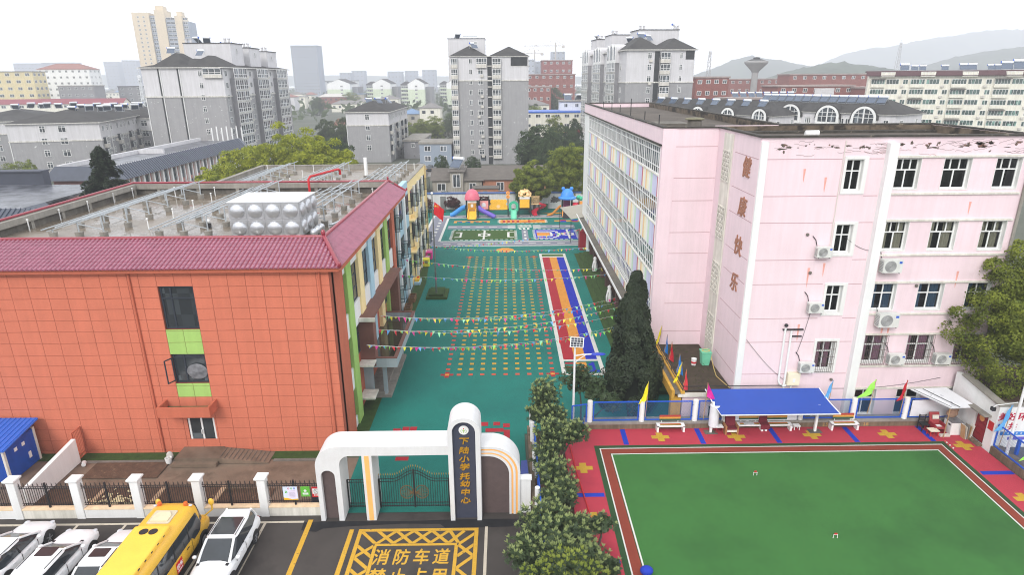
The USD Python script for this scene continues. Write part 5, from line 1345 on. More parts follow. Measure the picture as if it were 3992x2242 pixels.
obj('yellow_slide', MB().add([A3(-6.2, 103, 1.15), A3(-5.1, 103, 1.15), A3(-5.0, 101.2, .1), A3(-6.3, 101.2, .1)], [[0, 1, 2, 3]]).bar((-6.25, 103, 1.35), (-6.35, 101.1, .25), .14, .35).bar((-5.05, 103, 1.35), (-4.95, 101.1, .25), .14, .35), PC['yellow'], pg)
obj('purple_slide', trough(curve((-4.6, 103.4, 1.9), (-4.2, 103.2, 1.3), (-3.2, 103, .8), (-1.9, 102.6, .15)), .75, .38, True), PC['purple'], pg, smooth=50)
obj('pink_panel', MB().box(-4.4, -3.0, 104.1, 104.2, 1.2, 2.6), PC['rose'], pg)
obj('panel_window', MB().ext(rarch(-4.1, -3.4, 1.6, 2.3, .3), (0, 104.1, 0), X, Z, -Y, 0, .03), WHITE, pg)
m = MB().ext(unary_union([affinity.scale(Point(-1.3, 1.9).buffer(1), 1.35, .62), *[affinity.translate(Point(0, 0).buffer(.36), -2.3 + .52 * k, 2.55) for k in range(5)], rect(-2.8, 1.2, .2, 1.9)]), (0, 103.8, 0), X, Z, -Y, 0, .25)
obj('crab_panel', m, PC['yellow'], pg)
obj('panel_mark', MB().ext(Point(-1.3, 1.75).buffer(.3), (0, 103.55, 0), X, Z, -Y, 0, .02), PC['peach'], pg)
for z in (3.35, 3.95):
    m = MB()
    for k in range(8):
        m.ball((.3 + .2 * math.cos(k * .785), 103.7, z + .2 * math.sin(k * .785)), (.13, .06, .13), 1)
    obj('flower', m, PC['orange'], pg)
obj('green_arch', MB().ext(Polygon([(.45, 1.0), (2.0, 1.0), (2.0, 2.2), (1.75, 2.45), (1.22, 2.7), (.7, 2.45), (.45, 2.2)]).difference(Point(1.22, 1.85).buffer(.38).union(rect(.84, .9, 1.6, 1.85))), (0, 103.5, 0), X, Z, -Y, -.12, .12), PC['mint'], pg)
obj('mint_slide', trough(curve((1.22, 103.5, 1.4), (1.22, 102.9, 1.1), (1.2, 102.1, .45), (1.2, 101.6, .2)), .95, .35), PC['lightmint'], pg, smooth=50)
m = MB()
for k in range(26):
    a = RNG.uniform(0, 2 * np.pi)
    q = RNG.uniform(0, 1) ** .5
    m.ball((3.05 + 1.0 * q * math.cos(a), 104.3 + .8 * q * math.sin(a), 3.55 + .75 * (1 - q ** 2)), RNG.uniform(.28, .4), 1)
m.box(2.0, 4.1, 103.5, 105.1, 3.35, 3.55)
obj('cloud_roof', m, PC['peach'], pg, smooth=60)
obj('yellow_panel', MB().box(2.25, 3.85, 103.52, 103.6, 1.5, 2.9), PC['yellow'], pg)
obj('white_panel', MB().box(2.2, 3.9, 103.55, 103.6, 2.95, 3.35), WHITE, pg)
for k in range(9):
    obj('cream_rail', MB().box(4.15 + .16 * k, 4.2 + .16 * k, 103.9, 103.95, 2.0, 3.3), PC['peach'], pg)
obj('cream_rail_bar', MB().box(4.1, 5.55, 103.88, 103.97, 3.25, 3.35).box(4.1, 5.55, 103.88, 103.97, 1.95, 2.05), PC['peach'], pg)
a = np.linspace(.2, 5.6, 22)
obj('red_spiral_slide', trough(np.c_[5.5 + .85 * np.sin(a), 104.4 - .85 * np.cos(a) * .9 + .2, 2.3 - .39 * (a - .2)], .85, .4), PC['red'], pg, smooth=50)
obj('spiral_post', MB().tube([(5.5, 104.6, 0), (5.5, 104.6, 2.6)], .1, 8), POST, pg)
obj('climbing_net', MB().box(-6.1, -5.2, 103.1, 103.15, .3, 1.1), mat('dark_net', S(84, 62, 40), .9), pg)

p2 = thing('bear_play_tower', 'smaller play tower with blue bear eared hat roof and spiral tube slide', 'playground', (10.2, 103, 0))
for x, y, h in ((9.3, 102.9, 3.2), (10.9, 102.9, 3.2), (9.3, 104.2, 3.2), (10.9, 104.2, 3.2), (12.0, 103, 3.0), (12.6, 103.8, 2.4)):
    obj('post', MB().tube([(x, y, 0), (x, y, h)], .08, 8), POST, p2, smooth=40)
obj('hat_roof', MB().rev([(1.45, 3.0), (1.5, 3.2), (1.1, 3.4), (1.0, 3.9), (.75, 4.35), (.35, 4.6), (.02, 4.65)], (10.1, 103.5, 0), 18), PC['skyblue'], p2, smooth=50)
for s in (-1, 1):
    obj('ear', MB().ball((10.1 + s * .68, 103.5, 4.65), (.3, .18, .32), 2), PC['skyblue'], p2, smooth=True)
obj('plum_panel', MB().box(9.5, 10.7, 104.0, 104.1, .9, 2.7), PC['plum'], p2)
obj('yellow_slide', trough(curve((9.0, 103.6, 1.9), (8.6, 103.8, 1.5), (7.8, 104.2, .6), (6.9, 104.5, .15)), .7, .35), PC['orange'], p2, smooth=50)
obj('ramp', MB().add([A3(9.5, 103, 1.1), A3(10.5, 103, 1.1), A3(10.3, 101.7, .02), A3(9.3, 101.7, .02)], [[0, 1, 2, 3]]), mat('ramp_black', (.02, .02, .025), .7), p2)
for x in (9.35, 10.55):
    obj('ramp_side', MB().bar((x + .05, 103, 1.5), (x - .15, 101.7, .3), .1, .5), PC['orange'], p2)
tb_ = curve((11.3, 103.3, 1.9), (11.4, 102.7, 1.5), (11.1, 102.1, .9), (10.8, 101.6, .35))
obj('tube_slide', trough(tb_[:5], 1.1, .55, True), PC['red'], p2, smooth=50)
obj('tube_slide', trough(tb_[4:10], .95, .48, True), PC['yellow'], p2, smooth=50)
obj('tube_mouth', trough(tb_[9:], 1.0, .45), PC['lime'], p2, smooth=50)
obj('red_box', MB().box(11.0, 12.0, 103.3, 103.9, 1.0, 2.3), PC['red'], p2)
m = MB()
for k in range(9):
    m.ball((12.3 + RNG.uniform(-.5, .5), 103.4 + RNG.uniform(-.2, .2), 3.1 + RNG.uniform(-.1, .2)), RNG.uniform(.25, .38), 1)
obj('mint_cloud', m, PC['mint'], p2, smooth=60)
obj('side_panel', MB().box(12.1, 12.7, 103.2, 103.3, 1.2, 2.6), PC['orange'], p2)

# ------------------------------------------------------------------ vehicles (local: nose towards +x)
CARW = mat('car_white', (.78, .79, .80), .25, .02, 1, spec=.6, coat=.6)
CARK = mat('car_dark', (.02, .022, .03), .25, .1, 1, spec=.6, coat=.6)
CGL = mat('car_glass', (.018, .022, .026), .06, .3, .8, spec=.8)
TYRE = mat('tyre', (.018, .018, .018), .85, .2, 5)
RIM = mat('alloy_rim', (.38, .39, .41), .35, .1, 5, metallic=.7)
TRIM = mat('black_trim', (.015, .015, .016), .5, .1, 3)
LAMPC = mat('lamp_clear', (.55, .57, .6), .12, .2, 8, spec=.8)
LAMPR = mat('lamp_red', (.35, .02, .02), .15, .2, 8, spec=.8)


def section(x, w, z0, z1, n=20, e=3.2):
    a = np.arange(n) * 2 * np.pi / n + np.pi / n
    c, s = np.cos(a), np.sin(a)
    f = lambda q: np.sign(q) * np.abs(q) ** (2 / e)
    return np.c_[np.full(n, x), w / 2 * f(c), (z0 + z1) / 2 + (z1 - z0) / 2 * f(s)]


def wheels(t, xs_, yw, r, w=.22):
    for x in xs_:
        for s in (-1, 1):
            y = s * (yw - w / 2)
            ax = lambda prof, n=20: MB().loft([np.c_[x + rr * np.cos(b), np.full(n, y + s * d), r + rr * np.sin(b)] for rr, d in prof for b in [np.arange(n) * 2 * np.pi / n]])
            k = obj('wheel', ax([(r * .9, -w / 2), (r, -w / 3), (r, w / 3), (r * .9, w / 2), (r * .68, w / 2)]), TYRE, t, smooth=40, local=True)
            m = ax([(r * .68, w / 2 - .03), (r * .6, w / 2 + .0), (r * .15, w / 2 + .012)])
            for j in range(5):
                b = j * 1.2566
                m.bar((x, y + s * (w / 2 + .015), r), (x + r * .62 * math.cos(b), y + s * (w / 2 + .005), r + r * .62 * math.sin(b)), .05, .03)
            obj('rim', m, RIM, k, local=True)


def car(label, loc, rz, paint, st, L=4.6, W=1.82, Hh=1.46, suv=False, sunroof=None, group='cars parked along the railing'):
    t = thing('parked_car', label, 'car', loc, rz, group)
    h = L / 2
    belt = .92 if not suv else 1.02
    rings = [section(x * h, W * w, z0, z1) for x, w, z0, z1 in st]
    obj('body', MB().loft(rings), paint, t, smooth=50, local=True)
    # greenhouse
    wr_ = W / 2 - .08
    if suv:
        base = [(-h * .95, .80), (-h * .6, .97), (h * .3, .98), (h * .46, .84)]
        roof = [(-h * .84, .70), (-h * .55, .84), (-h * .02, .83), (h * .06, .74)]
    else:
        base = [(-h * .82, .74), (-h * .5, .95), (h * .3, .97), (h * .5, .82)]
        roof = [(-h * .46, .66), (-h * .3, .80), (-h * .02, .80), (h * .06, .70)]
    P = lambda B, z: np.array([(x, y * wr_, z) for x, y in B] + [(x, -y * wr_, z) for x, y in B[::-1]])
    bz, tz = belt - .03, Hh - .05
    A_, B_ = P(base, bz), P(roof, tz)
    obj('windows', MB().loft([A_, B_]), CGL, t, smooth=30, local=True)
    R2 = np.array([[p[0], p[1] * 1.03, tz - .02] for p in B_])
    R3 = np.array([[p[0] * .97, p[1] * .97, Hh - .01] for p in B_])
    R4 = np.array([[p[0] * .8, p[1] * .7, Hh + .02] for p in B_])
    rf = obj('roof', MB().loft([R2, R3, R4]), paint, t, smooth=40, local=True)
    m = MB()
    for i in (0, 3, 4, 7):
        m.tube([A_[i] * (1, 1.01, 1), (A_[i] + B_[i]) / 2 * (1, 1.02, 1) + Z * .03, B_[i] + Z * .0], [.07, .055, .06], 6)
    obj('pillar', m, paint, t, smooth=50, local=True)
    m = MB()
    for s in (-1, 1):
        m.bar((-h * .12, s * wr_ * .985, bz), (-h * .14, s * wr_ * .75, tz), .07, .03)
        m.tube([(-h * .5, s * wr_ * .72, Hh + .015), (h * .0, s * wr_ * .74, Hh + .02)], .018, 5)
    obj('door_post', m, TRIM, t, local=True)
    if sunroof:
        a, b, w = sunroof
        obj('sunroof', MB().ext(rect(a, -w, b, w).buffer(.05), (0, 0, Hh + .012), X, Y, Z, 0, .018), CGL, rf, local=True)
    for s in (-1, 1):
        obj('mirror', MB().ball((h * .33, s * (W / 2 + .07), belt + .05), (.1, .11, .08), 2), paint, t, smooth=True, local=True)
        obj('headlight', MB().ball((h * .915, s * W * .345, belt - .2), (.13, .13, .05), 2), LAMPC, t, smooth=True, local=True)
        obj('tail_lamp', MB().ball((-h * .955, s * W * .38, belt - .16), (.08, .13, .09), 2), LAMPR, t, smooth=True, local=True)
        for x in (-h * .35, h * .05):
            obj('door_handle', MB().box(x - .1, x + .1, s * W / 2 * .985 - .02, s * W / 2 * .985 + .02, belt - .17, belt - .14), paint, t, local=True)
        obj('door_seam', MB().box(-h * .145, -h * .135, s * W / 2 * .99 - .012, s * W / 2 * .99 + .006, .35, belt - .05).box(h * .3, h * .31, s * W / 2 * .985 - .012, s * W / 2 * .985 + .006, .4, belt - .08), TRIM, t, local=True)
        for x in (-h * .58, h * .6):
            obj('wheel_arch', MB().ext(Point(x, .36).buffer(.40, 12).intersection(rect(x - 1, .2, x + 1, 2)), (0, s * (W / 2 - .05), 0), X, Z, -Y * s, -.06, .1), TRIM, t, local=True)
        obj('sill', MB().box(-h * .45, h * .45, s * W / 2 * .97 - .03, s * W / 2 * .97 + .03, .22, .33), TRIM, t, local=True)
    obj('grille', MB().box(h * .975, h * .992, -.42, .42, .42, .66), TRIM, t, local=True)
    obj('number_plate', MB().box(-h * 1.0, -h * .985, -.24, .24, .6, .74).box(h * .99, h * 1.0, -.24, .24, .4, .53), BLUE, t, local=True)
    obj('wiper_cowl', MB().box(h * .47, h * .53, -wr_ * .85, wr_ * .85, bz - .02, bz + .025), TRIM, t, local=True)
    wheels(t, (-h * .58, h * .6), W / 2 - .01, .34)
    return t


sedan = [(-1.0, .5, .45, .75), (-.985, .8, .32, .92), (-.93, .93, .27, 1.0), (-.8, .98, .24, 1.0), (-.5, 1, .22, .96), (0, 1, .2, .95), (.4, 1, .22, .96), (.55, .99, .22, .95), (.7, .97, .23, .91), (.83, .93, .25, .84), (.92, .86, .28, .76), (.97, .76, .33, .68), (1.0, .5, .42, .58)]
suvs = [(-1.0, .6, .5, .8), (-.985, .88, .35, 1.02), (-.93, .96, .3, 1.07), (-.5, 1, .26, 1.05), (0, 1, .25, 1.04), (.4, 1, .25, 1.05), (.55, .99, .26, 1.05), (.7, .97, .27, 1.02), (.83, .94, .29, .96), (.92, .88, .32, .89), (.97, .78, .36, .80), (1.0, .55, .45, .68)]
car('white sedan with plain roof parked second from the left at the railing', (-23.85, 24.75, 0), 90, CARW, sedan, 4.6, 1.8, 1.44)
car('white car with small dark sunroof, left of the car half hidden by the bus', (-21.2, 23.9, 0), 90, CARW, suvs, 4.7, 1.86, 1.5, True, (-.35, .12, .36))
car('white car with dark sunroof half hidden behind the yellow bus', (-18.75, 24.0, 0), 90, CARW, sedan, 4.65, 1.82, 1.46, False, (-.5, -.05, .34))
car('dark car cut off at the left edge of the car park', (-27.1, 24.1, 0), 90, CARK, sedan, 4.6, 1.8, 1.44)
car('white suv with long panoramic sunroof parked alone right of the bus, tail to the railing', (-13.55, 24.6, 0), -90, CARW, suvs, 4.75, 1.86, 1.62, True, (-1.25, -.1, .5))

BUSY = mat('bus_yellow', S(244, 192, 62, .82), .35, .04, 1, spec=.5, coat=.3, spots=(1.6, .56, .75, S(226, 176, 84, .82)))
bus = thing('school_bus', 'yellow school bus with short nose, roof hatch and raised roof air unit', 'bus', (-16.1, 23.2, 0), 90)
W = 2.1


def bsec(x, w, z0, z1, e=5.5):
    return section(x, w, z0, z1, 28, e)


O = lambda n, m, mm, par=bus, sm=False, lab=None: obj(n, m, mm, par, smooth=sm, local=True, label=lab)
O('body', MB().loft([bsec(x, w, z0, z1) for x, w, z0, z1 in ((-3.9, 1.9, .5, 2.6), (-3.8, 2.08, .4, 2.7), (-2, 2.1, .35, 2.72), (1.4, 2.1, .35, 2.72), (2.2, 2.06, .35, 2.70), (2.55, 1.95, .4, 2.6), (2.7, 1.8, .45, 2.35))]), BUSY, sm=50)
O('nose', MB().loft([bsec(x, w, z0, z1, 3.6) for x, w, z0, z1 in ((2.3, 2.0, .4, 1.5), (2.9, 2.0, .38, 1.42), (3.4, 1.9, .38, 1.25), (3.75, 1.6, .42, 1.0), (3.85, 1.1, .5, .8))]), BUSY, sm=50)
O('windscreen', MB().loft([np.array([(2.62, -.95, 1.45), (2.62, .95, 1.45), (2.45, .88, 2.38), (2.45, -.88, 2.38)]), np.array([(3.0, -.86, 1.42), (3.0, .86, 1.42), (2.76, .8, 2.38), (2.76, -.8, 2.38)])]), CGL)
for s in (-1, 1):
    O('window_band', MB().ext(Polygon([(-3.6, 1.38), (1.55, 1.38), (1.75, 1.15), (2.3, 1.2), (2.5, 1.5), (2.2, 2.3), (-3.6, 2.3)]), (0, s * 1.045, 0), X, Z, Y * s, -.02, .012), CGL)
    for x in (-2.6, -1.3, 0, 1.3):
        O('window_post', MB().box(x - .03, x + .03, s * 1.05 - .02, s * 1.05 + .022, 1.38, 2.3), TRIM)
    O('mirror', MB().tube([(3.2, s * .9, 1.35), (3.35, s * 1.25, 1.6), (3.3, s * 1.3, 2.0)], .05, 6).ball((3.28, s * 1.3, 2.1), (.09, .14, .2), 2), BUSY, sm=40)
    O('headlight', MB().ball((3.62, s * .68, .82), (.14, .16, .12), 2), LAMPC, sm=True)
    O('beacon', MB().rev([(.11, 2.62), (.1, 2.8), (.08, 2.84), (.01, 2.84)], (2.3, s * .62, 0), 12), mat('amber_beacon', S(200, 98, 40), .25))
    O('roof_lamp', MB().ball((2.3, s * .84, 2.66), (.07, .09, .05), 1), LAMPC)
    O('wheel_arch', MB().ext(Point(2.55, .42).buffer(.5, 12), (0, s * 1.0, 0), X, Z, -Y * s, -.05, .1), TRIM)
    O('handle', MB().box(1.0, 1.2, s * 1.05, s * 1.075, 1.16, 1.2), TRIM)
    O('door_seam', MB().box(1.5, 1.515, s * 1.05, s * 1.058, .5, 1.35), TRIM)
st_ = O('red_sticker', MB().box(-.05, .5, -1.066, -1.055, .7, 1.25), RED)
for k, ch in enumerate('校车'):
    O('sticker_character', MB().ext(glyph(ch, .24), (.1 + .27 * k, -1.066, 1.03), X, Z, -Y, .001, .004), WHITE, st_)
O('sticker_line', MB().box(.02, .43, -1.07, -1.066, .76, .82), WHITE, st_)
for k in range(4):
    O('flower_decal', MB().ext(unary_union([Point(.07 * math.cos(j * 1.256), .07 * math.sin(j * 1.256)).buffer(.05) for j in range(5)]), (-.5 - .55 * k, -1.055, .9 - .06 * (k % 2)), X, Z, -Y, .001, .004), CREAM)
pod = O('air_unit', MB().loft([section(x, w, z0, z1, 24, 6) for x, w, z0, z1 in ((-3.1, 1.3, 2.6, 2.75), (-2.9, 1.56, 2.6, 2.88), (-.2, 1.6, 2.6, 2.93), (.5, 1.58, 2.6, 2.93), (.62, 1.45, 2.6, 2.85))]), mat('faded_yellow', S(238, 190, 70), .5, .06, 1), sm=45)
for y in (-.26, .16):
    O('round_vent', MB().ext(Point(.12, y).buffer(.19, 14), (0, 0, 2.93), X, Y, Z, 0, .02), TRIM, pod)
for k in range(6):
    for s in (-1, 1):
        O('clip', MB().box(-2.6 + .5 * k, -2.48 + .5 * k, s * .78 - .02, s * .78 + .02, 2.78, 2.84), TRIM, pod)
h_ = O('roof_hatch', MB().ext(rect(.95, -.45, 1.75, .45).buffer(.06), (0, 0, 2.7), X, Y, Z, 0, .06), mat('hatch_frame', S(196, 186, 160), .6, .1, 3))
O('hatch_lid', MB().ext(Polygon([(1.05, -.35), (1.05, .35), (1.4, .36), (1.62, .2), (1.62, -.2), (1.4, -.36)]).buffer(.04), (0, 0, 2.76), X, Y, Z, 0, .05), mat('hatch_lid', S(220, 204, 170), .4, .08, 2), h_)
for k in range(5):
    O('roof_rib', MB().box(-3.85, -3.1, -.7 + .35 * k, -.66 + .35 * k, 2.7, 2.735), BUSY)
wheels(bus, (-2.4, 2.55), 1.05, .42, .26)

# ------------------------------------------------------------------ raised ball court
RC = mat('court_red', S(200, 60, 78, .7), .8, .07, .5, spots=(.5, .5, .75, S(180, 50, 70, .7)))
GC = mat('court_green', S(58, 116, 50, .75), .9, .08, .35, spots=(.22, .5, .72, S(48, 100, 42, .75)), bump=.004, bscale=200)
GD = mat('court_green_dark', S(48, 82, 44, .7), .9, .1, .5)
BRK = mat('court_brown', S(148, 62, 42, .7), .85, .06, .6)
ZR = .6
struct('red_court', MB().add([A3(3.4, 18, -.02), A3(28.6, 18, -.02), A3(28.65, 35.35, -.02), A3(3.4, 35.35, -.02), A3(3.4, 18, ZR), A3(28.4, 18, ZR), A3(28.65, 35.35, ZR), A3(3.4, 35.35, ZR)], [[4, 5, 6, 7], [0, 1, 5, 4], [1, 2, 6, 5], [2, 3, 7, 6], [3, 0, 4, 7]]), RC)
crt = stage.GetPrimAtPath('/World/red_court')
gp = lambda d: Polygon([(5.22 + d, 17), (26.1 - d, 17), (26.75 - d, 33.5 - d), (5.22 + d, 33.45 - d)])
cm = lambda n, m, p, z: mark(n, m, p, z, crt)
cm('green_border', GD, gp(0), ZR + .004)
cm('white_line', PAINT['white'], gp(.30).difference(gp(.37)), ZR + .012)
cm('brown_strip', BRK, gp(.37).difference(gp(.86)), ZR + .008)
cm('white_line', PAINT['white'], gp(.9).difference(gp(.98)), ZR + .012)
cm('green_field', GC, gp(.98), ZR + .008)
bl = mat('court_blue', S(24, 60, 190, .7), .75, .06, 1)
yl_ = mat('court_yellow', S(214, 170, 50, .7), .75, .08, 1)
for x in (7.1, 11.85, 16.55, 21.35, 26.05):
    cm('blue_stripe', bl, Polygon([(x + .02, 35.3), (x + .34, 35.3), (x + .3, 33.52), (x - .02, 33.52)]), ZR + .004)
for y in (28.5, 23.5):
    cm('blue_stripe', bl, rect(3.42, y, 5.15, y + .33), ZR + .004)
for y in (30.06, 24.5):
    cm('blue_stripe', bl, Polygon([(26.7, y), (28.55, y), (28.55, y + .34), (26.75, y + .34)]), ZR + .004)
for x, y in ((9.5, 34.35), (14.25, 34.3), (19.05, 34.4), (23.8, 34.4), (27.65, 33.0), (27.4, 27.9), (4.3, 31.15), (4.35, 26.75), (4.4, 21.8)):
    cm('yellow_cross', yl_, unary_union([rect(x - .55, y - .18, x + .55, y + .18), rect(x - .2, y - .5, x + .2, y + .5)]), ZR + .006)
# ledge wall carrying the blue mesh fence
STONE = mat('weathered_stone', S(122, 106, 88), .9, .25, 1.2, streak=.35, bump=.01, bscale=8)
stp = thing('stone_ledge', 'long low weathered stone ledge behind the benches of the red court', 'ledge', (17, 35.6, ZR))
obj('step', MB().box(4.9, 28.7, 35.35, 36.0, 0, .95), STONE, stp)
obj('coping', MB().box(4.85, 28.7, 35.30, 36.0, .95, 1.1), CONC, stp)
for k, x in enumerate((20.3, 22.9)):
    for j, ch in enumerate(('15', '16')[k]):
        obj('painted_digit', MB().ext(glyph(ch, .28), (x + .2 * j, 35.35, .8), X, Z, -Y, .001, .006), mat('faded_gold', S(176, 140, 84), .8), stp)
posts = [5.2, 8.52, 11.92, 15.3, 18.7, 22.05, 25.4, 28.7]
NET = usdkit.material(stage, '/World/Looks/chain_link', {
    'g': ('geometry', {}), 's': ('separate_xyz', {}), 'a': ('math', {'math_type': 'add'}), 'd': ('math', {'math_type': 'subtract'}), 'h': ('math', {'math_type': 'add'}),
    'wa': ('math', {'math_type': 'pingpong', 'value2': .05}), 'wd': ('math', {'math_type': 'pingpong', 'value2': .05}), 'mn': ('math', {'math_type': 'minimum'}), 'lt': ('math', {'math_type': 'less_than', 'value2': .007}),
    'p': ('principled_bsdf', {'base_color': S(50, 100, 150), 'roughness': .5}), 't': ('transparent_bsdf', {}), 'x': ('mix_closure', {})},
    [('g.position', 's.vector'), ('s.x', 'h.value1'), ('s.y', 'h.value2'), ('h.value', 'a.value1'), ('s.z', 'a.value2'), ('h.value', 'd.value1'), ('s.z', 'd.value2'), ('a.value', 'wa.value1'), ('d.value', 'wd.value1'), ('wa.value', 'mn.value1'), ('wd.value', 'mn.value2'), ('mn.value', 'lt.value1'), ('lt.value', 'x.fac'), ('t.BSDF', 'x.closure1'), ('p.BSDF', 'x.closure2')], surface='x.closure')
pdesc = ['almost hidden by the left tree', 'under the large yellow flag', 'left of the magenta flag', 'inside the blue roofed shelter, left', 'inside the blue roofed shelter, right', 'left of the green flag', 'beside the red flag', 'at the white hut']
for k, x in enumerate(posts):
    t = thing('court_post', 'round white fence post on the stone ledge, ' + pdesc[k], 'post', (x, 35.5, 1.1), group='round white posts of the blue mesh fence')
    obj('post', MB().tube([(x, 35.5, 1.1), (x, 35.5, 2.55)], .17, 14), WHITE, t, smooth=40)
    obj('post_top', MB().ball((x, 35.5, 2.55), (.17, .17, .06), 2), CREAM, t, smooth=True)
    obj('hinge', MB().box(x - .2, x + .2, 35.45, 35.52, 1.4, 1.44).box(x - .2, x + .2, 35.45, 35.52, 2.2, 2.24), DARKM, t)
BF = mat('blue_fence_paint', S(30, 84, 190), .45, .08, 2)


def mesh_panel(a, b, z0, z1, label):
    a, b = A3(*a, z0), A3(*b, z0)
    u = unit(b - a)
    w = np.linalg.norm(b - a)
    n = unit(np.cross(u, Z))
    t = thing('mesh_fence', label, 'fence', (a + b) / 2, group='blue framed mesh panels')
    f = obj('frame', bars(MB(), a, u, Z, n, w, z1 - z0, .07, (), (), -.03, .03), BF, t)
    obj('mesh', MB().quad(a + u * .07 + Z * .07, b - u * .07 + Z * .07, b - u * .07 + Z * (z1 - z0 - .07), a + u * .07 + Z * (z1 - z0 - .07)), NET, t)


fd = ['at the left end behind the loquat tree', 'behind the leftmost bench', 'under the magenta flag by the shelter', 'behind the shelter benches', 'at the right end of the shelter', 'before the pink wall under the green flag', 'beside the white hut, hung with white sheet']
for k in range(7):
    mesh_panel((posts[k] + .2, 35.5), (posts[k + 1] - .2, 35.5), 1.14, 2.5, 'blue framed wire mesh fence panel ' + fd[k])
mesh_panel((4.0, 35.2), (5.0, 35.45), 1.0, 2.4, 'short blue mesh panel buried in the magnolia foliage')
ws = thing('white_sheet', 'creased white sheet hanging on the mesh fence beside the white hut', 'sheet', (26.5, 35.4, 1.3))
obj('cloth', cloth(A3(25.7, 35.42, 1.25), X, Z, 2.7, 1.15, .05, 2, 20, 8), mat('plastic_sheet', (.72, .73, .76), .5, .06, 2), ws, smooth=60)

# flags on canes
FC = {n: mat('flag_' + n, S(*c), .7, .06, 2) for n, c in dict(yellow=(240, 226, 40), pink=(212, 36, 150), blue=(98, 168, 220), lime=(158, 232, 92), crimson=(190, 30, 48), deep=(30, 120, 200), coral=(210, 60, 72)).items()}
CANE = mat('bamboo_cane', S(168, 136, 96), .7, .15, 3)


def cane_flag(x, y, z0, z1, col, label, w=.8, h=1.15, sgn=-1, lean=0.12):
    t = thing('cane_flag', label, 'flag', (x, y, z0), group=None)
    b, e = A3(x, y, z0), A3(x + lean * .6, y, z1)
    obj('cane', MB().tube([b, (b + e) / 2 + X * lean * .15, e], .022, 6), CANE, t)
    d = unit(b - e)
    m = MB()
    rr = 8
    P = []
    for i in range(rr + 1):
        for j in range(5):
            s = i / rr
            ww = w * (1 - .0) * s
            P.append(e + d * (h * s) + X * sgn * ww * j / 4 - Z * .35 * (j / 4) * s + Y * .07 * math.sin(i * 1.1 + j * 1.4))
    m.add(P, [[i * 5 + j, i * 5 + j + 1, (i + 1) * 5 + j + 1, (i + 1) * 5 + j] for i in range(rr) for j in range(4)])
    obj('pennant_cloth', m, FC[col], t, smooth=60)


cane_flag(8.72, 35.38, 1.45, 3.95, 'yellow', 'yellow triangular flag on a bamboo cane above the mesh fence, behind the leftmost bench', .5, 1.3, -1)
cane_flag(12.42, 35.3, 1.3, 3.85, 'pink', 'magenta triangular flag on a cane at the left corner of the blue shelter roof', .65, .95, 1)
cane_flag(20.2, 35.38, 1.5, 3.9, 'blue', 'pale blue triangular flag on a cane at the right end of the shelter roof', .5, 1.3, -1, .3)
cane_flag(22.9, 35.38, 1.5, 3.92, 'lime', 'lime green triangular flag on a cane before the ground floor windows', .95, 1.0, -1, .3)
cane_flag(25.0, 35.38, 1.5, 3.85, 'crimson', 'dark red flag drooping on a cane beside a round white post', .38, 1.2, -1)
cane_flag(28.9, 32.0, 1.1, 3.95, 'blue', 'pale blue triangular flag on a cane in front of the white lettered wall', .55, 1.5, -1, .3)
cane_flag(28.75, 29.7, 1.1, 3.2, 'lime', 'lime green flag on a cane at the right edge of the court', .6, 1.2, -1, .3)
for y, col, lab, w_ in ((43.3, 'yellow', 'yellow flag leaning on the porch rail nearest the striped side', .3), (41.6, 'deep', 'strong blue flag hanging from the porch rail behind the red one', .3), (40.3, 'crimson', 'red national flag hanging from the porch rail', .4), (38.2, 'deep', 'wide strong blue flag leaning over the porch rail', .5), (37.6, 'yellow', 'yellow flag drooping beside the wide blue one on the porch rail', .35), (36.5, 'coral', 'coral red flag at the front corner of the porch rail', .4)):
    cane_flag(11.25, y, 2.7, 4.5 if y > 38 else 4.2, col, lab, w_, 1.3, 1 if col != 'yellow' else -1, .35)

# shelter
SHB2 = mat('shelter_blue', S(48, 88, 190, .65), .5, .05, .6)
sl = thing('shelter', 'open shelter with a large blue sheet roof on white posts beside the court', 'shelter', (16.4, 35, ZR))
P = []
for i in range(9):
    s = i / 8
    y, z = 36.0 - 2.0 * s, 2.95 - .75 * s + .35 * (s - .5) ** 2
    for j in range(11):
        P.append((12.6 + .45 * s + (7.3 + .05 * s) * j / 10, y, z))
F = [[i * 11 + j, i * 11 + j + 1, (i + 1) * 11 + j + 1, (i + 1) * 11 + j] for i in range(8) for j in range(10)]
obj('roof', MB().add(P, F).add(np.array(P) - Z * .04, [f[::-1] for f in F]), SHB2, sl, smooth=40)
obj('roof_edge', MB().tube([P[0], P[44], P[88], P[98]], .035, 6).tube([P[10], P[54], P[98]], .035, 6), WHITE, sl)
for x, y, zt in ((12.8, 34.85, 2.75), (19.42, 34.84, 2.5), (13.1, 35.9, 2.9), (19.6, 35.9, 2.9), (16.4, 35.9, 2.9)):
    obj('post', MB().box(x - .07, x + .07, y - .07, y + .07, ZR, zt), WHITE, sl)
    obj('foot_plate', MB().box(x - .4, x + .4, y - .25, y + .25, ZR, ZR + .02), CONC_D, sl) if y < 35 else None
obj('rolled_blind', MB().tube([(12.95, 34.9, 2.5), (12.95, 34.9, 1.05)], .3, 12), mat('plastic_sheet', (.72, .73, .76)), sl, smooth=40)
obj('back_sheet', MB().box(13.6, 18.4, 35.3, 35.33, 1.15, 2.6), MATS['plastic_sheet'], sl)


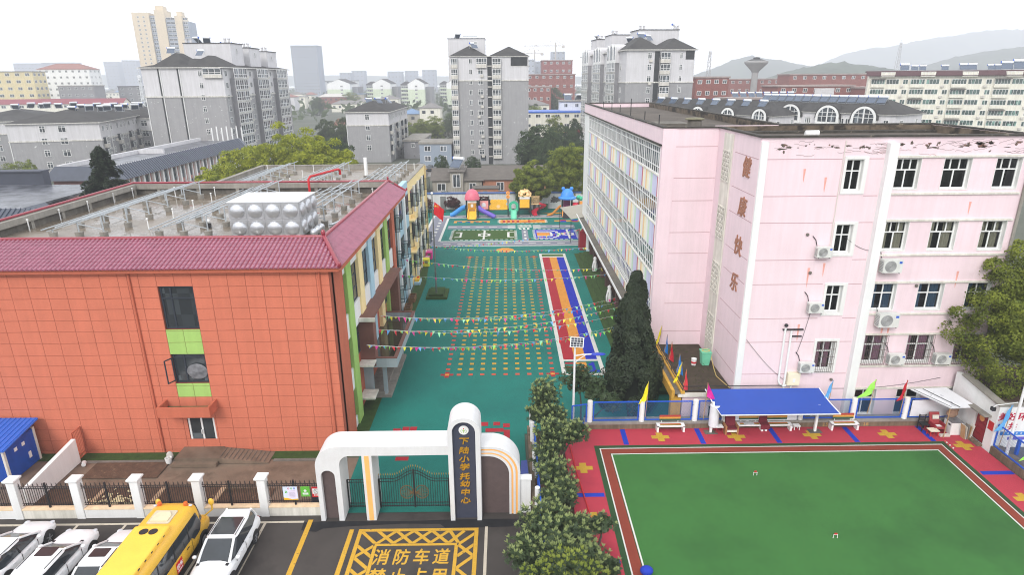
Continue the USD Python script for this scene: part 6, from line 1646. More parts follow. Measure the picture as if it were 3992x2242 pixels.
def bench(x0, x1, label):
    t = thing('bench', label, 'bench', ((x0 + x1) / 2, 35, ZR), group='white framed benches with coloured slats')
    y0, y1 = 34.88, 35.28
    for x in (x0, x1):
        obj('leg', MB().box(x - .06, x + .06, y0, y1, ZR, ZR + .44), WHITE, t)
    obj('seat_frame', MB().box(x0 - .06, x1 + .06, y0, y0 + .07, ZR + .38, ZR + .46).box(x0 - .06, x1 + .06, y1 - .07, y1, ZR + .38, ZR + .46).box(x0 - .06, x0 + .15, y0 + .07, y1 - .07, ZR + .38, ZR + .46).box(x1 - .15, x1 + .06, y0 + .07, y1 - .07, ZR + .38, ZR + .46), WHITE, t)
    SL = [mat('slat_' + n, S(*c), .6, .12, 4) for n, c in dict(red=(170, 62, 54), amber=(206, 150, 64), green=(46, 84, 66)).items()]
    for k in range(3):
        obj('seat_slat', MB().box(x0 + .16, x1 - .16, y0 + .08 + .085 * k, y0 + .155 + .085 * k, ZR + .42, ZR + .455), SL[(2, 1, 0)[k]], t)
        z = ZR + .62 + .13 * k
        obj('back_slat', MB().box(x0 + .15, x1 - .15, y1 + .0, y1 + .03, z, z + .12), SL[(2, 1, 0)[k]], t)
    for x in (x0 + .3, x1 - .3):
        obj('back_bracket', MB().box(x - .02, x + .02, y1 + .03, y1 + .06, ZR + .4, ZR + .98), WHITE, t)


bench(9.47, 11.12, 'white framed slatted bench standing alone left of the shelter')
bench(14.55, 16.1, 'white framed slatted bench under the shelter, left one with the newspaper')
bench(16.35, 17.92, 'white framed slatted bench under the shelter, right one beside the red cloth')
bench(20.55, 22.18, 'white framed slatted bench standing alone right of the shelter')
ar = thing('armchair', 'worn wooden armchair with dark red cushions under the shelter', 'armchair', (14.05, 34.8, ZR))
WD = mat('chair_wood', S(160, 112, 74), .6, .15, 4)
MAR = mat('maroon_cushion', S(112, 34, 46), .9, .15, 3)
for x in (13.66, 14.4):
    obj('arm_side', MB().box(x - .05, x + .05, 34.5, 35.1, ZR, ZR + .6), WD, ar)
obj('seat_base', MB().box(13.71, 14.35, 34.52, 35.1, ZR + .18, ZR + .35), CREAM, ar)
obj('seat_cushion', MB().box(13.74, 14.32, 34.5, 35.0, ZR + .35, ZR + .47), MAR, ar)
obj('back_cushion', MB().ob((14.03, 35.0, ZR + .4), X, unit(A3(0, .25, 1)), unit(A3(0, -1, .25)), (-.3, .3), (0, .65), (0, .16)), MAR, ar)
obj('chair_back', MB().ob((14.03, 35.08, ZR + .3), X, unit(A3(0, .25, 1)), unit(A3(0, -1, .25)), (-.37, .37), (0, .85), (-.04, .02)), CREAM, ar)


def stool(name, x, y, w, h, m1, m2, label, cat='stool'):
    t = thing(name, label, cat, (x, y, ZR))
    obj('seat', MB().box(x - w, x + w, y - w * .8, y + w * .8, ZR + h - .05, ZR + h), m1, t)
    for a in (-1, 1):
        for b in (-1, 1):
            obj('leg', MB().box(x + a * (w - .04) - .02, x + a * (w - .04) + .02, y + b * (w * .7 - .03) - .02, y + b * (w * .7 - .03) + .02, ZR, ZR + h - .05), m2, t)


stool('small_table', 13.28, 34.8, .24, .5, WHITE, mat('maroon_paint', S(140, 34, 44)), 'small dark red table with white top beside the armchair')
stool('white_stool', 18.35, 35.1, .2, .32, WHITE, WHITE, 'low white stool right of the shelter benches')
top('newspaper', MB().box(14.95, 15.6, 34.9, 35.25, ZR + .462, ZR + .475).box(15.1, 15.5, 34.95, 35.3, ZR + .475, ZR + .485), mat('newsprint', S(190, 190, 192), .8, .25, 9), 'open newspaper lying on the shelter bench', 'newspaper')
rc_ = thing('red_cloth', 'dark red cloth draped over the join of the two shelter benches', 'cloth', (16.2, 35.1, 1.2))
obj('cloth', MB().ob((16.2, 35.24, ZR + .98), X, unit(A3(0, .05, 1)), -Y, (-.25, .25), (-.5, .12), (.0, .05)).ob((16.2, 34.84, ZR + .47), X, Y, Z, (-.25, .3), (0, .42), (0, .05)).ob((16.25, 34.84, ZR + .2), X, Z, -Y, (-.28, .26), (0, .3), (0, .05)), MAR, rc_)
for k, (x, y) in enumerate([(26.81 - .002 * j, 33.44 - .15 * j) for j in range(6)]):
    t = top('court_ball', MB().ball((x, y, ZR + .05), .05, 2), CREAM if k % 2 else mat('ball_red', (.5, .1, .08)), 'small ball in the row along the corner of the green court', 'ball', group='row of balls at the court corner', smooth=True)
for k, (x, y, lab) in enumerate(((13.9, 30.25, 'small white hoop with red number in the upper part of the green court'), (15.87, 25.1, 'small white hoop with red number in the lower middle of the green court'))):
    t = thing('court_hoop', lab, 'hoop', (x, y, ZR))
    obj('hoop', MB().tube([(x - .1, y, ZR), (x - .1, y, ZR + .2), (x + .1, y, ZR + .2), (x + .1, y, ZR)], .018, 5), WHITE, t)
    obj('number_tag', MB().box(x - .07, x + .07, y - .01, y + .01, ZR + .2, ZR + .3), RED, t)
top('play_ball', MB().ball((6.2, 22.95, ZR + .18), (.3, .25, .2), 2), bl, 'round blue object at the bottom edge of the court', 'ball', smooth=True)

# white hut, awning and its clutter
hu_ = thing('white_hut', 'white hut wall with sloping top, small red door and stone coping', 'hut', (29.2, 34, ZR))
hw = Polygon([(32.35, 0), (36.2, 0), (36.2, 4.0), (35.5, 4.0), (32.35, 3.6)]).difference(rect(32.95, ZR, 33.95, 2.65))
obj('wall', MB().ext(hw, (28.7, 0, 0), Y, Z, X, 0, .3), WHITE, hu_)
obj('front_wall', MB().box(29.0, 36, 32.35, 32.65, 0, 3.6), WHITE, hu_)
obj('coping', MB().add([A3(28.6, 32.3, 3.62), A3(29.1, 32.3, 3.62), A3(29.1, 35.6, 4.03), A3(28.6, 35.6, 4.03), A3(28.6, 32.3, 3.74), A3(29.1, 32.3, 3.74), A3(29.1, 35.6, 4.15), A3(28.6, 35.6, 4.15)], [[4, 5, 6, 7], [0, 1, 5, 4], [3, 0, 4, 7], [1, 2, 6, 5], [2, 3, 7, 6]]).box(29.1, 36, 32.3, 32.7, 3.62, 3.72), CONC, hu_)
rd = obj('red_door', MB().box(28.82, 28.88, 32.97, 33.93, ZR + .1, 2.6), mat('maroon_paint', S(140, 34, 44)), hu_)
for k in range(5):
    obj('door_panel', MB().box(28.79, 28.82, 33.05, 33.85, ZR + .2 + .38 * k, ZR + .5 + .38 * k), MATS['maroon_paint'], rd)
obj('door_charm', MB().ext(Point(33.5, 2.2).buffer(.2, 4), (28.79, 0, 0), Y, Z, -X, 0, .01), mat('gold_paper', S(214, 150, 90), .6), rd)
obj('door_hood', MB().box(28.25, 28.7, 32.75, 34.3, 2.68, 2.78), CONC, hu_)
obj('doorstep', MB().box(28.4, 28.7, 32.9, 34.0, ZR, ZR + .12), STONE, hu_)
obj('red_paper', MB().box(28.685, 28.7, 32.45, 32.85, 1.9, 2.45), RED, hu_)
obj('roof_soil', MB().box(29.1, 36, 32.7, 38, 3.35, 3.5), mat('leaf_litter', S(74, 56, 46), .95, .4, 3, bump=.04, bscale=16), hu_)
for ch, x, z, h in (('美', 28.95, 3.0, .52), ('好', 29.5, 3.0, .52), ('环', 30.05, 3.0, .52), ('共', 29.62, 2.35, .52)):
    obj('wall_character', MB().ext(glyph(ch, h, 6), (x + .1, 32.35, z), X, Z, -Y, .002, .02), mat('crimson_letters', S(176, 22, 60), .6), hu_)
obj('blue_banner', MB().box(29.1, 31, 32.33, 32.35, 1.72, 1.95), mat('banner_blue', S(48, 120, 196), .6), hu_)
obj('violet_banner', MB().box(29.6, 31, 32.33, 32.35, 1.4, 1.6), mat('banner_violet', S(96, 86, 180), .6), hu_)
m = MB()
for k in range(6):
    m.ext(unary_union([rect(-.05, -.06, .05, -.04), rect(-.05, .04, .05, .06), rect(-.01, -.06, .01, .07)]), (29.3 + .26 * k, 32.33, 1.84), X, Z, -Y, .001, .004)
obj('banner_mark', m, WHITE, hu_)
wl = thing('wall_lamp', 'small white security lamp on a bent arm at the hut corner', 'lamp', (28.7, 32.6, 3.5))
obj('arm', MB().tube([(28.95, 32.4, 3.75), (28.7, 32.2, 3.85), (28.4, 32.3, 3.75), (28.3, 32.35, 3.6)], .025, 6).tube([(28.95, 32.4, 3.75), (29.8, 32.5, 3.8)], .025, 5), WHITE, wl)
obj('lamp_head', MB().box(28.2, 28.4, 32.25, 32.45, 3.38, 3.6), DARKM, wl)
awn = thing('hut_awning', 'slanting white printed sheet awning over the clutter beside the hut', 'awning', (27.3, 34.8, 2.8))
obj('sheet', MB().add([A3(25.5, 35.6, 3.1), A3(27.9, 35.75, 3.12), A3(28.69, 33.9, 2.72), A3(27.0, 33.85, 2.7)], [[0, 1, 2, 3]]).add([A3(25.5, 35.6, 3.06), A3(27.9, 35.75, 3.08), A3(28.69, 33.9, 2.68), A3(27.0, 33.85, 2.66)], [[3, 2, 1, 0]]), mat('printed_sheet', (.70, .70, .72), .5, .05, 1, spots=(1.6, .64, .7, (.3, .3, .34))), awn)
obj('black_strip', MB().bar((26.3, 35.6, 3.12), (27.6, 33.9, 2.74), .06, .01).bar((25.7, 35.55, 3.11), (27.1, 33.95, 2.73), .04, .01), TRIM, awn)
obj('prop', MB().box(27.0, 27.04, 33.9, 33.94, ZR, 2.68), CANE, awn)
ch_ = thing('dark_chair', 'black wooden chair with ladder back under the slanting awning', 'chair', (26.3, 34.8, ZR))
for a in (-.2, .2):
    obj('back_leg', MB().box(26.3 + a - .025, 26.3 + a + .025, 35.05, 35.1, ZR, ZR + 1.0), TRIM, ch_)
    obj('front_leg', MB().box(26.3 + a - .025, 26.3 + a + .025, 34.62, 34.67, ZR, ZR + .45), TRIM, ch_)
obj('seat', MB().box(26.07, 26.53, 34.6, 35.1, ZR + .45, ZR + .5), TRIM, ch_)
for k in range(3):
    obj('ladder_slat', MB().box(26.12, 26.48, 35.06, 35.09, ZR + .6 + .14 * k, ZR + .67 + .14 * k), TRIM, ch_)
rch = thing('red_chair', 'red lounge chair with a newspaper and footstool under the slanting awning', 'chair', (27.0, 34.6, ZR))
RL = mat('red_leather', S(156, 60, 62), .5, .15, 3)
obj('chair_back', MB().ob((27.0, 34.95, ZR + .4), X, unit(A3(0, .3, 1)), unit(A3(0, -1, .3)), (-.3, .3), (0, .75), (0, .1)), RL, rch)
obj('chair_seat', MB().box(26.7, 27.4, 34.35, 34.95, ZR + .34, ZR + .46), RL, rch)
for x in (26.7, 27.36):
    obj('chair_arm', MB().box(x - .04, x + .04, 34.35, 34.95, ZR, ZR + .62), mat('maroon_paint', S(140, 34, 44)), rch)
obj('head_towel', MB().ob((27.0, 34.96, ZR + .75), X, unit(A3(0, .3, 1)), unit(A3(0, -1, .3)), (-.2, .2), (0, .25), (.1, .12)), CREAM, rch)
top('folded_paper', MB().box(26.9, 27.2, 34.45, 34.7, ZR + .465, ZR + .48), WHITE, 'folded white paper on the red lounge chair', 'paper')
stool('footstool', 26.5, 34.2, .28, .42, mat('beige_cloth', S(216, 206, 182), .9, .1, 3), RED, 'beige topped red footstool in front of the red lounge chair')
top('low_board', MB().box(26.9, 27.5, 34.0, 34.2, ZR, ZR + .12), CREAM, 'low cream wooden box on the red ground before the lounge chair', 'box')
wm = thing('washing_machine', 'white twin tub washing machine piled with things beside the hut wall', 'washing machine', (27.85, 34.5, ZR))
obj('cabinet', MB().box(27.6, 28.3, 34.2, 34.9, ZR, ZR + .85), WHITE, wm)
obj('lid', MB().box(27.58, 28.32, 34.18, 34.92, ZR + .85, ZR + .9), mat('grey_plastic', (.16, .16, .17)), wm)
obj('knob', MB().box(27.59, 27.6, 34.3, 34.5, ZR + .6, ZR + .72), DARKM, wm)
top('laundry', MB().ball((28.0, 34.9, ZR + 1.15), (.35, .2, .3), 2).ball((28.3, 35.1, ZR + 1.35), (.2, .2, .35), 2), mat('mixed_cloth', S(150, 120, 100), .9, .4, 4), 'pile of cloths and paper rolls on the washing machine', 'laundry')
bk = thing('board_bundle', 'upright bundle of boards and canes beside the washing machine', 'bundle', (28.3, 33.9, ZR))
for k in range(5):
    obj('board', MB().ob((28.15 + .08 * k, 33.85, ZR), Y, unit(A3(.08 * (k - 2), 0, 1)), X, (-.18, .18), (0, .95 - .08 * (k % 2)), (0, .03)), (CANE, CREAM, CONC)[k % 3], bk)
stp2 = thing('right_ledge', 'low stone ledge along the right edge of the red court', 'ledge', (29, 30, ZR))
obj('ledge', MB().add([A3(28.5, 18, -.02), A3(29.3, 18, -.02), A3(29.4, 32.3, -.02), A3(28.72, 32.3, -.02), A3(28.5, 18, 1.02), A3(29.3, 18, 1.02), A3(29.4, 32.3, 1.02), A3(28.72, 32.3, 1.02)], [[4, 5, 6, 7], [3, 0, 4, 7], [0, 1, 5, 4], [2, 3, 7, 6], [1, 2, 6, 5]]), STONE, stp2)
mesh_panel((28.85, 32.3), (28.75, 29.6), 1.06, 2.5, 'blue framed mesh panel right of the red door hut')
mesh_panel((28.72, 29.3), (28.6, 26.0), 1.06, 2.5, 'blue framed mesh panel at the right edge of the picture')
top('blue_post', MB().box(29.6, 29.75, 31.5, 31.65, .9, 1.9), BF, 'short bright blue post standing on the dark paving beyond the fence', 'post')
struct('dark_paving', MB().box(29.4, 60, 10, 32.34, .5, .9), mat('dark_paving', S(86, 84, 88), .85, .2, 2))
"""lamps"""
LB = mat('lamp_blue', S(36, 58, 170), .35, .06, 2)


def solar_lamp(x, y, z0, h, label, panel=True):
    t = thing('street_lamp', label, 'street lamp', (x, y, z0))
    obj('pole', MB().tube([(x, y, z0), (x, y, z0 + h * .5), (x, y, z0 + h)], [.085, .075, .06], 12), STEELW, t, smooth=40)
    if panel:
        n = unit(A3(-.25, -.75, .7))
        u = unit(A3(1, -.35, .12))
        u = unit(u - n * (u @ n))
        v = np.cross(n, u)
        c = A3(x + .12, y, z0 + h + .35)
        pf = obj('panel_frame', bars(MB(), c - u * .42 - v * .33, u, v, n, .84, .66, .03, (), (), 0, .04).ob(c, u, v, n, (-.4, .4), (-.31, .31), (-.01, .012)), STEELW, t)
        for i in range(4):
            for j in range(4):
                o = c - u * .38 - v * .3 + u * .19 * i + v * .15 * j
                obj('solar_cell', MB().ob(o, u, v, n, (.01, .18), (.01, .14), (.013, .018)), mat('solar_cell', (.03, .035, .05), .2, .2, 5), pf)
    za = z0 + h - .55
    obj('arm', MB().tube([(x, y, za), (x + .5, y, za + .08), (x + 1.1, y, za + .1)], .04, 8).tube([(x, y, za - .5), (x + .3, y, za - .2), (x + .7, y, za + .06)], .025, 6), STEELW, t, smooth=40)
    obj('lamp_head', MB().ball((x + 1.45, y, za + .1), (.46, .2, .07), 2), LB, t, smooth=True)


solar_lamp(4.15, 35.6, 0, 6.2, 'white street lamp with small square solar panel and blue lamp head beside the magnolias')
solar_lamp(28.95, 31.4, .9, 6.3, 'white street lamp pole at the right edge with a blue head, by the lettered wall', False)
# alley wall between yard and planting bed
al = thing('alley_wall', 'grey weathered wall top with round white posts between yard and shrubs', 'wall', (1.5, 30, 0))
obj('wall', MB().box(1.2, 1.45, 18, 35.4, -.02, .9), STONE, al)
obj('blue_rail', MB().box(1.55, 1.62, 21, 35.4, 1.9, 1.97).box(1.55, 1.62, 21, 35.4, 1.0, 1.07), BF, al)
for y in (27.2, 30.6, 33.6, 35.3):
    obj('post', MB().tube([(1.45, y, 0), (1.45, y, 2.2)], .13, 12), WHITE, al, smooth=40)
obj('mesh', MB().quad(A3(1.58, 21, 1.07), A3(1.58, 35.4, 1.07), A3(1.58, 35.4, 1.9), A3(1.58, 21, 1.9)), NET, al)
struct('planting_bed', MB().box(1.45, 3.4, 18, 35.4, -.02, .45), SOIL)
tr_ = thing('tarp_stack', 'stack under a dark blue tarp behind the striped gate arch', 'tarp', (.9, 29.4, 0))
obj('tarp', MB().loft([np.array([(.62, 29, 0), (1.15, 29, 0), (1.15, 31, 0), (.62, 31, 0)]), np.array([(.66, 29.1, 1.25), (1.1, 29.1, 1.3), (1.05, 30.9, 1.35), (.7, 30.9, 1.3)])]), mat('tarp_blue', S(34, 58, 140), .45, .1, 2), tr_)
obj('rope', MB().tube([(.6, 29.6, .0), (.64, 29.6, 1.3), (1.12, 29.6, 1.33), (1.17, 29.6, 0)], .015, 4), WHITE, tr_)
rp2 = top('red_hose', MB().tube([(3.75, 33.4, ZR + .05), (3.85, 31, ZR + .05), (4.0, 29, ZR + .05), (4.15, 27.2, ZR + .05), (4.2, 26.3, ZR + .05)], .035, 8), RED, 'red hose lying along the left edge of the red court', 'hose', smooth=40)

# ------------------------------------------------------------------ trees
BARK = mat('bark', (.10, .085, .07), .95, .3, 3, bump=.02, bscale=9)
LF_CAM = leafmat('leaf_camphor', (.07, .10, .016), (.42, .47, .05), (.72, .72, .11), .38)
LF_YG = leafmat('leaf_yellow_green', (.14, .18, .016), (.60, .60, .03), (.85, .82, .08), .38)
LF_DK = leafmat('leaf_dark', (.03, .052, .018), (.09, .13, .045), (.19, .23, .08), .32)
LF_CY = leafmat('leaf_cypress', (.014, .024, .010), (.042, .060, .024), (.09, .115, .045), .15)
LF_MID = leafmat('leaf_mid', (.045, .068, .024), (.11, .14, .05), (.21, .23, .09))
LF_RED = leafmat('leaf_red', (.05, .015, .015), (.11, .035, .03), (.18, .07, .05))
LF_MAG = leafmat('leaf_magnolia', (.035, .058, .024), (.085, .125, .05), (.15, .20, .085), .2, .4)
LF_NEW = leafmat('leaf_new', (.26, .32, .12), (.44, .50, .22), (.62, .66, .36), .35)
LF_NEWY = leafmat('leaf_new_yellow', (.24, .30, .05), (.42, .46, .10), (.60, .60, .22), .35)


def dirs(n, rng):
    d = rng.normal(0, 1, (n, 3))
    return d / np.linalg.norm(d, axis=1, keepdims=True)


def cards(P, N, size, rng, aspect=.55):
    """leaf shaped cards at P facing about N"""
    n = len(P)
    N = N / (np.linalg.norm(N, axis=1, keepdims=True) + 1e-9)
    r = dirs(n, rng)
    t = np.cross(N, r)
    t /= np.linalg.norm(t, axis=1, keepdims=True) + 1e-9
    b = np.cross(N, t)
    s = (np.broadcast_to(size, (n,)) * rng.uniform(.7, 1.3, n))[:, None]
    V = np.stack([P - t * s, P - b * s * aspect + N * s * .12, P + t * s, P + b * s * aspect + N * s * .12], 1).reshape(-1, 3)
    i = np.arange(n)[:, None] * 4
    return V, np.vstack([i + [0, 1, 2], i + [0, 2, 3]])


def crown_mesh(C, R, nclump, nleaf, leaf, rng, clump=.24, low=-.55, core=.5, droop=0):
    C, R = np.asarray(C, float), np.asarray(R, float)
    k = np.arange(nclump) + .5
    ph, zz = k * 2.399963, 1 - (1 - low) * k / nclump
    D = np.c_[np.sqrt(1 - zz ** 2) * np.cos(ph), np.sqrt(1 - zz ** 2) * np.sin(ph), zz] + rng.normal(0, .12, (nclump, 3))
    cc = C + D * R * rng.uniform(.70, 1.0, (nclump, 1))
    cr = R.mean() * clump * rng.uniform(.7, 1.35, nclump)
    cl = np.repeat(np.arange(nclump), nleaf)
    d = dirs(len(cl), rng) + D[cl] * .55 + Z * .25
    d /= np.linalg.norm(d, axis=1, keepdims=True)
    P = cc[cl] + d * (cr[cl] * rng.uniform(.55, 1.05, len(cl)))[:, None] * (1, 1, .8)
    N = d + rng.normal(0, .45, d.shape)
    m = int(nclump * nleaf * .25)
    d2 = dirs(m, rng)
    P2 = C + d2 * R * core * rng.uniform(.75, 1.25, (m, 1))
    return cards(np.vstack([P, P2]), np.vstack([N, d2]), np.r_[np.full(len(P), leaf), np.full(m, leaf * 2.0)], rng), cc


def tree(name, label, x, y, z0, C, R, lm, nclump=80, nleaf=160, leaf=.1, trunk=.22, seed=0, group=None, clump=.24, low=-.55, cat='tree'):
    rng = np.random.default_rng(seed + 100)
    t = thing(name, label, cat, (x, y, z0), group=group)
    (v, f), cc = crown_mesh(C, R, nclump, nleaf, leaf, rng, clump, low)
    m = MB()
    top_ = np.array(C) - Z * R[2] * .2
    m.tube([(x, y, z0 - .1), (x + .04, y, z0 + (top_[2] - z0) * .4), top_], [trunk * 1.2, trunk, trunk * .45], 9)
    obj('trunk', m, BARK, t, smooth=40)
    b = np.array([x, y, z0 + (top_[2] - z0) * .55])
    for q in cc[:: max(1, len(cc) // 7)][:7]:
        obj('limb', MB().tube([b, (b + q) / 2 + Z * .2, q], [trunk * .5, trunk * .3, trunk * .1], 6), BARK, t, smooth=40)
    obj('crown', (v, f), lm, t)
    return t


tree('round_tree', 'round crowned yellow green tree on a square bed before the white mural wall', 4.85, 107.6, 0, (4.5, 107.6, 4.9), (3.4, 3.2, 3.1), LF_CAM, 120, 190, .15, .2, 1, clump=.2, low=-.97)
tree('round_tree', 'tall dense yellow green tree behind the bear eared play tower', 12.0, 111.6, 0, (11.3, 111.8, 6.2), (3.2, 3.0, 4.6), LF_CAM, 110, 180, .14, .22, 2, clump=.2, low=-.8)
struct('tree_bed', MB().box(3.9, 5.8, 106.7, 108.4, .0, .14), SOIL)
tree('camphor_tree', 'large yellow green camphor like tree overhanging the white hut at the right edge', 32.3, 35.4, 3.4, (31.9, 35.2, 8.0), (3.9, 3.2, 4.9), LF_CAM, 170, 260, .085, .25, 3, clump=.18, low=-.85)
for k, (x, y, r, zt, lab) in enumerate(((-37.5, 93, 5.2, 12.2, 'bright yellow green tree behind the school roof, left lobe of the group'), (-31.2, 94, 6.0, 14.6, 'bright yellow green tree behind the school roof, tallest of the group'), (-25.6, 92.5, 4.4, 12.6, 'bright yellow green tree behind the school roof, right of the group'), (-40.6, 88, 2.6, 9.8, 'small bright yellow green tree at the left end of the group behind the roof'))):
    tree('bright_tree', lab, x, y, 0, (x, y, zt - r * .95), (r, r, r * .95), LF_YG, 110, 170, .17, .3, 10 + k, 'bright trees behind the school roof', clump=.2)
for k, (x, lab) in enumerate(((-9.3, 'round red leaved shrub left of the pink domed play structure'), (-4.1, 'round red leaved shrub right of the pink domed play structure'), (-14.1, 'dark red shrub at the left end of the boundary wall'))):
    tree('red_shrub', lab, x, 108.6 if k < 2 else 108, 0, (x, 108.6 if k < 2 else 108, 1.3), (1.35, 1.0, 1.15), LF_RED, 45, 90, .09, .06, 30 + k, 'red leaved shrubs', cat='shrub')
# cypress
rng = np.random.default_rng(50)
cy = thing('cypress_tree', 'tall dark pointed cypress beside the turf steps and the pink corner', 'tree', (8.5, 39.2, 0))
n = 170
h = rng.uniform(0, 1, n) ** .8
rad = 1.75 * (1 - h) ** .75 + .12
a = rng.uniform(0, 2 * np.pi, n)
bulge = 1 + .18 * np.sin(a * 3 + h * 9)
cc = np.c_[8.5 + np.cos(a) * rad * bulge * rng.uniform(.75, 1.05, n), 39.2 + np.sin(a) * rad * bulge * rng.uniform(.75, 1.05, n), .7 + h * 9.0]
cl = np.repeat(np.arange(n), 240)
d = dirs(len(cl), rng)
out = np.c_[np.cos(a), np.sin(a), np.full(n, .9)][cl]
P = cc[cl] + d * (.5 * (1.1 - .65 * h[cl]))[:, None] * (1, 1, 1.6)
obj('trunk', MB().tube([(8.5, 39.2, 0), (8.5, 39.2, 9)], [.2, .03], 8), BARK, cy)
obj('crown', cards(P, d + out * .5 + rng.normal(0, .4, d.shape), .13, rng, .45), LF_CY, cy)
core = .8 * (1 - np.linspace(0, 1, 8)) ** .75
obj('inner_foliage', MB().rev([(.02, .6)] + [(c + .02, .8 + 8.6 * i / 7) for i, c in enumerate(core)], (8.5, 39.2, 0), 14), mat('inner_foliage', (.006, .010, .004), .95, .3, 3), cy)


def rosette_bush(name, label, crowns, n, seed, newm, base, cat='shrub', newf=.75, s=1.0, group='glossy shrubs along the alley wall'):
    """shrub with whorls of long glossy leaves and pale upright young leaves"""
    rng = np.random.default_rng(seed)
    t = thing(name, label, cat, base, group=group)
    V, F, V2, F2, k1, k2 = [], [], [], [], 0, 0
    tw = MB()

    def leaf(o, d, up, L, w):
        sd = np.cross(d, up)
        sd /= np.linalg.norm(sd) + 1e-9
        return [o, o + d * L * .5 + sd * w + up * L * .08, o + d * L, o + d * L * .5 - sd * w + up * L * .08]

    for c, R in crowns:
        c, R = np.array(c, float), np.array(R, float)
        m = int(n * R.prod() ** (2 / 3) / 1.6)
        for q in range(m):
            D = unit(rng.normal(0, 1, 3) + Z * .35)
            if D[2] < -.45:
                continue
            p = c + D * R * (rng.uniform(.55, 1.02) if rng.random() < .7 else rng.uniform(.3, .8))
            ax = unit(D * .6 + Z * .8 + rng.normal(0, .25, 3))
            r_ = unit(np.cross(ax, rng.normal(0, 1, 3)))
            r2 = np.cross(ax, r_)
            for j in range(8):
                b = j * .785 + rng.uniform(-.3, .3)
                d = unit(r_ * math.cos(b) + r2 * math.sin(b) + ax * rng.uniform(-.35, .45))
                V += leaf(p - ax * .04, d, ax, s * rng.uniform(.16, .24), s * .038)
                F += [[k1, k1 + 1, k1 + 2], [k1, k1 + 2, k1 + 3]]
                k1 += 4
            if D[2] > -.05 and rng.random() < newf:
                for j in range(6):
                    b = j * 1.05 + rng.uniform(-.3, .3)
                    d = unit((r_ * math.cos(b) + r2 * math.sin(b)) * .55 + ax)
                    V2 += leaf(p, d, unit(r_ * math.cos(b) + r2 * math.sin(b)), s * rng.uniform(.16, .25), s * .038)
                    F2 += [[k2, k2 + 1, k2 + 2], [k2, k2 + 2, k2 + 3]]
                    k2 += 4
        dk = np.array(cards(c + dirs(400, rng) * R * rng.uniform(.2, .75, (400, 1)), dirs(400, rng), .16 * s, rng)[0])
        V += list(dk)
        for q in range(400):
            F += [[k1, k1 + 1, k1 + 2], [k1, k1 + 2, k1 + 3]]
            k1 += 4
        tw.tube([(base[0], base[1], base[2]), (np.array(base) + c) / 2 + A3(.1, 0, 0), c], [.07, .05, .02], 6)
    obj('stem', tw, BARK, t)
    obj('crown', (np.array(V), np.array(F)), LF_MAG, t)
    if V2:
        obj('young_leaves', (np.array(V2), np.array(F2)), newm, t)


rosette_bush('glossy_shrub', 'glossy shrub nearest the street lamp at the upper end of the row', [((2.3, 34.4, 3.6), (1.0, .9, 1.1)), ((2.7, 33.6, 2.4), (1.1, .9, 1.2)), ((1.8, 34.2, 2.5), (.7, .7, .8))], 230, 61, LF_NEW, (2.4, 34.2, .45))
rosette_bush('glossy_shrub', 'glossy shrub reaching far over the red court in the middle of the row', [((2.6, 31.2, 2.6), (1.2, 1.0, 1.2)), ((3.8, 31.6, 2.7), (1.0, .8, .8)), ((2.0, 30.4, 1.9), (.8, .8, 1.0))], 230, 62, LF_NEW, (2.5, 31.2, .45))
rosette_bush('glossy_shrub', 'narrow glossy shrub with many pale shoots beside the gate end wall', [((2.4, 28.4, 2.1), (1.05, .9, 1.1)), ((2.9, 27.4, 1.7), (.8, .8, 1.0)), ((2.0, 27.0, 1.5), (.7, .7, .9))], 250, 63, LF_NEW, (2.5, 28, .45))
rosette_bush('glossy_shrub', 'widest glossy shrub, spreading over asphalt and court at the bottom', [((1.7, 24.6, 2.0), (1.4, 1.1, 1.2)), ((3.2, 24.4, 1.7), (1.0, 1.0, 1.1)), ((.7, 23.3, 1.5), (1.0, 1.0, 1.0)), ((3.6, 22.9, 1.5), (1.0, .9, .9)), ((2.2, 22.9, 1.9), (1.1, .9, 1.0))], 250, 64, LF_NEW, (2.2, 24, .45))
rosette_bush('bright_shrub', 'bright yellow green leafy shrub at the bottom edge in front of the others', [((2.5, 21.6, 2.1), (1.3, .9, 1.0)), ((1.1, 21.3, 1.8), (.9, .8, .8)), ((3.4, 21.2, 1.9), (.8, .8, .8))], 330, 65, LF_NEWY, (2.3, 21.4, .45), newf=1.0, s=.9, group=None)
rosette_bush('loquat_tree', 'dark broad leaved tree behind the street lamp at the mesh fence', [((4.6, 36.9, 3.3), (1.3, 1.0, 1.2)), ((5.6, 36.6, 2.8), (1.0, .9, 1.0)), ((6.6, 36.4, 1.9), (.9, .7, .8))], 150, 66, LF_MID, (4.8, 36.8, 0), 'tree', .25, 1.15, None)
rosette_bush('sparse_shrub', 'sparse small shrub with bare twigs standing over the yellow cross on the red court', [((4.4, 25.0, 1.7), (.7, .5, .6)), ((4.5, 22.4, 1.5), (.5, .5, .5))], 110, 67, LF_NEW, (4.2, 24.6, .6), newf=.4, group=None)

